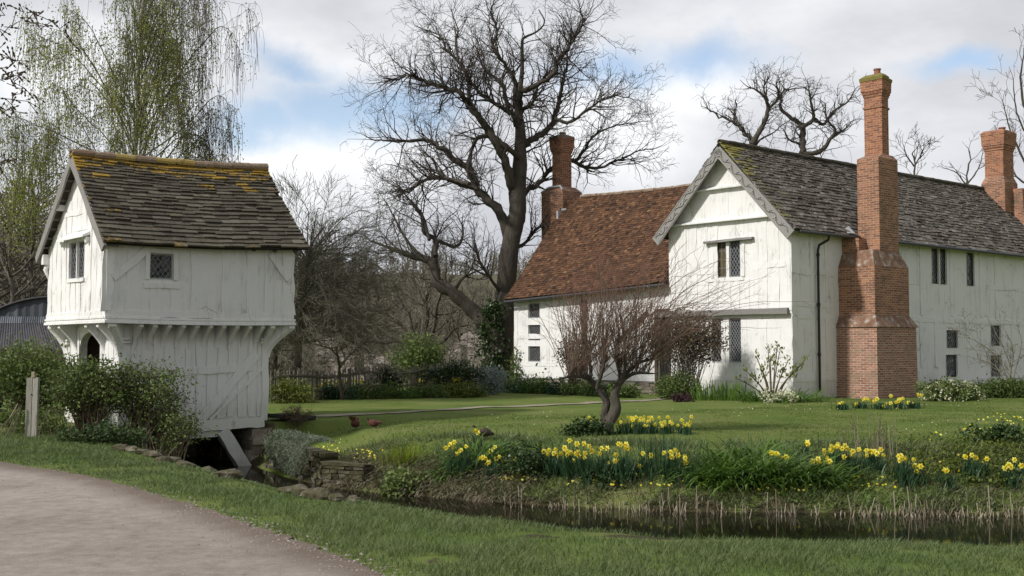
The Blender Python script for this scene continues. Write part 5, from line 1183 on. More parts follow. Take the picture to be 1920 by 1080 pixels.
for c, dn in zip(hang, dens):
    for _ in range((3 if RNG.random() < .55 else 2)-1+(c[2] < 6.5)+(abs(c[0]+10.9) > 1.7)):
        L = RNG.uniform(.4, 1.4); n = int(L/.16)+1; p = c.copy(); d = RNG.normal(0, .5, 3); d[2] = RNG.uniform(-.2, .5); dark = c[0] > xr and RNG.random() < .8
        for i in range(n):
            d = d*.55+np.array([0, 0, -.55])+RNG.normal(0, .06, 3); d /= np.linalg.norm(d); qn = p+d*.16; SA.append(p); SB.append(qn)
            if not dark and RNG.random() < .8+.6*dn:
                LC.append(p+RNG.normal(0, .09, 3)); LC.append(p+RNG.normal(0, .09, 3)); LT += [.5+dn*.6]*2
                if RNG.random() < .9: LC.append(p+RNG.normal(0, .10, 3)); LT.append(.4+dn*.6)
            p = qn
SA, SB = np.array(SA), np.array(SB)
mb = MB(); segs_mesh(mb, A[~big], B[~big], ra[~big], rb[~big], 3, .5); segs_mesh(mb, SA, SB, np.full(len(SA), .0045), np.full(len(SA), .0040), 3, RNG.uniform(.2, .9, len(SA))); cr = mb.build('crown', MT['birchtwig'], BR)
mb = MB(); leaves(mb, np.array(LC), .056, 1.5, np.clip(np.array(LT)+RNG.normal(0, .15, len(LC)), 0, 1), 0, dirs=np.tile([0, 0, -.7], (len(LC), 1))); mb.build('leaves', MT['birchleaf'], cr)
# ---- dense dark brushwood tree right of the gatehouse
YD = 36.0
def brush(name, label, base, Y, H, W, lean, seed, n1=60, dens=1.5, tint=.45, maxlev=3, z0=.25, rmin=.0045, grp=None):
    b = P(base, 650, Y)*[1, 1, 0]; r = thing(name, label, 'tree', b, grp); g = Grow(seed, wig=.16, up=-.006, seg=.28, ratio=.66, ang=(.2, .6), dens=dens*1.15, rmin=rmin, maxlev=maxlev, minL=.2)
    tr = np.array([b, b+[.05, 0, H*.2], b+[lean*.2, 0, H*.45], b+[lean*.45, .1, H*.72]]); q, rad = g.limb(tr, .16, .05, side=0, n=24)
    for i in range(n1):
        k = g.rng.integers(int(24*z0), 24); az = g.rng.uniform(0, 2*PI); L = W*g.rng.uniform(.55, 1.05)*(1-.25*k/24); up = g.rng.uniform(-.05, .75)*(.4+k/24)
        h = np.array([math.cos(az)+lean*.12, math.sin(az), 0]); c = q[k]; pts = np.array([c, c+h*L*.35+Z3*L*up*.5, c+h*L*.7+Z3*L*up*.8, c+h*L+Z3*L*(up*.8-.12)])
        g.limb(pts, .022, .006, side=.6, n=10, Lk=W*.42)
    make_tree(g, r, 'bark', 'brushtwig', .03, tint); return r
brush('brushwood_tree', 'dense dark twiggy tree crowding behind the right end of the gatehouse', 556, YD, 6.4, 2.75, .8, 31, 210, 1.9, .6, z0=.42)
brush('brushwood_tree', 'lower dark twiggy thicket tree between the gatehouse corner and the ruined wall', 512, YD+3, 5.0, 1.9, .2, 32, 110, 1.7, .55)
# ---- small forked tree at the picket fence
px_tree('small_tree', 'small dark forked tree with a flat spreading crown at the picket fence', 35.5, [([(645, 760), (640, 735), (637, 700), (634, 672), (632, 650), (640, 636)], 10, 3), ([(636, 690), (650, 672), (668, 655), (690, 640), (715, 640)], 7, 2), ([(634, 668), (615, 652), (598, 648)], 5, 2), ([(640, 655), (665, 640), (690, 655), (712, 672)], 5, 2), ([(633, 660), (650, 636), (645, 625)], 4, 2)],
        Grow(66, wig=.3, up=.02, seg=.22, ratio=.6, dens=1.7, rmin=.006, maxlev=3, minL=.15, crook=.15), 642, 150, twigmat='brushtwig', Lk=.75, side=1.0)
# ---- many-stemmed tree behind the round shrub
px_tree('many_stemmed_tree', 'bare tree with several curved stems fanning up behind the round green shrub', 50, [([(795, 720), (795, 660), (797, 620), (803, 590), (790, 555), (770, 520)], 13, 3), ([(797, 640), (775, 620), (768, 590), (750, 560), (735, 520)], 8, 2), ([(798, 645), (815, 615), (818, 580), (830, 545), (850, 520)], 10, 3), ([(800, 650), (830, 640), (855, 615), (880, 610), (900, 620)], 8, 2), ([(798, 640), (770, 650), (745, 640), (720, 645), (700, 640)], 8, 2), ([(803, 600), (800, 560), (812, 520), (808, 490)], 8, 2), ([(797, 660), (780, 640), (755, 612), (730, 600), (700, 590)], 7, 2), ([(818, 590), (850, 585), (875, 560)], 6, 2)],
        Grow(67, wig=.22, up=.03, seg=.4, ratio=.6, dens=1.2, rmin=.009, maxlev=3, minL=.25), 797, 160, twigmat='brushtwig', Lk=1.7, side=.8)
# ---- prototypes for the woods behind
def proto(seed, H, spread, label, group, loc, twigmat='brushtwig'):
    r = thing('woodland_tree', label, 'tree', loc, group); o_ = np.array(loc, float); g = Grow(seed, wig=.20, up=.05, seg=.75, ratio=.6, ang=(.35, .9), dens=1.6, rmin=.018, maxlev=3, minL=.5)
    tr = np.array([o_+[0, 0, -.3], o_+[.1, 0, H*.3], o_+[-.1, .1, H*.6], o_+[.1, 0, H*.92]]); q, rad = g.limb(tr, H*.020, .03, side=0, n=20)
    for i in range(26):
        k = g.rng.integers(4, 19); az = g.rng.uniform(0, 2*PI); L = spread*g.rng.uniform(.6, 1.1)*(1-.5*k/20); h = np.array([math.cos(az), math.sin(az), 0]); c = q[k]
        g.limb(np.array([c, c+h*L*.5+Z3*L*.25, c+h*L+Z3*L*.75]), .05, .02, side=.5, n=8, Lk=spread*.42)
    make_tree(g, r, 'woodbark', twigmat, .04, .5); return r
MT['woodbark'] = M('woodland_bark', [(0, (.06, .053, .04)), (.5, (.115, .102, .078)), (1, (.18, .165, .125))], .95, 3, .35)
wl = [('pale twiggy woodland tree at the foot of the hill', 'bare woodland trees below the hill'), ]
pr = [proto(71, 5.6, 2.6, 'bare woodland tree left of the round green shrub, beyond the ruined wall', 'bare woodland trees', (*P(690, 650, 72)[:2], 0)), proto(72, 4.8, 2.8, 'bare woodland tree just left of the leaning trunk, beyond the ruin', 'bare woodland trees', (*P(860, 650, 78)[:2], 0)), proto(73, 9, 3.0, 'bare woodland tree behind the brushwood by the gatehouse', 'bare woodland trees', (*P(600, 650, 68)[:2], 0))]
LB = 'bare tree in the grey-brown wood across the hillside behind the garden'
n = 0
for (a, Y, s) in [(560, 90, 1.1), (640, 95, .85), (735, 88, .5), (780, 105, .5), (830, 96, .45), (905, 90, .45), (930, 110, .5), (700, 100, .6), (860, 115, .45), (590, 130, 1.0), (760, 120, .5), (1000, 95, .5), (820, 130, .5), (660, 135, .6), (900, 125, .5), (720, 80, .5), (800, 82, .5), (880, 80, .45), (690, 85, .55), (845, 88, .5)]:
    dup(pr[n % 3], (*P(a, 650, Y)[:2], float(gz(np.array([P(a, 650, Y)[0]]), np.array([float(Y)]))[0])-.2), n*1.7, s, LB, 'trees of the wood behind the garden'); n += 1
LB2 = 'bare tree in the wood behind the tarred barn at the left edge'
for (a, Y, s) in [(20, 62, 1.05), (62, 66, 1.15), (-30, 66, 1.1), (40, 80, 1.3), (85, 75, 1.2), (5, 90, 1.4), (70, 95, 1.4), (-60, 80, 1.3), (110, 70, 1.1)]:
    dup(pr[n % 3], (*P(a, 650, Y)[:2], float(gz(np.array([P(a, 650, Y)[0]]), np.array([float(Y)]))[0])-.2), n*1.3, s*(1.25 if n % 3 == 2 else 1.7), LB2, 'trees of the wood behind the barn'); n += 1
# far-off wood on the hill: one mass of small bare crowns
mb = MB(); n = 5200; y = 100+260*RNG.random(n)**1.2; x = RNG.uniform(-1.05, 1.1, n)*y*.62; k = ~((x > .06*y) & (y < 115)); x, y = x[k], y[k]; z = gz(x, y)
H = RNG.uniform(2.5, 5.0, len(x)); A_, B_, R_a, R_b = [], [], [], []
for i in range(len(x)):
    b = np.array([x[i], y[i], z[i]-.3]); m = 16; d = RNG.normal(0, 1, (m, 3)); d[:, 2] = np.abs(d[:, 2])*1.3+.3; d /= np.linalg.norm(d, axis=1)[:, None]
    s0 = b+Z3*H[i]*RNG.uniform(.15, .7, m)[:, None]; A_ += [b[None], s0]; B_ += [(b+Z3*H[i]*.8)[None], s0+d*(H[i]*RNG.uniform(.25, .5, m))[:, None]]; R_a += [[.06], np.full(m, .045)]; R_b += [[.03], np.full(m, .02)]
segs_mesh(mb, np.concatenate(A_), np.concatenate(B_), np.concatenate(R_a), np.concatenate(R_b), 3, np.repeat(np.clip(RNG.normal(.6, .25, len(x)), 0, 1), 17))
tag(mb.build('woods', MT['brushtwig']), 'leafless wood covering the far hillside', 'woods', kind='stuff')
# ---- budding tree whose branches reach in at the top left
YF = 8.0; BT = thing('budding_tree', 'budding fruit tree whose dark twigs reach in at the top left corner', 'tree', (-6.6, 5.2, 0))
g = Grow(81, wig=.2, up=.0, seg=.1, ratio=.5, ang=(.6, 1.1), dens=.0, rmin=.003, maxlev=1, minL=.05)
crown = np.array([-6.4, 5.3, 2.6]); g.limb(np.array([[-6.6, 5.2, -.1], [-6.6, 5.2, 1.0], [-6.4, 5.3, 2.6], [-6.2, 5.5, 3.6]]), .13, .04, side=0, n=16, Lk=.4)
BUD = []
for i, pts in enumerate([[(-40, 52), (0, 32), (40, 23), (75, 29), (105, 48), (130, 75), (152, 98)], [(-40, 58), (8, 50), (33, 42)], [(-40, 16), (0, 20), (28, 12)], [(-30, 98), (5, 103), (22, 112), (32, 135), (33, 150)], [(-40, 118), (0, 138), (30, 155), (62, 176)], [(-40, 122), (0, 147), (28, 168), (53, 190)], [(24, 172), (22, 190), (24, 205), (32, 212)], [(-30, 215), (8, 208), (22, 200)], [(-30, 315), (5, 306), (20, 292)], [(22, 112), (45, 118)], [(33, 135), (15, 150)], [(70, 30), (70, 45), (80, 57)]]):
    q = spline(pxline(pts, YF, .5, i), len(pts)*5); r = np.linspace(.014 if i in (0, 3, 4, 5) else .008, .0035, len(q)); nn = len(q)
    if pts[0][0] < 0: q = np.vstack([spline(np.array([crown+[0, 0, .9*((300-pts[0][1])/300)], (crown+q[0])/2+[0, 0, .35], q[0]]), 8)[:-1], q]); r = np.concatenate([np.linspace(.03, r[0], 7), r])
    for a in range(len(q)-1): g.A.append(q[a]); g.B.append(q[a+1]); g.ra.append(r[a]); g.rb.append(r[a+1]); g.lv.append(0)
    for a in range(len(q)-nn, len(q)):
        for _ in range(RNG.poisson(.9)):
            d = RNG.normal(0, 1, 3); d[2] += .4; d /= np.linalg.norm(d); L = RNG.uniform(.02, .10); e = q[a]+d*L; g.A.append(q[a]); g.B.append(e); g.ra.append(.0035); g.rb.append(.003); g.lv.append(1); BUD.append((e, d))
            if RNG.random() < .5: BUD.append((q[a]+d*L*.6, d))
make_tree(g, BT, 'bark', 'twig', .05, .25)
mb = MB()
for e, d in BUD: tube(mb, [e-d*.006, e+d*.006, e+d*.022], [.003, .0085, .002], 5, RNG.uniform(0, .6))
tag(mb.build('buds', MT['brownleaf'], BT), kind='stuff')
# ---------------------------------------------------------------- plants
def hit(px, py, y0=7.0, y1=70.0):
    """where the view through a pixel meets the ground"""
    r = ray(px, py); Ys = np.arange(y0, y1, .04); p = np.array([0, 0, EYE])+r[None]*(Ys/r[1])[:, None]
    k = np.argmax(p[:, 2] <= gz(p[:, 0], p[:, 1])); return p[k] if k > 0 else p[-1]
def on(p): return np.array([p[0], p[1], float(gz(np.array([p[0]]), np.array([p[1]]))[0])])
def bush(name, label, cat, c, R, n, size, leaf='hedgeleaf', twig='brownweed', stems=40, aspect=1.7, clump=.16, ncl=None, z0=.25, group=None, tint=.5, flat=0, stemr=.006, hole=.15, dirs=None, kind=None):
    """shrub: stems fanning up into leaf clumps spread through a lumpy volume; c base, R half sizes (x,y,height)"""
    c = np.asarray(c, float); r = thing(name, label, cat, c, group); ncl = ncl or max(20, int(n/26))
    q = RNG.normal(0, 1, (ncl*2, 3)); q /= np.linalg.norm(q, axis=1)[:, None]; q *= (RNG.random(ncl*2)**.45)[:, None]
    q *= (1+.22*vnoise(q[:, 0]*2+c[0], q[:, 2]*2+q[:, 1], .8, 51))[:, None]; q = q[np.abs(vnoise(q[:, 0]*1.3, q[:, 2]*1.3+q[:, 1], .6, 52)) > hole*.3][:ncl]
    zc = (1+z0)/2; C = c+np.stack([q[:, 0]*R[0], q[:, 1]*R[1], (zc+q[:, 2]*(1-z0)/2)*R[2]], 1)
    if stems:
        k = RNG.integers(0, len(C), stems); b = c+np.column_stack([RNG.normal(0, R[0]*.16, stems), RNG.normal(0, R[1]*.16, stems), np.zeros(stems)])
        m = (b+C[k])/2+np.column_stack([RNG.normal(0, R[0]*.08, (stems, 2)), np.full(stems, R[2]*.08)])
        mb = MB(); rr = np.full(stems, stemr); segs_mesh(mb, b, m, rr*1.4, rr, 4, RNG.random(stems)); segs_mesh(mb, m, C[k], rr, rr*.6, 4, RNG.random(stems))
        k2 = RNG.integers(0, len(C), stems*3); e = C[k2]+RNG.normal(0, clump*1.3, (stems*3, 3)); segs_mesh(mb, C[k2], e, np.full(stems*3, stemr*.55), np.full(stems*3, stemr*.3), 3, RNG.random(stems*3)); mb.build('stems', MT[twig], r)
    k = RNG.integers(0, len(C), n); Lc = C[k]+RNG.normal(0, clump, (n, 3))*[1, 1, .8]; Lc[:, 2] = np.maximum(Lc[:, 2], gz(Lc[:, 0], Lc[:, 1])+.02)
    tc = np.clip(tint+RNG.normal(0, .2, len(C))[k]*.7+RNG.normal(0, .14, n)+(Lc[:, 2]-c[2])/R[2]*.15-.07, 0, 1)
    mb = MB(); leaves(mb, Lc, size, aspect, tc, flat, dirs=dirs); mb.build('foliage', MT[leaf], r); return r
def clump(name, label, cat, c, n, L, w, mat, spread=.2, lean=(.1, .6), droop=(.6, 1.8), tint=.5, group=None, nseg=4):
    c = np.asarray(c, float); r = thing(name, label, cat, c, group); b = np.column_stack([c[0]+RNG.normal(0, spread, n), c[1]+RNG.normal(0, spread*.8, n)]); b = np.column_stack([b, gz(b[:, 0], b[:, 1])-.02])
    az = np.arctan2(b[:, 1]-c[1], b[:, 0]-c[0])+RNG.normal(0, .8, n)
    mb = MB(); straps(mb, b, az, RNG.uniform(*lean, n), L*RNG.uniform(.6, 1.15, n), w*RNG.uniform(.7, 1.2, n), RNG.uniform(*droop, n), np.clip(tint+RNG.normal(0, .2, n), 0, 1), nseg); mb.build('leaves', MT[mat], r); return r
# -- daffodil flower meshes (shared)
def flower_mesh(seed, mat):
    rng = np.random.default_rng(seed); mb = MB(); a = np.arange(6)*PI/3
    for i, t in enumerate(a):
        d = np.array([math.cos(t), math.sin(t), 0]); s = np.array([-d[1], d[0], 0]); L = .050*rng.uniform(.85, 1.1); bz = rng.uniform(-.012, .010)
        mb.add([d*.006, d*L*.55+s*.017+Z3*bz*.3, d*L+Z3*bz, d*L*.55-s*.017+Z3*(bz*.3+.002)], [0, 1, 2, 3], rng.uniform(.5, 1))
    n = 7; t = np.arange(n)*2*PI/n; rg = lambda r, z: np.stack([np.cos(t)*r, np.sin(t)*r, np.full(n, z)], 1)
    v = np.vstack([rg(.011, 0), rg(.013, .022), rg(.021, .036)]); mb.add(v, [[j*n+k, j*n+(k+1) % n, (j+1)*n+(k+1) % n, (j+1)*n+k] for j in range(2) for k in range(n)], .15); mb.add(rg(.011, .004), np.arange(n), .0)
    o = mb.build('flower', mat); me = o.data; bpy.data.objects.remove(o); ORG.pop('flower', None); return me
FM = [flower_mesh(i, MT['petal']) for i in range(4)]
DAFF = 0
def daff(label, base, fl, h=.42, n=70, group='daffodil clumps on the moat bank', nf=100, sc=1.0, Yfix=None, mat='daffleaf', lean=(.03, .28)):
    """daffodil clump: base pixel on the ground, flowers at their pixels"""
    global DAFF
    c = on(hit(*base)) if Yfix is None else on(P(base[0], base[1], Yfix)); Yc = c[1]; r = thing('daffodil_clump', label, 'daffodils', c, group); k = Yc/F
    xs = np.array([f[0] for f in fl]); half = max(.12, (xs.max()-xs.min())*k/2); mid = (xs.max()+xs.min())/2; bx = (mid-base[0])*k*.5
    b = np.column_stack([c[0]+bx+RNG.normal(0, half*.5, n), c[1]+RNG.normal(0, .10, n)]); b = np.column_stack([b, gz(b[:, 0], b[:, 1])-.02])
    n = int(n*1.7); b = np.column_stack([c[0]+bx+RNG.normal(0, half*.55, n), c[1]+RNG.normal(0, .11, n)]); b = np.column_stack([b, gz(b[:, 0], b[:, 1])-.02])
    hh = np.clip(c[2]*0+np.mean([P(f[0], f[1], Yc)[2] for f in fl])-c[2], .22, .75)
    mb = MB(); straps(mb, b, RNG.uniform(0, 2*PI, n), RNG.uniform(*lean, n), hh*RNG.uniform(.65, 1.05, n), RNG.uniform(.014, .024, n), RNG.uniform(.0, .6, n), np.clip(RNG.normal(.45, .2, n), 0, 1), 3)
    tips = []
    for f in fl[:nf]:
        Yf = Yc+RNG.normal(0, .08); p = P(f[0], f[1], Yf); q = on([c[0]+bx*.6+(p[0]-c[0])*.55, Yf, 0]); tips.append(p)
        pts = np.array([q, (q+p)/2+[0, 0, .02], p+[0, .035, .0], p+[0, .02, .012]]); segs_mesh(mb, pts[:-1], pts[1:], [.005]*3, [.0045]*3, 4, .6)
    mb.build('leaves', MT[mat], r)
    for p in tips:
        o = bpy.data.objects.new('flower', FM[DAFF % 4]); DAFF += 1; COL.objects.link(o); o.parent = r; o.location = tuple(p-c); s = sc*RNG.uniform(.92, 1.25)
        d = Vector((RNG.uniform(-.8, .55), -1, RNG.uniform(-.35, .25))).normalized(); o.rotation_euler = d.to_track_quat('Z', 'Y').to_euler(); o.scale = (s, s, s)
    return r
z3 = lambda L: [(800+a/3.375, 720+b/3.375) for a, b in L]
z4 = lambda L: [(1360+a/3.375, 720+b/3.375) for a, b in L]
zf = lambda L: [(560+a/4.8, 560+b/4.8) for a, b in L]
daff('leftmost daffodil clump of the moat bank, eight flowers beside arching green leaves', (870, 892), z3([(123, 404), (148, 383), (175, 368), (170, 402), (250, 395), (190, 445), (207, 425), (218, 418)]), n=110)
daff('small daffodil clump with blue-green leaves between bare soil and the ivy mound', (922, 896), z3([(340, 468), (358, 466), (372, 470), (392, 495), (385, 505), (440, 475), (460, 460)]))
daff('daffodil trio behind, against the arching green leaves near the brown bird', (922, 868), z3([(405, 425), (415, 428), (432, 400)]), n=30)
daff('daffodil pair rising in front of the brown long-necked bird', (893, 850), z3([(312, 295), (322, 308)]), n=16)
daff('daffodil clump just right of the ivy mound, start of the long drift', (1036, 890), z3([(743, 425), (765, 445), (775, 418), (805, 440), (820, 450), (848, 440), (815, 415)]), n=110)
daff('daffodil clump with two pale flowers on top, second in the long drift', (1066, 895), z3([(873, 405), (888, 425), (892, 450), (912, 432), (932, 485), (905, 358), (950, 380)]), n=120)
daff('dense daffodil clump of eight flowers in the middle of the long drift', (1098, 900), z3([(945, 440), (958, 430), (960, 452), (1000, 440), (1000, 465), (1028, 395), (1045, 425), (995, 378)]), n=140)
daff('sparse daffodil clump of four pale flowers below the little tree', (1130, 900), z3([(1107, 407), (1142, 407), (1095, 438), (1145, 503)]), n=90)
daff('tall daffodil clump with a bright bunch on top right of the little tree', (1172, 902), z3([(1197, 448), (1193, 487), (1218, 490), (1225, 385), (1215, 378), (1262, 383), (1270, 405), (1265, 523)]), n=150)
daff('three-flowered daffodil clump among thin upright green blades', (1215, 892), z3([(1368, 440), (1418, 452), (1350, 518)]), n=90)
daff('daffodil clump of six flowers left of the big mass of day lily leaves', (1265, 896), z3([(1502, 437), (1545, 430), (1552, 460), (1572, 420), (1590, 452), (1565, 547)]), n=110)
daff('daffodil clump with stacked flowers touching the big mass of day lily leaves', (1295, 902), z3([(1635, 470), (1640, 495), (1632, 462), (1688, 563)]), n=110)
daff('daffodil row of seven flowers standing inside the big mass of day lily leaves', (1468, 888), z4([(275, 497), (295, 435), (320, 440), (330, 442), (348, 460), (385, 460), (390, 475)]), n=120)
daff('dark-leaved daffodil clump with low flowers at the right of the day lily leaves', (1545, 895), z4([(555, 488), (588, 475), (592, 492), (632, 497), (660, 490), (662, 512), (645, 470)]), n=170)
daff('single daffodil standing high behind the day lily leaves', (1513, 858), z4([(518, 372), (520, 378)]), n=14)
daff('fullest daffodil clump, ten flowers crowded in front of the dead stalks', (1573, 880), z4([(625, 420), (630, 450), (670, 395), (665, 420), (690, 400), (712, 382), (710, 395), (740, 408), (757, 390), (770, 408)]), n=120)
daff('daffodil clump with scattered flowers below the dead stalks', (1596, 885), z4([(750, 462), (750, 498), (798, 450), (808, 425), (845, 415)]), n=120)
daff('wide daffodil clump of eight flowers right of the dead stalks', (1638, 882), z4([(893, 420), (895, 452), (912, 425), (935, 430), (948, 425), (960, 440), (985, 415), (998, 452)]), n=120)
daff('upright daffodil clump alone above brown twigs near the bank top', (1698, 908), z4([(1100, 457), (1105, 485), (1120, 470), (1135, 472), (1112, 452)]), n=110)
daff('daffodil clump of straggling flowers over brown fallen stems', (1722, 905), z4([(1190, 478), (1200, 517), (1235, 522), (1210, 552), (1327, 625)]), n=40)
daff('one-flowered daffodil clump low among the yellow-green ground cover', (1776, 912), z4([(1395, 545), (1398, 549)]), n=70)
daff('daffodil clump with a tight head of flowers above yellow-green ground cover', (1824, 896), z4([(1517, 460), (1560, 450), (1580, 465), (1590, 470), (1655, 473)]), n=100)
daff('daffodil clump of five flowers close to the right edge', (1892, 908), z4([(1767, 533), (1797, 512), (1810, 530), (1800, 568), (1830, 480)]), n=90)
daff('daffodil pair cut by the right edge', (1917, 900), z4([(1875, 517), (1890, 520)]), n=40)
NG = 'narcissus drift on the lawn by the little tree'
for i, (bx, lab) in enumerate([(1113, 'pale narcissus tuft peeping out left of the little tree trunk'), (1172, 'pale narcissus tuft just right of the little tree trunk'), (1197, 'pale narcissus tuft second right of the little tree trunk'), (1222, 'pale narcissus tuft third right of the little tree trunk'), (1247, 'pale narcissus tuft fourth right of the little tree trunk'), (1283, 'pale narcissus tuft at the far right end of the drift')]):
    daff(lab, (bx, 813), [(bx+RNG.uniform(-15, 15), 790+RNG.uniform(-9, 13)) for _ in range(4 if i == 0 else 11)], n=60, group=NG, sc=.8)
WG_ = 'daffodils at the foot of the brick chimney'
for lab, b, fl in [('low daffodil clump at the left foot of the brick chimney', (1580, 768), [(725, 130), (740, 120), (718, 128)]), ('daffodil clump before the lit face of the brick chimney', (1612, 766), [(830, 125), (850, 140), (875, 100), (905, 100), (885, 95), (826, 130)]),
                   ('daffodil clump at the corner of the brick chimney', (1655, 768), [(960, 95), (1000, 145), (1020, 128), (1045, 122), (1048, 75), (940, 110)]), ('fullest daffodil clump before the shaded face of the brick chimney', (1685, 767), [(1080, 115), (1100, 100), (1125, 90), (1095, 108), (1085, 122), (1090, 165), (1110, 95)]), ('sparse daffodil clump between the brick chimney and the cream shrub', (1712, 766), [(1160, 118), (1190, 125), (1220, 70), (1240, 72)])]:
    daff(lab, b, z4(fl), n=90, group=WG_, sc=1.15)
FG = 'daffodils along the picket fence'
for lab, b, fl in [('daffodil clump at the left end of the picket fence', (603, 742), [(155, 780), (180, 780), (215, 775), (240, 775), (225, 765), (270, 750)]), ('daffodil clump beside the small forked tree at the fence', (632, 742), [(345, 755), (345, 775), (350, 745), (338, 770)]), ('daffodil clump right of the small forked tree at the fence', (652, 742), [(405, 750), (430, 745), (455, 745), (440, 752)]), ('daffodil clump before the thin pickets of the fence', (672, 741), [(520, 740), (545, 740), (510, 735), (575, 745)]),
                   ('daffodil clump under the round green shrub', (792, 738), [(1070, 725), (1075, 760), (1095, 735), (1105, 765), (1135, 745), (1085, 745), (1110, 745)]), ('daffodil clump right of the round green shrub', (817, 738), [(1185, 755), (1205, 728), (1230, 725), (1255, 712), (1225, 735)]), ('daffodil clump at the right end of the fence by the silver shrub', (862, 740), [(1390, 720), (1410, 730), (1440, 725), (1465, 720), (1395, 742), (1505, 765)])]:
    daff(lab, b, zf(fl), n=110, group=FG, sc=1.25)
# -- day lily and other strap-leaved clumps on the bank
SG = 'arching strap-leaved clumps on the moat bank'
for lab, b, n, L, sp, m in [('bright green strap-leaved clump behind the leftmost daffodils', (895, 866), 300, .62, .24, 'strapleaf'), ('low bright green strap-leaved clump in front of the leftmost daffodils', (852, 893), 160, .45, .17, 'strapleaf'), ('left part of the big mass of day lily leaves', (1348, 902), 330, .66, .24, 'strapleaf'),
        ('middle part of the big mass of day lily leaves', (1395, 900), 380, .70, .26, 'strapleaf'), ('right middle part of the big mass of day lily leaves', (1440, 897), 330, .66, .25, 'strapleaf'), ('right end of the big mass of day lily leaves under dark daffodil leaves', (1505, 900), 330, .64, .25, 'strapleaf'), ('back row of the big mass of day lily leaves along the lawn edge', (1420, 872), 300, .56, .30, 'strapleaf'), ('small day lily clump right of the dark daffodil leaves', (1562, 905), 160, .5, .18, 'strapleaf'),
        ('tuft of lime yellow shoots on the bank left of the daffodils', (757, 875), 260, .42, .17, 'limeleaf'), ('thin upright green blades standing among the daffodils', (1230, 885), 200, .62, .33, 'daffleaf')]:
    up = m in ('limeleaf',) or 'upright' in lab
    clump('strap_leaved_clump' if not up else 'upright_leaf_clump', lab, 'perennial', on(hit(*b)), n, L, .030 if not up else .010, m, sp, (.02, .25) if up else (.15, .7), (0, .3) if up else (.9, 2.2), group=SG)
# -- ivy mounds, ground cover
def mound(name, label, b, R, n, size, leaf, tint=.5, **k): return bush(name, label, 'ground cover' if 'ivy' in name else 'shrub', on(hit(*b)), R, n, size, leaf, stems=k.pop('stems', 0), z0=-.4, clump=k.pop('clump', .07), hole=0, tint=tint, **k)
mound('ivy_mound', 'dark ivy mound on the bank left of the long daffodil drift', (985, 893), (.48, .55, .55), 2600, .055, 'darkleaf', .55, aspect=1.2, flat=1)
mound('ivy_mound', 'dark ivy spreading round the foot of the little tree', (1105, 815), (.55, .35, .24), 1700, .06, 'darkleaf', .45, aspect=1.2, flat=1)
mound('ivy_mound', 'dark ivy patch below the middle of the daffodil drift', (1145, 905), (.45, .25, .22), 900, .055, 'darkleaf', .5, aspect=1.2, flat=1)
mound('ivy_mound', 'tangle of ivy over the stones under the gatehouse hedge', (262, 838), (.85, .5, .48), 3000, .055, 'darkleaf', .55, aspect=1.2, flat=1, stems=60, stemr=.004)
mound('ivy_mound', 'low ivy heap in front of the dry stalks under the dark hedge bush', (195, 832), (.80, .45, .40), 2600, .055, 'darkleaf', .6, aspect=1.2, flat=1, stems=60, stemr=.004)
mound('ivy_mound', 'upper ivy heap between the hedge and the gatehouse arch', (312, 830), (.42, .4, .62), 1500, .055, 'darkleaf', .4, aspect=1.2, flat=1, stems=40, stemr=.004)
mound('marsh_plant', 'bright green leafy plant growing at the water edge by the dead reeds', (752, 928), (.34, .25, .42), 1100, .07, 'hedgeleaf', .75, aspect=1.3, flat=1)
mound('leafy_plant', 'dark green shrubby plant at the top of the bank by the right edge', (1880, 835), (.75, .4, .38), 1700, .07, 'darkleaf', .6, aspect=1.4, flat=.5)
# low weeds and moss all over the far bank, dead reeds at the water
x, y = scatter(130000, -5, 11, 17.2, 23, 1.3); d, ei = poly_d(x, y); w1 = vnoise(x, y, .5, 61, 3); k = (ei >= 14) & (d > .05) & (d < 3.0) & inview(x, y) & (RNG.random(len(x)) < np.clip(.50+w1, .08, 1)); x, y, d, w1 = x[k], y[k], d[k], w1[k]
mb = MB(); n = len(x); straps(mb, np.column_stack([x, y, gz(x, y)-.01]), RNG.uniform(0, 2*PI, n), RNG.uniform(.1, .9, n), RNG.uniform(.07, .24, n), RNG.uniform(.009, .020, n), RNG.uniform(.2, 1.6, n), np.clip(.58+w1*.5+RNG.normal(0, .2, n), 0, 1), 2)
tag(mb.build('bank_grass', MT['grass']), 'rough grass and weeds covering the far bank of the moat', 'weeds', kind='stuff')
mb = MB(); n = 9000; x, y = scatter(n, -4, 11, 17.3, 22.5, 1); d, ei = poly_d(x, y); w1 = vnoise(x, y, .6, 62, 2); k = (ei >= 14) & (d > 0) & (d < 1.9) & (w1 > -.15); x, y = x[k], y[k]; p = np.column_stack([x, y, gz(x, y)+.03])
leaves(mb, p, .05, 1.3, np.clip(RNG.normal(.5, .25, len(p)), 0, 1), 1.2); tag(mb.build('bank_weeds', MT['hedgeleaf']), 'low broad-leaved weeds on the bank above the water', 'weeds', kind='stuff')
mb = MB()
def dead(n, x0, x1, dlo, dhi, L, lean, droop, w=.010, thr=-1.0, z=0):
    x = RNG.uniform(x0, x1, n*4); y = RNG.uniform(16.8, 22.5, n*4); d, ei = poly_d(x, y); k = (ei >= 14) & (d > dlo) & (d < dhi) & (vnoise(x, y, .5, 63, 2) > thr); x, y = x[k][:n], y[k][:n]; m = len(x)
    straps(mb, np.column_stack([x, y, np.maximum(gz(x, y), WATER_Z)-.02]), RNG.uniform(PI, 2*PI, m), RNG.uniform(*lean, m), L*RNG.uniform(.5, 1.2, m), w*RNG.uniform(.6, 1.3, m), RNG.uniform(*droop, m), np.clip(RNG.normal(.45, .25, m), 0, 1), 3)
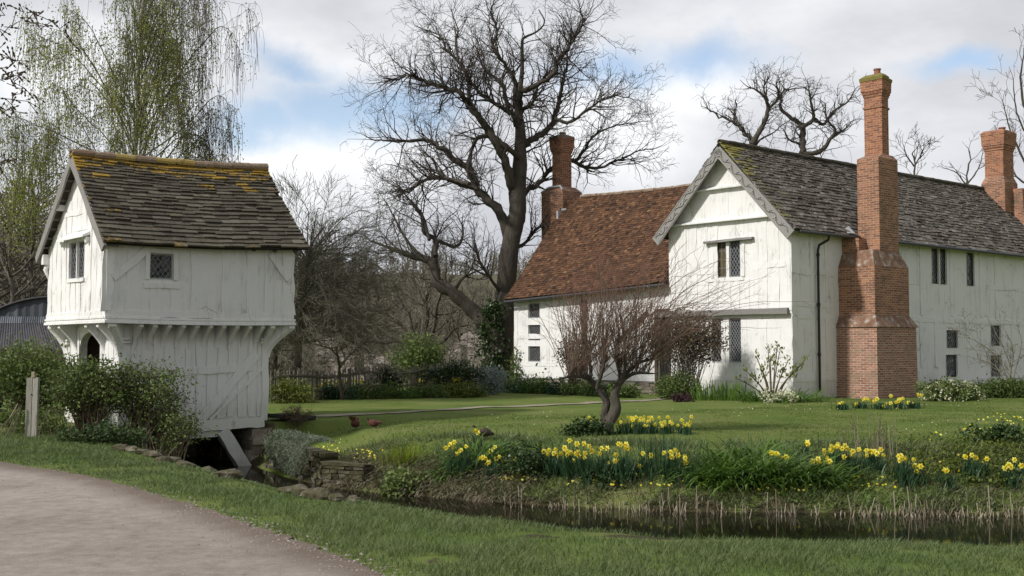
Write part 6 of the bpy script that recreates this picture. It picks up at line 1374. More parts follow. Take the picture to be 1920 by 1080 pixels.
dead(3200, -3.3, .3, .02, 1.1, .42, (.2, 1.2), (.8, 2.2), .012); dead(5200, .3, 10.5, -.02, .75, .26, (.1, 1.3), (.2, 1.8), .009, -.2)
tag(mb.build('dead_reeds', MT['straw']), 'collapsed dead reeds and leaf litter along the water edge', 'dead reeds', kind='stuff')
mb = MB(); n = 6000; x = RNG.beta(1.5, 1, n)*11.5-1.2; y = RNG.uniform(16.4, 20.5, n); d, ei = poly_d(x, y); k = (ei >= 14) & (d > -.22-.5*RNG.random(n)**3) & (d < .30) & (vnoise(x, y, .45, 64, 2) > -.22); x, y = x[k], y[k]; h = .03+RNG.exponential(.07, len(x)); b = np.column_stack([x, y, np.full(len(x), WATER_Z-.05)])
segs_mesh(mb, b, b+np.column_stack([RNG.normal(0, .035, (len(x), 2)), h+.05]), RNG.uniform(.006, .012, len(x)), RNG.uniform(.005, .010, len(x)), 4, np.clip(RNG.normal(.78, .22, len(x)), 0, 1))
tag(mb.build('reed_stubble', MT['straw']), 'pale cut reed stumps standing in the shallow water', 'reed stubble', kind='stuff')
def dots(name, label, areas, n, r, mat, zoff, cat):
    mb = MB()
    for (x0, y0, x1, y1) in areas:
        for _ in range(n):
            p = on(hit(RNG.uniform(x0, x1), RNG.uniform(y0, y1))); p[2] += zoff*RNG.uniform(.6, 1.4); s = r*RNG.uniform(.7, 1.3); a = np.arange(6)*PI/3
            mb.add(p+np.stack([np.cos(a)*s, np.sin(a)*s*.7-.0, np.sin(a)*s*.7], 1), np.arange(6), RNG.random())
    return tag(mb.build(name, MT[mat]), label, cat, kind='stuff')
dots('celandines', 'tiny yellow flowers dotted low along the bank', [(935, 895, 1010, 910), (1060, 905, 1175, 920), (1420, 915, 1530, 930), (1180, 900, 1330, 922), (1550, 900, 1680, 925), (950, 890, 1000, 912), (940, 865, 970, 880), (590, 830, 640, 860), (660, 850, 720, 868), (1740, 800, 1860, 900), (1830, 780, 1920, 800)], 22, .02, 'petal', .07, 'flowers')
# yellow-green ground cover at the right end of the bank
mb = MB(); C = []
for _ in range(340):
    u = RNG.random(); p = on(hit(1690+230*RNG.random()**.8, RNG.uniform(825, 915))); C.append(p+[0, 0, .06])
C = np.array(C); k = RNG.integers(0, len(C), 5200); p = C[k]+RNG.normal(0, 1, (5200, 3))*[.09, .09, .045]; leaves(mb, p, .05, 1.2, np.clip(RNG.normal(.45, .25, 340)[k], 0, 1), 1.0); tag(mb.build('ground_cover', MT['goldleaf']), 'yellow-green ground cover spilling down the right end of the bank', 'ground cover', kind='stuff')
mb = MB(); P0 = []; P1 = []
for _ in range(420):
    p = on(hit(1680+240*RNG.random(), RNG.uniform(850, 930))); d = RNG.normal(0, 1, 3)*[1, .6, .25]; d[2] = abs(d[2])+.05; d *= RNG.uniform(.08, .25)/np.linalg.norm(d); P0.append(p); P1.append(p+d)
segs_mesh(mb, P0, P1, np.full(420, .005), np.full(420, .004), 3, RNG.random(420)); tag(mb.build('fallen_stems', MT['brownweed']), 'brown fallen stems tangled on the right end of the bank', 'dead stems', kind='stuff')
c = on(hit(1605, 862)); r = thing('dead_stalks', 'group of tall dry flower stalks standing behind the fullest daffodils', 'dead stalks', c); n = 46; x = c[0]+RNG.uniform(-.42, .62, n); y = c[1]+RNG.normal(0, .15, n); b = np.column_stack([x, y, gz(x, y)]); e = b+np.column_stack([RNG.normal(0, .05, (n, 2)), RNG.uniform(.25, .78, n)])
mb = MB(); segs_mesh(mb, b, e, np.full(n, .006), np.full(n, .004), 4, RNG.random(n)); k = RNG.random(n) < .5; leaves(mb, np.repeat(e[k], 8, 0)+RNG.normal(0, .025, (k.sum()*8, 3)), .03, 1.5, .2); mb.build('stalks', MT['straw'], r)
# -- hedge bushes by the gatehouse
HB = 'hedge bushes before the gatehouse'
bush('hedge_bush', 'leafy green hedge bush behind the wooden post at the left edge', 'bush', on(P(55, 760, 22.9)), (.90, .5, 1.66), 6500, .07, 'hedgeleaf', stems=110, clump=.16, group=HB, tint=.5)
bush('hedge_bush', 'dark hedge bush with bare brown stems below the arched doorway', 'bush', on(P(170, 760, 21.7)), (.74, .45, 1.46), 5200, .065, 'hedgeleaf', stems=150, clump=.12, group=HB, tint=.48, stemr=.008, z0=.3)
bush('hedge_bush', 'spreading hedge bush whose leafy boughs reach across the gatehouse side wall', 'bush', on(P(272, 760, 21.9)), (.80, .45, 1.72), 4200, .06, 'hedgeleaf', stems=120, clump=.12, hole=.5, group=HB, tint=.55, z0=.32, stemr=.008)
bush('hedge_bush', 'leafy bough bush leaning right against the white gatehouse wall', 'bush', on(P(325, 765, 21.8)), (.66, .35, 1.34), 1900, .055, 'hedgeleaf', stems=60, clump=.09, group=HB, tint=.58, z0=.42, hole=.3)
bush('low_bush', 'low bright green bush at the foot of the wooden post', 'bush', on(hit(68, 812)), (.62, .35, .42), 2400, .06, 'hedgeleaf', stems=20, clump=.08, tint=.58, z0=-.2)
bush('low_bush', 'low green plant left of the wooden post by the drive', 'bush', on(hit(18, 800)), (.35, .3, .40), 1000, .07, 'hedgeleaf', stems=10, clump=.08, tint=.45, z0=-.2)
# dry stalks under the hedge
mb = MB(); n = 90; x = RNG.uniform(-8.7, -6.3, n); y = -.46*0+21.0+RNG.normal(0, .3, n); b = np.column_stack([x, y, gz(x, y)]); r = thing('dry_stalks', 'pale dry stalks standing under the dark hedge bush', 'dead stalks', on([-7.6, 21, 0])); straps(mb, b, RNG.uniform(0, 2*PI, n), RNG.uniform(.0, .4, n), RNG.uniform(.25, .65, n), .010, RNG.uniform(0, 1.2, n), RNG.random(n), 4); mb.build('stalks', MT['straw'], r)
# -- along the moat wall
wa, wb = np.array([-5.15, 24.15]), np.array([-3.45, 21.15]); wu = (wb-wa)/np.linalg.norm(wb-wa); wn = np.array([wu[1], -wu[0]]); wn = wn if wn@np.array([-.3, -1]) > 0 else -wn
SMc = np.array([-4.3, 22.6, -.9]); r = thing('silver_mat_shrub', 'grey-green matted shrub draped over the low stone wall by the gatehouse', 'shrub', SMc); n = 11000; q = RNG.random(n)**.8; s_ = .85+2.45*RNG.random(n); e_ = np.sqrt(np.clip(1-((s_-2.05)/1.35)**2, .05, 1)); lum = .12*vnoise(s_, q*2, .35, 88, 3)
dd = np.where(q < .3, -.35+q/.3*.45, .10+(.18+lum)*np.sin((q-.3)/.7*PI*.8)); zz = np.where(q < .3, -.14+.08*np.sin(q/.3*PI/2)+lum*.6, -.07-(q-.3)/.7*.72*e_+lum*.4)
p = np.column_stack([wa+wu*s_[:, None]+wn*(dd*e_)[:, None] if False else wa[None]+wu[None]*s_[:, None]+wn[None]*dd[:, None], zz])+RNG.normal(0, .02, (n, 3)); mb = MB(); leaves(mb, p, .04, 3, np.clip(.5+lum*2+RNG.normal(0, .17, n), 0, 1), .2); mb.build('foliage', MT['bluegrey'], r)
bush('heather_mound', 'brown-grey twiggy mound on the lawn by the stone block', 'shrub', on(hit(553, 828)), (.36, .3, .34), 1500, .05, 'brownleaf', stems=60, clump=.05, z0=-.4, hole=0, aspect=4)
bush('fern', 'small fern growing from the stone pier under the gatehouse', 'fern', np.array([-4.95, 23.75, -.62]), (.16, .16, .42), 420, .07, 'hedgeleaf', stems=0, clump=.05, z0=-.2, hole=0, aspect=3)
c = on(hit(612, 868)); r = thing('flowering_stem', 'thin bare stem with a spray of tiny yellow flowers above the stone wall', 'flower', c); mb = MB(); top = P(612, 838, c[1]); segs_mesh(mb, [c, c+[0, 0, .2]], [top, top], [.005, .003], [.004, .003], 4, .5); mb.build('stem', MT['straw'], r)
mb = MB(); p = np.array([P(RNG.normal(612, 16), RNG.normal(842, 9), c[1]+RNG.normal(0, .1)) for _ in range(90)]); leaves(mb, p, .025, 1.1, .7, 1); mb.build('blossom', MT['petal'], r)
# -- planting along the house
bush('white_flowering_shrub', 'low shrub thick with cream flowers under the shaded side wall', 'shrub', on(P(1785, 760, 35.2)), (1.05, .5, .62), 3600, .08, 'hedgeleaf', stems=20, clump=.09, z0=-.2, tint=.5)
r_ = bpy.data.objects['white_flowering_shrub']; mb = MB(); c = ORG[r_.name]; n = 560; q = RNG.normal(0, 1, (n, 3)); q /= np.linalg.norm(q, axis=1)[:, None]; q[:, 2] = np.abs(q[:, 2]); p = c+q*[1.0, .5, .60]+[0, 0, .04]; leaves(mb, p, .07, 1.1, RNG.random(n), 1.2); mb.build('blossom', MT['whitepetal'], r_)
clump('strap_leaved_clump', 'wide strap-leaved clump at the foot of the gable corner', 'perennial', on(P(1470, 765, 34.6)), 420, .62, .035, 'strapleaf', .55, (.2, .8), (.8, 2), .45)
bush('white_flowering_plant', 'cream-flowered plant at the foot of the downpipe', 'plant', on(P(1462, 763, 34.0)), (.55, .3, .36), 520, .08, 'whitepetal', stems=0, clump=.08, z0=-.1)
clump('iris_clump', 'clump of upright iris blades against the white gable wall', 'perennial', on(P(1352, 765, 35.6)), 170, .62, .03, 'strapleaf', .40, (0, .25), (0, .3), .55)
bush('green_shrub', 'rounded green shrub beside the dark doorway', 'shrub', on(P(1266, 765, 36.3)), (.75, .5, .80), 3200, .075, 'hedgeleaf', stems=40, clump=.1, z0=-.1, tint=.38)
bush('purple_plant', 'low purple-leaved plant in front of the rounded green shrub', 'plant', on(P(1283, 765, 34.4)), (.38, .2, .24), 700, .06, 'purpleleaf', stems=0, clump=.05, z0=-.2)
bush('low_green_plant', 'low green plants along the foot of the gable right of the iris', 'plant', on(P(1408, 765, 35.0)), (.6, .3, .34), 1200, .07, 'strapleaf', stems=0, clump=.08, z0=-.2, aspect=4)
bush('dark_shrub', 'dark green bushes along the plinth at the right edge', 'shrub', on(P(1885, 755, 37.5)), (1.1, .5, .62), 3000, .09, 'hedgeleaf', stems=20, clump=.12, z0=-.2, tint=.35)
bush('dark_shrub', 'small dark shrub between the brick chimney and the plinth', 'shrub', on(P(1752, 740, 38.6)), (.45, .3, .50), 900, .09, 'darkleaf', stems=10, clump=.1, z0=-.1, tint=.4)
BG = 'low plants in the border of the red-tiled wing'
for i, (a, Yb, R, m, lab) in enumerate([(940, 42.5, (.55, .35, .55), 'hedgeleaf', 'low green border plant at the foot of the wing corner'), (985, 42, (.6, .35, .50), 'daffleaf', 'blue-green border plant beneath the climber'), (1012, 41.5, (.55, .35, .62), 'strapleaf', 'taller strap-leaved border plant under the three small windows'), (1050, 41, (.7, .35, .48), 'daffleaf', 'grey-green border plant under the bare brown post'), (1090, 40, (.7, .35, .50), 'hedgeleaf', 'green border plant behind the crown of the little tree'), (1135, 39.2, (.6, .35, .48), 'darkleaf', 'dark border plant behind the forked trunk of the little tree'), (1170, 38.6, (.5, .3, .42), 'hedgeleaf', 'last green border plant before the dark doorway')]):
    bush('border_plant', lab, 'plant', on(P(a, 745, Yb-1.2)), R, 1500, .09 if m != 'strapleaf' else .13, m, stems=0, clump=.10, z0=-.2, group=BG, aspect=2 if m != 'strapleaf' else 6, tint=.42)
# magnolia-like shrub with thick bare shoots
c = on(P(1447, 760, 35.2)); r = thing('budding_shrub', 'shrub of thick upright shoots with pale green bud clusters against the gable corner', 'shrub', c); mb = MB(); tips = []
for ends in [(1398, 690), (1410, 702), (1418, 664), (1440, 650), (1445, 668), (1458, 645), (1462, 655), (1478, 672), (1490, 690), (1502, 680), (1430, 690), (1470, 690), (1384, 706), (1508, 672)]:
    e = P(ends[0], ends[1]+4, 35.2+RNG.normal(0, .25)); b = c+[(e[0]-c[0])*.15, 0, 0]; m = b+(e-b)*[.35, .5, .5]; q = spline(np.array([b, m, e]), 9); tube(mb, q, np.linspace(.026, .014, 9), 5, .6, rough=.08); tips.append(e); tips.append(q[6]+RNG.normal(0, .05, 3))
mb.build('stems', MT['brownweed'], r); mb = MB(); p = np.repeat(np.array(tips), 16, 0); p = p+RNG.normal(0, .055, p.shape); leaves(mb, p, .10, 2.2, RNG.uniform(.4, 1, len(p)), 0, dirs=np.tile([0, 0, .9], (len(p), 1))); mb.build('foliage', MT['goldleaf'], r)
# climber on the wing wall
c = on(V_.q(V_.px(966, 700)[0], 0, .25)); r = thing('climbing_plant', 'slender leafy climber on the left end of the white wing wall', 'climber', c); mb = MB(); tips = []
for ends in [(970, 655), (958, 680), (975, 690), (964, 668), (972, 705)]:
    a, z = V_.px(*ends, .12); e = V_.q(a, z, .12); q = spline(np.array([c, (c+e)/2+[0.03, 0, 0], e]), 8); tube(mb, q, .012, 4, .5); tips += list(q[3:])
mb.build('stems', MT['brownweed'], r); mb = MB(); p = np.repeat(np.array(tips), 13, 0); p = p+RNG.normal(0, .09, p.shape); leaves(mb, p, .11, 1.6, RNG.uniform(.1, .8, len(p))); mb.build('foliage', MT['hedgeleaf'], r)
# twiggy shrub against the right part of the side wall
g = Grow(91, wig=.26, up=.03, seg=.16, ratio=.62, ang=(.4, .95), dens=1.5, rmin=.005, maxlev=3, minL=.12, crook=.1); c = on(P(1890, 745, 38.5)); r = thing('twiggy_shrub', 'bare twiggy shrub with yellow-green buds spread before the side wall at right', 'shrub', c)
for i, pts in enumerate([[(1890, 735), (1885, 700), (1865, 665), (1830, 640), (1805, 625)], [(1890, 735), (1895, 690), (1880, 650), (1860, 610)], [(1892, 735), (1905, 690), (1915, 640), (1905, 600)], [(1890, 730), (1870, 690), (1840, 675), (1815, 668)], [(1892, 735), (1930, 690), (1955, 640)], [(1890, 725), (1900, 660), (1885, 620)]]): g.limb(pxline(pts, 38.3, .6*(-1)**i, i), .028, .008, side=.8, Lk=.65)
make_tree(g, r, 'twig', 'brushtwig', .03, .75); A, B, *_ = g.arrays(); k = RNG.random(len(B)) < .30; mb = MB(); leaves(mb, B[k], .05, 1.4, RNG.random(k.sum())); mb.build('leaves', MT['goldleaf'], r)
# brown bushes trained in front of the gable and the wing
bush('russet_bush', 'broad russet-brown bush on thin stems before the gable lower window', 'bush', on(P(1290, 750, 36.8)), (1.30, .55, 2.75), 9500, .075, 'brownleaf', stems=110, clump=.16, z0=.38, stemr=.007, hole=0, tint=.45, twig='brushtwig')
bush('russet_bush', 'smaller russet bush before the brown post of the wing', 'bush', on(P(1075, 745, 39.0)), (.62, .45, 1.95), 1200, .08, 'brownleaf', stems=60, clump=.14, z0=.45, stemr=.008, tint=.6)
# -- by the fence
bush('round_shrub', 'round glossy green shrub behind the fence below the bare trees', 'shrub', on(P(785, 740, 44)), (.98, .9, 2.15), 5200, .12, 'hedgeleaf', stems=30, clump=.16, z0=.1, tint=.62, hole=.05)
bush('silver_shrub', 'silvery grey-leaved shrub at the left corner of the wing', 'shrub', on(P(920, 740, 39.5)), (.55, .5, 1.0), 2300, .11, 'silverleaf', stems=20, clump=.10, z0=0, aspect=4)
bush('dark_shrub', 'black-green shrub leaning on the middle of the picket fence', 'shrub', on(P(720, 735, 38.4)), (.72, .5, .95), 1900, .08, 'darkleaf', stems=40, clump=.12, z0=.1, tint=.15)
bush('dark_shrub', 'dark evergreen growth over the fence right of the round shrub', 'shrub', on(P(850, 735, 39.6)), (1.2, .5, 1.05), 2600, .09, 'darkleaf', stems=40, clump=.14, z0=.35, tint=.3)
bush('golden_shrub', 'golden green low shrubs at the corner of the gatehouse by the fence', 'shrub', on(P(545, 752, 33.8)), (.85, .5, .62), 2400, .07, 'goldleaf', stems=20, clump=.11, z0=-.1, tint=.65)
BP = 'low plants along the foot of the fence'
for a, lab, m in [(625, 'low plant at the foot of the fence below the small forked tree', 'daffleaf'), (690, 'low plant at the foot of the fence left of the black-green shrub', 'hedgeleaf'), (745, 'low plant at the foot of the fence right of the black-green shrub', 'strapleaf'), (800, 'low plant at the foot of the fence below the round shrub', 'hedgeleaf'), (850, 'low plant at the foot of the fence below the evergreen growth', 'goldleaf'), (880, 'low pale plant left of the silvery shrub', 'goldleaf')]:
    bush('border_plant', lab, 'plant', on(P(a, 745, 35.6+(a-600)*.008)), (.75, .35, .42), 1500, .08 if m != 'strapleaf' else .14, m, stems=0, clump=.10, z0=-.2, group=BP, tint=.35, aspect=2 if m != 'strapleaf' else 6)
# undergrowth filling the far side of the fence
mb = MB(); n = 2300; x = RNG.uniform(-22, 6, n); y = RNG.uniform(46, 66, n); k = ~((x > -1.5) & (y < 58)) & ~((x/y > -.185) & (x/y < -.088) & (y < 61)) & ~((x/y > -.06) & (x/y < -.02) & (y < 61)); x, y = x[k], y[k]; m = 15; A_, B_ = [], []
for i in range(len(x)):
    b = np.array([x[i], y[i], 0]); d = RNG.normal(0, 1, (m, 3)); d[:, 2] = np.abs(d[:, 2])*1.2+.4; d /= np.linalg.norm(d, axis=1)[:, None]; h = RNG.uniform(.4, 1.9, m); md = b+d*h[:, None]*.6; e = md+(d+RNG.normal(0, .5, (m, 3)))*h[:, None]*.5; A_ += [np.repeat(b[None], m, 0), md]; B_ += [md, e]
A_, B_ = np.concatenate(A_), np.concatenate(B_); segs_mesh(mb, A_, B_, np.full(len(A_), .014), np.full(len(A_), .008), 3, np.clip(RNG.normal(.5, .3, len(A_)), 0, 1)); tag(mb.build('undergrowth', MT['brushtwig']), 'tangled bare undergrowth beyond the fence', 'undergrowth', kind='stuff')
mb = MB(); n = 9000; x = RNG.uniform(-24, 6, n); y = RNG.uniform(42, 68, n); k = ~((x/y > -.185) & (x/y < -.088) & (y < 61)); x, y = x[k], y[k]; n = len(x); p = np.column_stack([x, y, RNG.exponential(.35, n)]); leaves(mb, p, .16, 1.4, RNG.random(n)); tag(mb.build('undergrowth_leaves', MT['darkleaf']), 'dark leaves of brambles beyond the fence', 'undergrowth', kind='stuff')
# ---- the little red-twigged tree on the lawn
YL = 22.3; c = on(P(1140, 812, YL)); r = thing('red_twigged_tree', 'little lawn tree with a twisted forked trunk and a fan of reddish twigs', 'tree', c)
g = Grow(95, wig=.085, up=.012, seg=.16, ratio=.70, ang=(.2, .6), dens=1.3, rmin=.0024, maxlev=2, minL=.2); kk = YL/F
mb = MB(); t1 = spline(np.vstack([c-[0, 0, .1], pxline([(1138, 800), (1150, 778), (1156, 762), (1152, 745), (1156, 728), (1166, 712)], YL, 0, 1)]), 18); tube(mb, t1, np.interp(np.arange(18), [0, 4, 10, 17], [14, 11, 9, 6])*kk, 10, .55, rough=.06)
t2 = spline(np.vstack([c-[.02, -.03, .1], pxline([(1136, 795), (1134, 775), (1138, 755), (1126, 735), (1112, 718), (1100, 706)], YL, 0, 2, .12)]), 18); tube(mb, t2, np.interp(np.arange(18), [0, 4, 10, 17], [11, 8, 7, 5])*kk, 10, .5, rough=.06); mb.build('trunk', MT['bark'], r)
ARMS = []
for i, pts in enumerate([[(1166, 712), (1180, 695), (1200, 680), (1225, 672)], [(1160, 722), (1162, 700), (1158, 680)], [(1166, 712), (1172, 690), (1170, 668)], [(1100, 706), (1085, 692), (1066, 684)], [(1106, 712), (1108, 690), (1100, 668)], [(1120, 728), (1128, 700), (1135, 675)], [(1166, 712), (1190, 700), (1215, 700)], [(1102, 708), (1080, 705), (1060, 708)]]):
    q, rad = g.limb(pxline(pts, YL, .7*(-1)**i, i), 4.5*kk, 2*kk, side=0, n=8, Lk=.5); ARMS += list(q[2:])
ARMS = np.array(ARMS)
for i in range(330):
    b = ARMS[RNG.integers(len(ARMS))]; rt = RNG.random() < .62; az = RNG.uniform(0, 2*PI); el = RNG.uniform(.42, 1.42); L = RNG.uniform(.9, 2.15)*(1.0+.22*rt*(el < .9))
    hx = np.array([(math.cos(az)*1.25 if math.cos(az) > 0 else math.cos(az)*.62)+.30*rt, math.sin(az)*.8, 0]); e = b+hx*L*math.cos(el)+Z3*L*math.sin(el)*1.08; m = (b+e)/2+Z3*.20*L+hx*.06*L+RNG.normal(0, .05, 3); g.limb(np.array([b, m, e]), .0068, .0028, side=.28, n=10, Lk=.45)
zred = lambda A: np.clip((A[:, 2]-c[2]-.9)/1.7+RNG.normal(0, .14, len(A)), 0, 1)
make_tree(g, r, 'bark', 'redtwig', .02, .5, zt=zred)
# ---------------------------------------------------------------- stones, walls, fence, ruin, barn
def rock(label, b, s, group=None, flat=.6, seed=0, name='bank_stone', mat='mossrock'):
    rng = np.random.default_rng(seed+900); c = on(hit(*b)); nu, nv = 10, 7; th = np.linspace(0, PI, nv); ph = np.arange(nu)*2*PI/nu; v = []
    pl_ = rng.normal(0, 1, (6, 3)); pl_ /= np.linalg.norm(pl_, axis=1)[:, None]; off = rng.uniform(.55, .85, 6)
    for t in th:
        for p in ph:
            d = np.array([math.sin(t)*math.cos(p), math.sin(t)*math.sin(p), math.cos(t)]); k = 1.0
            for n_, o_ in zip(pl_, off): k = min(k, o_/max(.2, d@n_)) if d@n_ > .2 else k
            v.append(d*k*(1+rng.normal(0, .03)))
    v = np.array(v)*[s*rng.uniform(.8, 1.3), s*rng.uniform(.6, .9), s*flat]; a = rng.uniform(-.5, .5); v = v@np.array([[math.cos(a), math.sin(a), 0], [-math.sin(a), math.cos(a), 0], [0, 0, 1]])
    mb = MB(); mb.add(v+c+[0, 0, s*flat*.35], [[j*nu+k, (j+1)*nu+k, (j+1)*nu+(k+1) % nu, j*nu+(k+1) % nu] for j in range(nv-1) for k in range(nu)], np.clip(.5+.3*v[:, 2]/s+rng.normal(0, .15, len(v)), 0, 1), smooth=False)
    return tag(mb.build(name, MT[mat], loc=c), label, 'stone', group)
SGp = 'stones edging the near bank of the moat'
STN = [(228, 845, .20, 'first flat stone of the tilted row below the ivy'), (247, 848, .20, 'second flat stone of the tilted row below the ivy'), (266, 852, .20, 'third flat stone of the tilted row below the ivy'), (285, 857, .20, 'last flat stone of the tilted row below the ivy'), (304, 869, .19, 'mossy stone just after the tilted row of flat stones'), (325, 868, .20, 'low grassy stone where the dark arch under the gatehouse begins'), (346, 877, .20, 'mossy stone below the left of the dark arch'), (370, 876, .17, 'small stone half buried below the dark arch'), (392, 886, .17, 'small mossy stone in front of the dark arch'), (424, 897, .24, 'large flat slab leaning in front of the dark arch'),
      (466, 900, .15, 'pale small stone at the foot of the white strut'), (480, 906, .17, 'grey stone right of the white strut foot'), (503, 908, .17, 'mossy stone below the stone pier'), (522, 917, .18, 'pale topped stone below the grey-green mat shrub'), (541, 924, .18, 'orange mossy stone below the grey-green mat shrub'), (566, 930, .25, 'biggest grey boulder of the moat edge'), (600, 936, .23, 'flat topped boulder right of the biggest grey boulder'), (632, 940, .17, 'mossy stone at the water right of the flat topped boulder'), (662, 942, .14, 'low stone in the grass at the narrow end of the water'), (700, 945, .16, 'low flat stone in the grass before the dead reeds'),
      (1143, 992, .13, 'pale stone at the near water edge, left of the mossy ones'), (1185, 992, .13, 'orange mossy stone at the near water edge'), (1212, 995, .12, 'mossy stone at the middle of the near water edge'), (1236, 997, .12, 'low mossy stone right of the middle of the near water edge'), (1266, 1000, .10, 'small orange stone at the near water edge'), (1326, 1002, .10, 'pale lone stone at the near water edge toward the right')]
for i, (a, b, s, lab) in enumerate(STN): rock(lab, (a, b), s*.82, SGp, .5, i)
tq = on(hit(880, 953)); clump('moss_tussock', 'golden brown tussock of dead grass on the near bank by the water', 'grass tuft', tq, 420, .26, .008, 'straw', .12, (.1, .9), (.5, 1.6), .35)
# retaining wall by the gatehouse pier and its lower return
wa, wb = np.array([-5.15, 24.15]), np.array([-3.45, 21.15]); u = (wb-wa)/np.linalg.norm(wb-wa); nW = np.array([u[1], -u[0]]); nW = nW if nW@np.array([-.3, -1]) > 0 else -nW
RW = Wall(wa, u, nW); r = thing('retaining_wall', 'rough stone retaining wall running from the gatehouse pier along the moat', 'wall', (*wa, -.9)); mb = MB(); rubble_wall(mb, RW, 0, np.linalg.norm(wb-wa)-.1, -1.05, -.30, .03, .12, .26, 31, .35); mb.build('stonework', MT['mossrock'], r)
wc_ = np.array([-1.95, 20.25]); u = (wc_-wb)/np.linalg.norm(wc_-wb); RW2 = Wall(wb+[0, .0], u, np.array([u[1], -u[0]])); r = thing('low_stone_wall', 'low stone wall with a flat coping above the dead reeds', 'wall', (*wb, -.9)); mb = MB(); rubble_wall(mb, RW2, 0.02, .95, -1.0, -.50, .05, .085, .24, 33, .35); mb.build('stonework', MT['mossrock'], r)
mb = MB(); RW2.box(mb, .0, .98, -.495, -.455, -.30, .08, .5, jit=.012); mb.build('coping', MT['mossrock'], r)
c = on(P(524, 800, 24.9)); mb = MB(); box(mb, c, np.array([1, .1, 0]), np.array([.1, -1, 0]), -.15, .16, -.1, .30, -.15, .12, .4, jit=.012); tag(mb.build('stone_block', MT['mossrock'], loc=c), 'squat weathered block standing by the right corner of the gatehouse', 'block')
c = on(P(508, 784, 25.6)); e = on(P(572, 788, 26.2)); mb = MB(); beam(mb, c+[0, 0, .12], e+[0, 0, .05], .9, .09, jit=.01, seg=5); tag(mb.build('plank_bridge', MT['darkwood'], loc=c), 'dark low plank crossing from the gatehouse to the worn path', 'plank')
# split post and canes
MT['postwood'] = M('post_oak', [(0, (.16, .15, .12)), (.5, (.30, .285, .24)), (1, (.45, .43, .39))], .9, 6, .35, .5, 9, .02, stretch=(6, 6, .8))
c = on(P(60, 795, 21.2)); r = thing('wooden_post', 'weathered grey wooden gate post split down the middle at the left', 'post', c); top = 1.09-c[2]
dq = .045
for nm, x0, x1, X0, X1, dz, tn in (('left_half', -.118, -.008, -.098, .006, -.02, .5), ('right_half', .004, .095, .016, .110, -.03, .72)):
    mb = MB(); hexa(mb, [c+[x0, -dq, -.2], c+[x1, -dq, -.2], c+[X1, -dq, top], c+[X0, -dq, top+dz], c+[x0, dq, -.2], c+[x1, dq, -.2], c+[X1, dq, top], c+[X0, dq, top+dz]], tn); mb.build(nm, MT['postwood'], r)
mb = MB(); tube(mb, [c+[.0, -.04, top-.32], c+[.0, -.055, top-.32]], .014, 6, 0); mb.build('bolt', MT['iron'], r)
mb = MB(); hexa(mb, [c+[-.03, -.02, top-.05], c+[.03, -.02, top-.05], c+[.03, -.02, top+.09], c+[-.02, -.02, top+.10], c+[-.03, .03, top-.05], c+[.03, .03, top-.05], c+[.03, .03, top+.09], c+[-.02, .03, top+.10]], .9); mb.build('splinter', MT['straw'], r)
CG = 'garden canes leaning on the wooden post'
for i in range(7):
    b = on(c+[-.30-.055*i+RNG.normal(0, .02), -.16-.02*i, 0]); mb = MB(); tube(mb, [b-[0, 0, .02], c+[-.16-.012*i, -.10-.01*i, .50+RNG.uniform(-.12, .14)]], .008, 5, RNG.uniform(.4, 1)); tag(mb.build('cane', MT['straw'], loc=b), 'thin pale garden cane leaning on the left of the wooden post', 'cane', CG)
# picket fence
fa, fb, fc_ = P(506, 745, 33.5)[:2], P(720, 745, 38.4)[:2], P(905, 745, 42.8)[:2]
r = thing('picket_fence', 'low weathered picket fence with a sagging rail across the back of the lawn', 'fence', (*fa, 0)); pts = np.vstack([fa, fb, fc_]); PF = spline(np.column_stack([pts, [0, 0, 0]]), 90)
L_ = np.concatenate([[0], np.cumsum(np.linalg.norm(np.diff(PF, axis=0), axis=1))]); at = lambda s: np.array([np.interp(s, L_, PF[:, i]) for i in range(3)]); tot = L_[-1]
top = lambda s: .78+.12*s/tot+.05*math.sin(s*1.7)
n = 78
for i in range(n):
    s = (i+.5)*tot/n+RNG.normal(0, .012); p = at(s); t = at(min(tot, s+.1))-at(max(0, s-.1)); t /= np.linalg.norm(t); h = top(s)+.10+RNG.normal(0, .035); w = .028; nn_ = np.cross(t, Z3)
    if RNG.random() < .06: continue
    ln = RNG.normal(0, .03); mb = MB(); q = lambda a, z, d: p+t*(a+ln*z)+Z3*z+nn_*d
    hexa(mb, [q(-w, -.05, .012), q(w, -.05, .012), q(w*.9, h-.03, .012), q(-w*.9, h-.03, .012), q(-w, -.05, -.012), q(w, -.05, -.012), q(w*.9, h-.03, -.012), q(-w*.9, h-.03, -.012)], RNG.uniform(.2, .8)); hexa(mb, [q(-w*.9, h-.03, .012), q(w*.9, h-.03, .012), q(.006, h+.03, .012), q(-.006, h+.03, .012), q(-w*.9, h-.03, -.012), q(w*.9, h-.03, -.012), q(.006, h+.03, -.012), q(-.006, h+.03, -.012)], .5); mb.build('picket', MT['mossywood'], r)
for off in (0, -.42):
    mb = MB(); ss = np.linspace(.02, tot-.02, 30); tube(mb, [at(s)+Z3*(top(s)-.06+off)+np.cross((at(min(tot, s+.1))-at(max(0, s-.1)))/.2, Z3)*.035 for s in ss], .045 if off == 0 else .032, 5, .3, rough=.08, smooth=False); mb.build('rail', MT['mossywood'], r)
for s in np.linspace(.3, tot-.3, 7):
    p = at(s); mb = MB(); beam(mb, p+[.0, .09, -.1], p+[.0, .09, top(s)+(.42 if 9 < s < 11 else .12)], .11, .11, up=(0, 1, 0), jit=.008, seg=3); mb.build('post', MT['mossywood'], r)
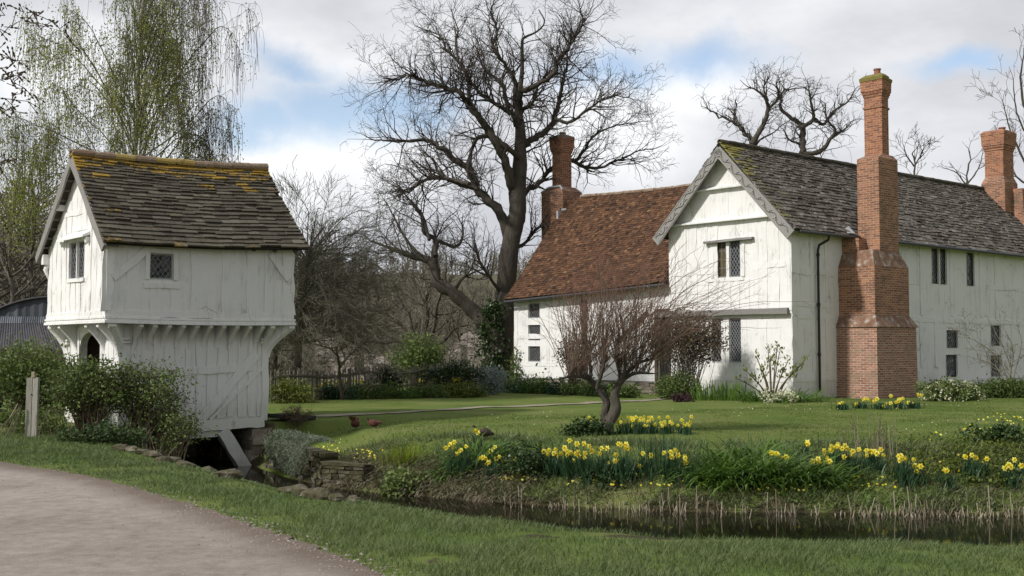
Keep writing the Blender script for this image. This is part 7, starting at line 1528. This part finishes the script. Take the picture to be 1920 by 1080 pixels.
# ruined walls beyond the fence
def ruin(label, x0, x1, Y, ztops, seed, opening=None):
    a, b = P(x0, 700, Y)[:2], P(x1, 700, Y)[:2]; W = Wall(a, (b-a)/np.linalg.norm(b-a), (0, -1)); L = np.linalg.norm(b-a); r = thing('ruined_wall', label, 'ruin', (*a, 0)); mb = MB(); n = len(ztops)
    for i in range(n):
        p, q = L*i/n, L*(i+1)/n
        if opening and opening[0] <= i < opening[1]:
            rubble_wall(mb, W, p, q, -.2, .25, 0, .2, .4, seed+i, .5)
            if ztops[i] > 1.9: rubble_wall(mb, W, p, q, 1.75, ztops[i], 0, .2, .4, seed+i, .5)
        else: rubble_wall(mb, W, p, q, -.2, ztops[i], 0, .2, .42, seed+i, .5)
    mb.build('masonry', MT['pale_rubble'], r); return r
MT['pale_rubble'] = M('pale_rubble', [(0, (.17, .145, .125)), (.5, (.33, .285, .25)), (1, (.5, .45, .41))], .95, 5, .4, .8, 9, .05)
ruin('pale ruined stone wall behind the small forked tree', 590, 720, 57, [2.1, 2.15, 1.95, 1.75, 1.5, 1.3, 1.25], 50, (4, 5))
ruin('broken ruin wall with a narrow opening, left of the ivy trunk', 838, 915, 60, [1.6, 1.9, 2.35, 2.45, 2.3, 2.0], 60, (2, 3))
ruin('low pale ruin fragment left of the round green shrub', 716, 760, 60, [1.2, 1.35, 1.2], 70)
# barn at the left edge
YBn = 55.0; xr_ = P(118, 652, 52)[0]
r = thing('barn', 'dark corrugated iron barn with an arched top and a lean-to roof', 'barn', (-23, YBn, 0))
def corr(mb, A, B, C, D, n, amp, tint=.5):
    """corrugated sheet: A-B along the waves' run across, C below B, D below A"""
    A, B, C, D = [np.asarray(q, float) for q in (A, B, C, D)]; N = np.cross(B-A, D-A); N /= np.linalg.norm(N); t = np.linspace(0, 1, n*4+1); w = np.sin(np.arange(n*4+1)*PI/2)*amp
    up = A+(B-A)*t[:, None]+N*w[:, None]; lo = D+(C-D)*t[:, None]+N*w[:, None]; m = len(t); tt = np.repeat(np.clip(np.repeat(RNG.normal(tint, .14, n//8+1), 8*4)[:m], 0, 1)[None], 2, 0).ravel(); mb.add(np.vstack([up, lo]), [[i, m+i, m+i+1, i+1] for i in range(m-1)], tt)
mb = MB(); cx, Rr, zt_ = P(100, 557, YBn)[0], 6.0, P(100, 557, YBn)[2]; xs = np.linspace(cx-5.2, cx+5.2, 105); ztop = zt_-(Rr-np.sqrt(np.clip(Rr**2-(xs-cx)**2, 0, None)))
w = np.sin(np.arange(105)*PI/2)*.022; m = 105
mb.add(np.vstack([np.column_stack([xs, YBn+w, ztop]), np.column_stack([xs, YBn+w, np.full(m, 0.)])]), [[i, m+i, m+i+1, i+1] for i in range(m-1)], np.tile(np.repeat(RNG.uniform(.2, .8, 27), 4)[:m], 2)); mb.build('gable_sheeting', MT['corrugated_wall'], r)
mb = MB(); a = np.column_stack([xs, np.full(m, YBn-.15), ztop+.05]); b = a+[0, 12, 0]; mb.add(np.vstack([a, b, a-[0, 0, .09], b-[0, 0, .09]]), [[i, i+1, m+i+1, m+i] for i in range(m-1)]+[[i+1, i, 2*m+i, 2*m+i+1] for i in range(m-1)]+[[2*m+i, 2*m+i+1, 3*m+i+1, 3*m+i][::-1] for i in range(m-1)], .2, smooth=True); mb.build('arched_roof', MT['corrugated'], r)
mb = MB(); zr = P(50, 606, 54.8)[2]; ze = P(50, 655, 51.6)[2]; corr(mb, (cx-9, 54.85, zr), (P(98, 606, 54.8)[0], 54.85, zr), (P(118, 655, 51.6)[0], 51.6, ze), (cx-9, 51.6, ze), 86, .020, .45); mb.build('lean_to_roof', MT['corrugated'], r)
mb = MB(); corr(mb, (cx-9, 54.9, zr+.32), (P(98, 606, 54.8)[0], 54.9, zr+.32), (P(98, 606, 54.8)[0], 54.82, zr-.0), (cx-9, 54.82, zr), 86, .018, .95); mb.build('flashing', MT['corrugated_wall'], r)
xb = P(114, 655, 52)[0]; mb = MB()
for k in range(8): box(mb, np.array([0, 51.95, 0]), np.array([1., 0, 0]), np.array([0, -1., 0]), cx-9, xb, .0+k*.185, .178+k*.185, -.05, RNG.uniform(0, .012), RNG.uniform(.2, .9))
box(mb, np.array([xb, 51.9, 0]), np.array([0, 1., 0]), np.array([1., 0, 0]), .01, 3.0, 0, 1.5, -.06, -.01); mb.build('boarded_wall', MT['brownwood'], r)
# ---------------------------------------------------------------- birds and the walker
def bird(name, label, c, hd, spine, beak, legs, mat, tailf=None, comb=False):
    """body as one surface along a spine of (forward, up, radius); heading hd"""
    c = np.asarray(c, float); r = thing(name, label, 'bird', c); f = np.array([math.cos(hd), math.sin(hd), 0]); s = np.array([-f[1], f[0], 0])
    q = spline(np.array(spline_in(spine)), 30); pts = c+f*q[:, :1]+Z3*q[:, 1:2]; rad = np.clip(q[:, 2], .004, None); mb = MB(); tube(mb, pts, rad, 12, np.clip(.5+RNG.normal(0, .2, 30), 0, 1), rough=.03, ell=1.0); 
    for sg in (-1, 1):  # folded wings
        w0 = c+f*.06+Z3*legs[1]+s*sg*.07; tube(mb, [w0+f*.03, w0-f*.05+Z3*.01, w0-f*.14+Z3*.03], [.02, .042, .008], 7, .2, ell=.5)
    mb.build('body', MT[mat], r)
    h = c+f*spine[-1][0]+Z3*spine[-1][1]; mb = MB(); tube(mb, [h-f*.012, h+f*beak*.5-Z3*.004, h+f*beak-Z3*.010], [.011, .008, .003], 6, .6, ell=.7); mb.build('beak', MT['straw'], r)
    if tailf:
        mb = MB()
        for k in range(9):
            a = (k-4)*.16; b = c+f*tailf[0]+Z3*tailf[1]; d = -f*math.cos(tailf[2])+Z3*math.sin(tailf[2])+s*a; d /= np.linalg.norm(d); L = tailf[3]*RNG.uniform(.85, 1.1); x = np.cross(d, f); x /= np.linalg.norm(x)+1e-6
            mb.add([b-x*.012, b+x*.012, b+d*L*.6+x*.022, b+d*L, b+d*L*.6-x*.022], [0, 1, 2, 3, 4], RNG.random())
        mb.build('tail', MT[mat], r)
    if comb:
        mb = MB(); hh = h-f*.018+Z3*.018; mb.add([hh-f*.02, hh+f*.025, hh+f*.02+Z3*.02, hh+Z3*.012, hh-f*.012+Z3*.022], [0, 1, 2, 3, 4], .9); mb.add([hh+f*.02-Z3*.03, hh+f*.028-Z3*.03, hh+f*.02-Z3*.06], [0, 1, 2], .9); mb.build('comb', MT['combred'], r)
    for sg in (-1, 1):
        b = c+s*sg*.035-f*.005; mb = MB(); tube(mb, [b+Z3*legs[0], b+Z3*legs[0]*.5+f*-.012, b+Z3*.01], [.016, .009, .006], 6, .7)
        for k in (-.6, 0, .6): tube(mb, [b+Z3*.01, b+Z3*.004+f*.045*math.cos(k)+s*.045*math.sin(k)], [.006, .003], 5, .7)
        mb.build('leg', MT['straw'], r)
    return r
MT['combred'] = M('red_comb', [(0, (.22, .02, .015)), (1, (.4, .05, .03))], .5, 20, .2)
spline_in = lambda s: [tuple(q) for q in s]
hc = on(hit(666, 806)); h1_ = bird('hen', 'red-brown hen turned away with its tail fanned up, left of the pair', hc, PI*.42, [(-.16, .22, .02), (-.12, .20, .07), (-.04, .17, .105), (.06, .16, .10), (.12, .20, .06), (.15, .25, .034), (.175, .285, .026), (.19, .285, .008)], .03, (.10, .18), 'featherred', (-.12, .20, 1.05, .22), True)
hc = on(hit(701, 804)); h2_ = bird('hen', 'red-brown hen pecking toward the right, right of the pair', hc, -.15, [(-.17, .19, .02), (-.12, .18, .065), (-.04, .155, .10), (.06, .15, .09), (.13, .17, .05), (.18, .175, .032), (.215, .165, .026), (.232, .16, .008)], .03, (.09, .17), 'featherred', (-.13, .18, 1.2, .15), True)
h1_.scale = (.85,)*3; h2_.scale = (.8,)*3
hc = on(hit(905, 826)); bb_ = bird('long_necked_bird', 'dark long-necked brown bird behind the daffodils on the lawn edge', hc, PI+.1, [(-.36, .14, .015), (-.28, .16, .05), (-.12, .19, .10), (.04, .19, .095), (.12, .21, .05), (.19, .26, .028), (.24, .31, .022), (.27, .34, .026), (.31, .335, .02), (.325, .33, .008)], .05, (.10, .19), 'featherdark'); bb_.scale = (.62, .62, .8)
# walker, half out of the frame behind the hedge
def skin_fig(name, V, E, R, mat, parent):
    me = bpy.data.meshes.new(name); me.from_pydata([tuple(np.asarray(v)-ORG[parent.name]) for v in V], E, []); o = bpy.data.objects.new(name, me); COL.objects.link(o); o.parent = parent; me.materials.append(MT[mat])
    md = o.modifiers.new('skin', 'SKIN'); sk = me.skin_vertices[0].data
    for i, rr in enumerate(R): sk[i].radius = (rr, rr) if np.isscalar(rr) else rr
    sk[0].use_root = True; s = o.modifiers.new('sub', 'SUBSURF'); s.levels = 2; s.render_levels = 2
    for p in me.polygons: p.use_smooth = True
    return o
c = on(P(-4, 772, 29.0)); r = thing('person', 'person in dark maroon coat walking bent forward, half hidden at the left edge', 'person', c)
V = lambda x, y, z: c+np.array([x, y, z])
skin_fig('coat', [V(0, 0, .78), V(.03, 0, .95), V(.10, 0, 1.12), V(.15, 0, 1.20), V(.12, -.17, 1.16), V(.17, -.22, .94), V(.28, -.20, .76), V(.12, .17, 1.16), V(.03, .22, .94), V(.08, .2, .74), V(-.02, 0, .66)], [(0, 1), (1, 2), (2, 3), (2, 4), (4, 5), (5, 6), (2, 7), (7, 8), (8, 9), (0, 10)], [(.15, .19), (.15, .18), (.15, .17), .075, .075, .058, .048, .075, .058, .048, (.16, .2)], 'cloth', r)
skin_fig('trousers', [V(0, 0, .74), V(.02, -.09, .70), V(.13, -.1, .40), V(.10, -.1, .10), V(-.02, .09, .70), V(-.04, .1, .40), V(-.22, .1, .12)], [(0, 1), (1, 2), (2, 3), (0, 4), (4, 5), (5, 6)], [.13, .095, .065, .045, .095, .065, .045], 'trouser', r)
for (x, y, z, dz) in ((.10, -.1, .05, 0), (-.22, .1, .07, .05)):
    mb = MB(); tube(mb, [V(x-.07, y, z+dz), V(x, y, z), V(x+.10, y, z-.015-dz*.4), V(x+.18, y, z-.02-dz*.6)], [.035, .048, .042, .02], 8, .4, ell=.85); mb.build('shoe', MT['trouser'], r)
hd = skin_fig('head', [V(.15, 0, 1.18), V(.19, 0, 1.25), V(.22, 0, 1.31), V(.24, 0, 1.38), V(.31, 0, 1.30), V(.325, 0, 1.275)], [(0, 1), (1, 2), (2, 3), (2, 4), (4, 5)], [.05, .055, .085, .075, .03, .012], 'skin', r)
mb = MB(); q = np.array([V(.15, 0, 1.30), V(.19, 0, 1.37), V(.235, 0, 1.40), V(.28, 0, 1.40)]); tube(mb, q, [.075, .095, .09, .05], 10, .5, rough=.05); mb.build('hair', MT['hair'], r)
for sg in (-1, 1):
    mb = MB(); tube(mb, [V(.30, sg*.033, 1.325), V(.309, sg*.033, 1.322)], [.012, .007], 6, .1); mb.build('eye', MT['trouser'], r); mb = MB(); tube(mb, [V(.21, sg*.082, 1.335), V(.212, sg*.09, 1.30), V(.215, sg*.082, 1.27)], [.01, .018, .008], 6); mb.build('ear', MT['skin'], r)
for (w, dz) in ((V(.28, -.20, .76), 0), (V(.08, .2, .74), 0)):
    mb = MB(); tube(mb, [w+[0, 0, .03], w+[.02, 0, -.04], w+[.03, 0, -.09]], [.025, .034, .028], 8, ell=.6)
    for k in range(4): tube(mb, [w+[.012+.016*k, 0, -.085], w+[.02+.017*k, .012, -.125+.004*abs(k-1)], w+[.022+.017*k, .022, -.155+.008*abs(k-1)]], [.009, .008, .006], 6)
    tube(mb, [w+[.0, .01, -.03], w+[-.03, .02, -.07], w+[-.03, .03, -.10]], [.011, .010, .007], 6); mb.build('hand', MT['skin'], r)
# ---------------------------------------------------------------- light and sky
SUN_AZ = np.array([-.86, -.51]); EL = math.radians(38)
sd = bpy.data.lights.new('sun', 'SUN'); so = bpy.data.objects.new('sun', sd); COL.objects.link(so)
sd.energy = 2.5; sd.angle = math.radians(4); sd.color = (1, .965, .92)
S = Vector((SUN_AZ[0]*math.cos(EL), SUN_AZ[1]*math.cos(EL), math.sin(EL)))
so.rotation_euler = (-S).to_track_quat('-Z', 'Y').to_euler(); so.location = S*50
w = bpy.data.worlds.new('World'); SC.world = w; w.use_nodes = True; nt = w.node_tree
bg = nt.nodes['Background']; out = nt.nodes['World Output']
sky = nt.nodes.new('ShaderNodeTexSky'); sky.sky_type = 'NISHITA'; sky.sun_disc = False; sky.sun_elevation = EL
sky.sun_rotation = math.atan2(SUN_AZ[0], SUN_AZ[1]); sky.air_density = 1.0; sky.dust_density = .8; sky.ozone_density = 1.4
tc = nt.nodes.new('ShaderNodeTexCoord'); D = tc.outputs['Generated']
def vdir(px, py):
    q = ray(px, py); return q/np.linalg.norm(q)
def blob(px, py, r_in, r_out, sx=1.0):
    """soft patch of sky round a direction; sx squeezes it upright so that it lies long and low"""
    c = vdir(px, py); mp = nt.nodes.new('ShaderNodeVectorMath'); mp.operation = 'SUBTRACT'; nt.links.new(Dw, mp.inputs[0]); mp.inputs[1].default_value = tuple(c)
    s2 = nt.nodes.new('ShaderNodeVectorMath'); s2.operation = 'MULTIPLY'; nt.links.new(mp.outputs[0], s2.inputs[0]); s2.inputs[1].default_value = (1, 1, sx)
    ln = nt.nodes.new('ShaderNodeVectorMath'); ln.operation = 'LENGTH'; nt.links.new(s2.outputs[0], ln.inputs[0])
    return smooth(nt, ln.outputs['Value'], r_out, r_in)
# ragged directions: the patches' edges are broken up by noise
nz = nt.nodes.new('ShaderNodeTexNoise'); nz.inputs['Scale'].default_value = 7; nz.inputs['Detail'].default_value = 6; nz.inputs['Roughness'].default_value = .6
nt.links.new(D, nz.inputs['Vector'])
vm = nt.nodes.new('ShaderNodeVectorMath'); vm.operation = 'MULTIPLY_ADD'; nt.links.new(nz.outputs['Color'], vm.inputs[0]); vm.inputs[1].default_value = (.12, .12, .10)
sb = nt.nodes.new('ShaderNodeVectorMath'); sb.operation = 'SUBTRACT'; nt.links.new(D, sb.inputs[0]); sb.inputs[1].default_value = (.06, .06, .05)
nt.links.new(sb.outputs[0], vm.inputs[2]); Dw = vm.outputs[0]
blue = None
for q in [(640, 205, .02, .12, 2.6), (720, 190, .01, .10, 2.6), (500, 225, .01, .09, 3), (1150, 145, .01, .10, 2.6), (1330, 130, .0, .09, 3), (560, 130, .0, .07, 3), (1800, 110, .0, .06, 3), (780, 215, .0, .08, 2)]:
    bb = blob(*q); blue = bb if blue is None else mth(nt, 'MAXIMUM', blue, bb)
gen = noise(nt, 2.6, 6, .6, vec=D, stretch=(1, 1, 2.2))
behind = mth(nt, 'MULTIPLY', smooth(nt, gen, .40, .60), 1)
sp = nt.nodes.new('ShaderNodeSeparateXYZ'); nt.links.new(D, sp.inputs[0])
# in front of the camera the gaps are where the photograph has them, elsewhere they come from the noise
front = smooth(nt, sp.outputs['Y'], .55, .75)
cover_f = mth(nt, 'SUBTRACT', 1.0, mth(nt, 'MULTIPLY', blue, .78))
cover_b = mth(nt, 'ADD', .55, mth(nt, 'MULTIPLY', behind, .45))
mx = nt.nodes.new('ShaderNodeMix'); nt.links.new(front, mx.inputs[0]); nt.links.new(cover_b, mx.inputs[2]); nt.links.new(cover_f, mx.inputs[3]); cover = mx.outputs[0]
tex = noise(nt, 5.5, 7, .58, vec=D, stretch=(1, 1, 2.4)); tex2 = noise(nt, 2.2, 4, .5, vec=D, stretch=(1, 1, 2.6))
val = mth(nt, 'ADD', mth(nt, 'MULTIPLY', tex, .5), mth(nt, 'MULTIPLY', tex2, .5))
lit = None
for q in [(590, 285, .02, .11, 2), (470, 275, .02, .10, 2), (1120, 180, .02, .08, 1.6), (1260, 195, .02, .09, 1.8), (690, 330, .0, .10, 2), (500, 330, .02, .12, 1.5), (1180, 250, .02, .12, 1.5), (100, 120, .0, .1, 1.5), (1350, 180, .0, .06, 1.5)]:
    bb = blob(*q); lit = bb if lit is None else mth(nt, 'MAXIMUM', lit, bb)
ccol = ramp(nt, val, [(.34, (.40, .41, .445)), (.46, (.48, .49, .52)), (.56, (.58, .59, .615)), (.66, (.69, .695, .71))])
ccol = mixc(nt, mth(nt, 'MULTIPLY', lit, .75), ccol, (.80, .805, .815))
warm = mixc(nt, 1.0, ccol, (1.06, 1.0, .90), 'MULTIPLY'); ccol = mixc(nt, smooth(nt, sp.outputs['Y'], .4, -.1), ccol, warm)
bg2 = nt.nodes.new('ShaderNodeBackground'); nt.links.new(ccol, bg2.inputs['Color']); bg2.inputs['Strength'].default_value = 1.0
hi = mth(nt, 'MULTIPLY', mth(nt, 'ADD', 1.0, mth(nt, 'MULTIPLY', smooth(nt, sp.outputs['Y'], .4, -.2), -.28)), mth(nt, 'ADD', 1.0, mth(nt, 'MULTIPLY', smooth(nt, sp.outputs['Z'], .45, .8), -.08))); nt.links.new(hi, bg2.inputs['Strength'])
nt.links.new(sky.outputs[0], bg.inputs['Color']); bg.inputs['Strength'].default_value = .12
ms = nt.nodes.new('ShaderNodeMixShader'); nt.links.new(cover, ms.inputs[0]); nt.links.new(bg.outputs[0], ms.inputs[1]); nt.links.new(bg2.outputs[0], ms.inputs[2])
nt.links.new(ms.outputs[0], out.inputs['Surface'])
SC.view_settings.view_transform = 'Standard'; SC.view_settings.look = 'None'; SC.view_settings.exposure = .5; SC.view_settings.gamma = 1
SC.view_settings.use_curve_mapping = False
SC.render.engine = 'CYCLES'; cy = SC.cycles
cy.max_bounces = 6; cy.diffuse_bounces = 3; cy.glossy_bounces = 3; cy.transmission_bounces = 2; cy.transparent_max_bounces = 4; cy.use_denoising = True; cy.caustics_reflective = False; cy.caustics_refractive = False
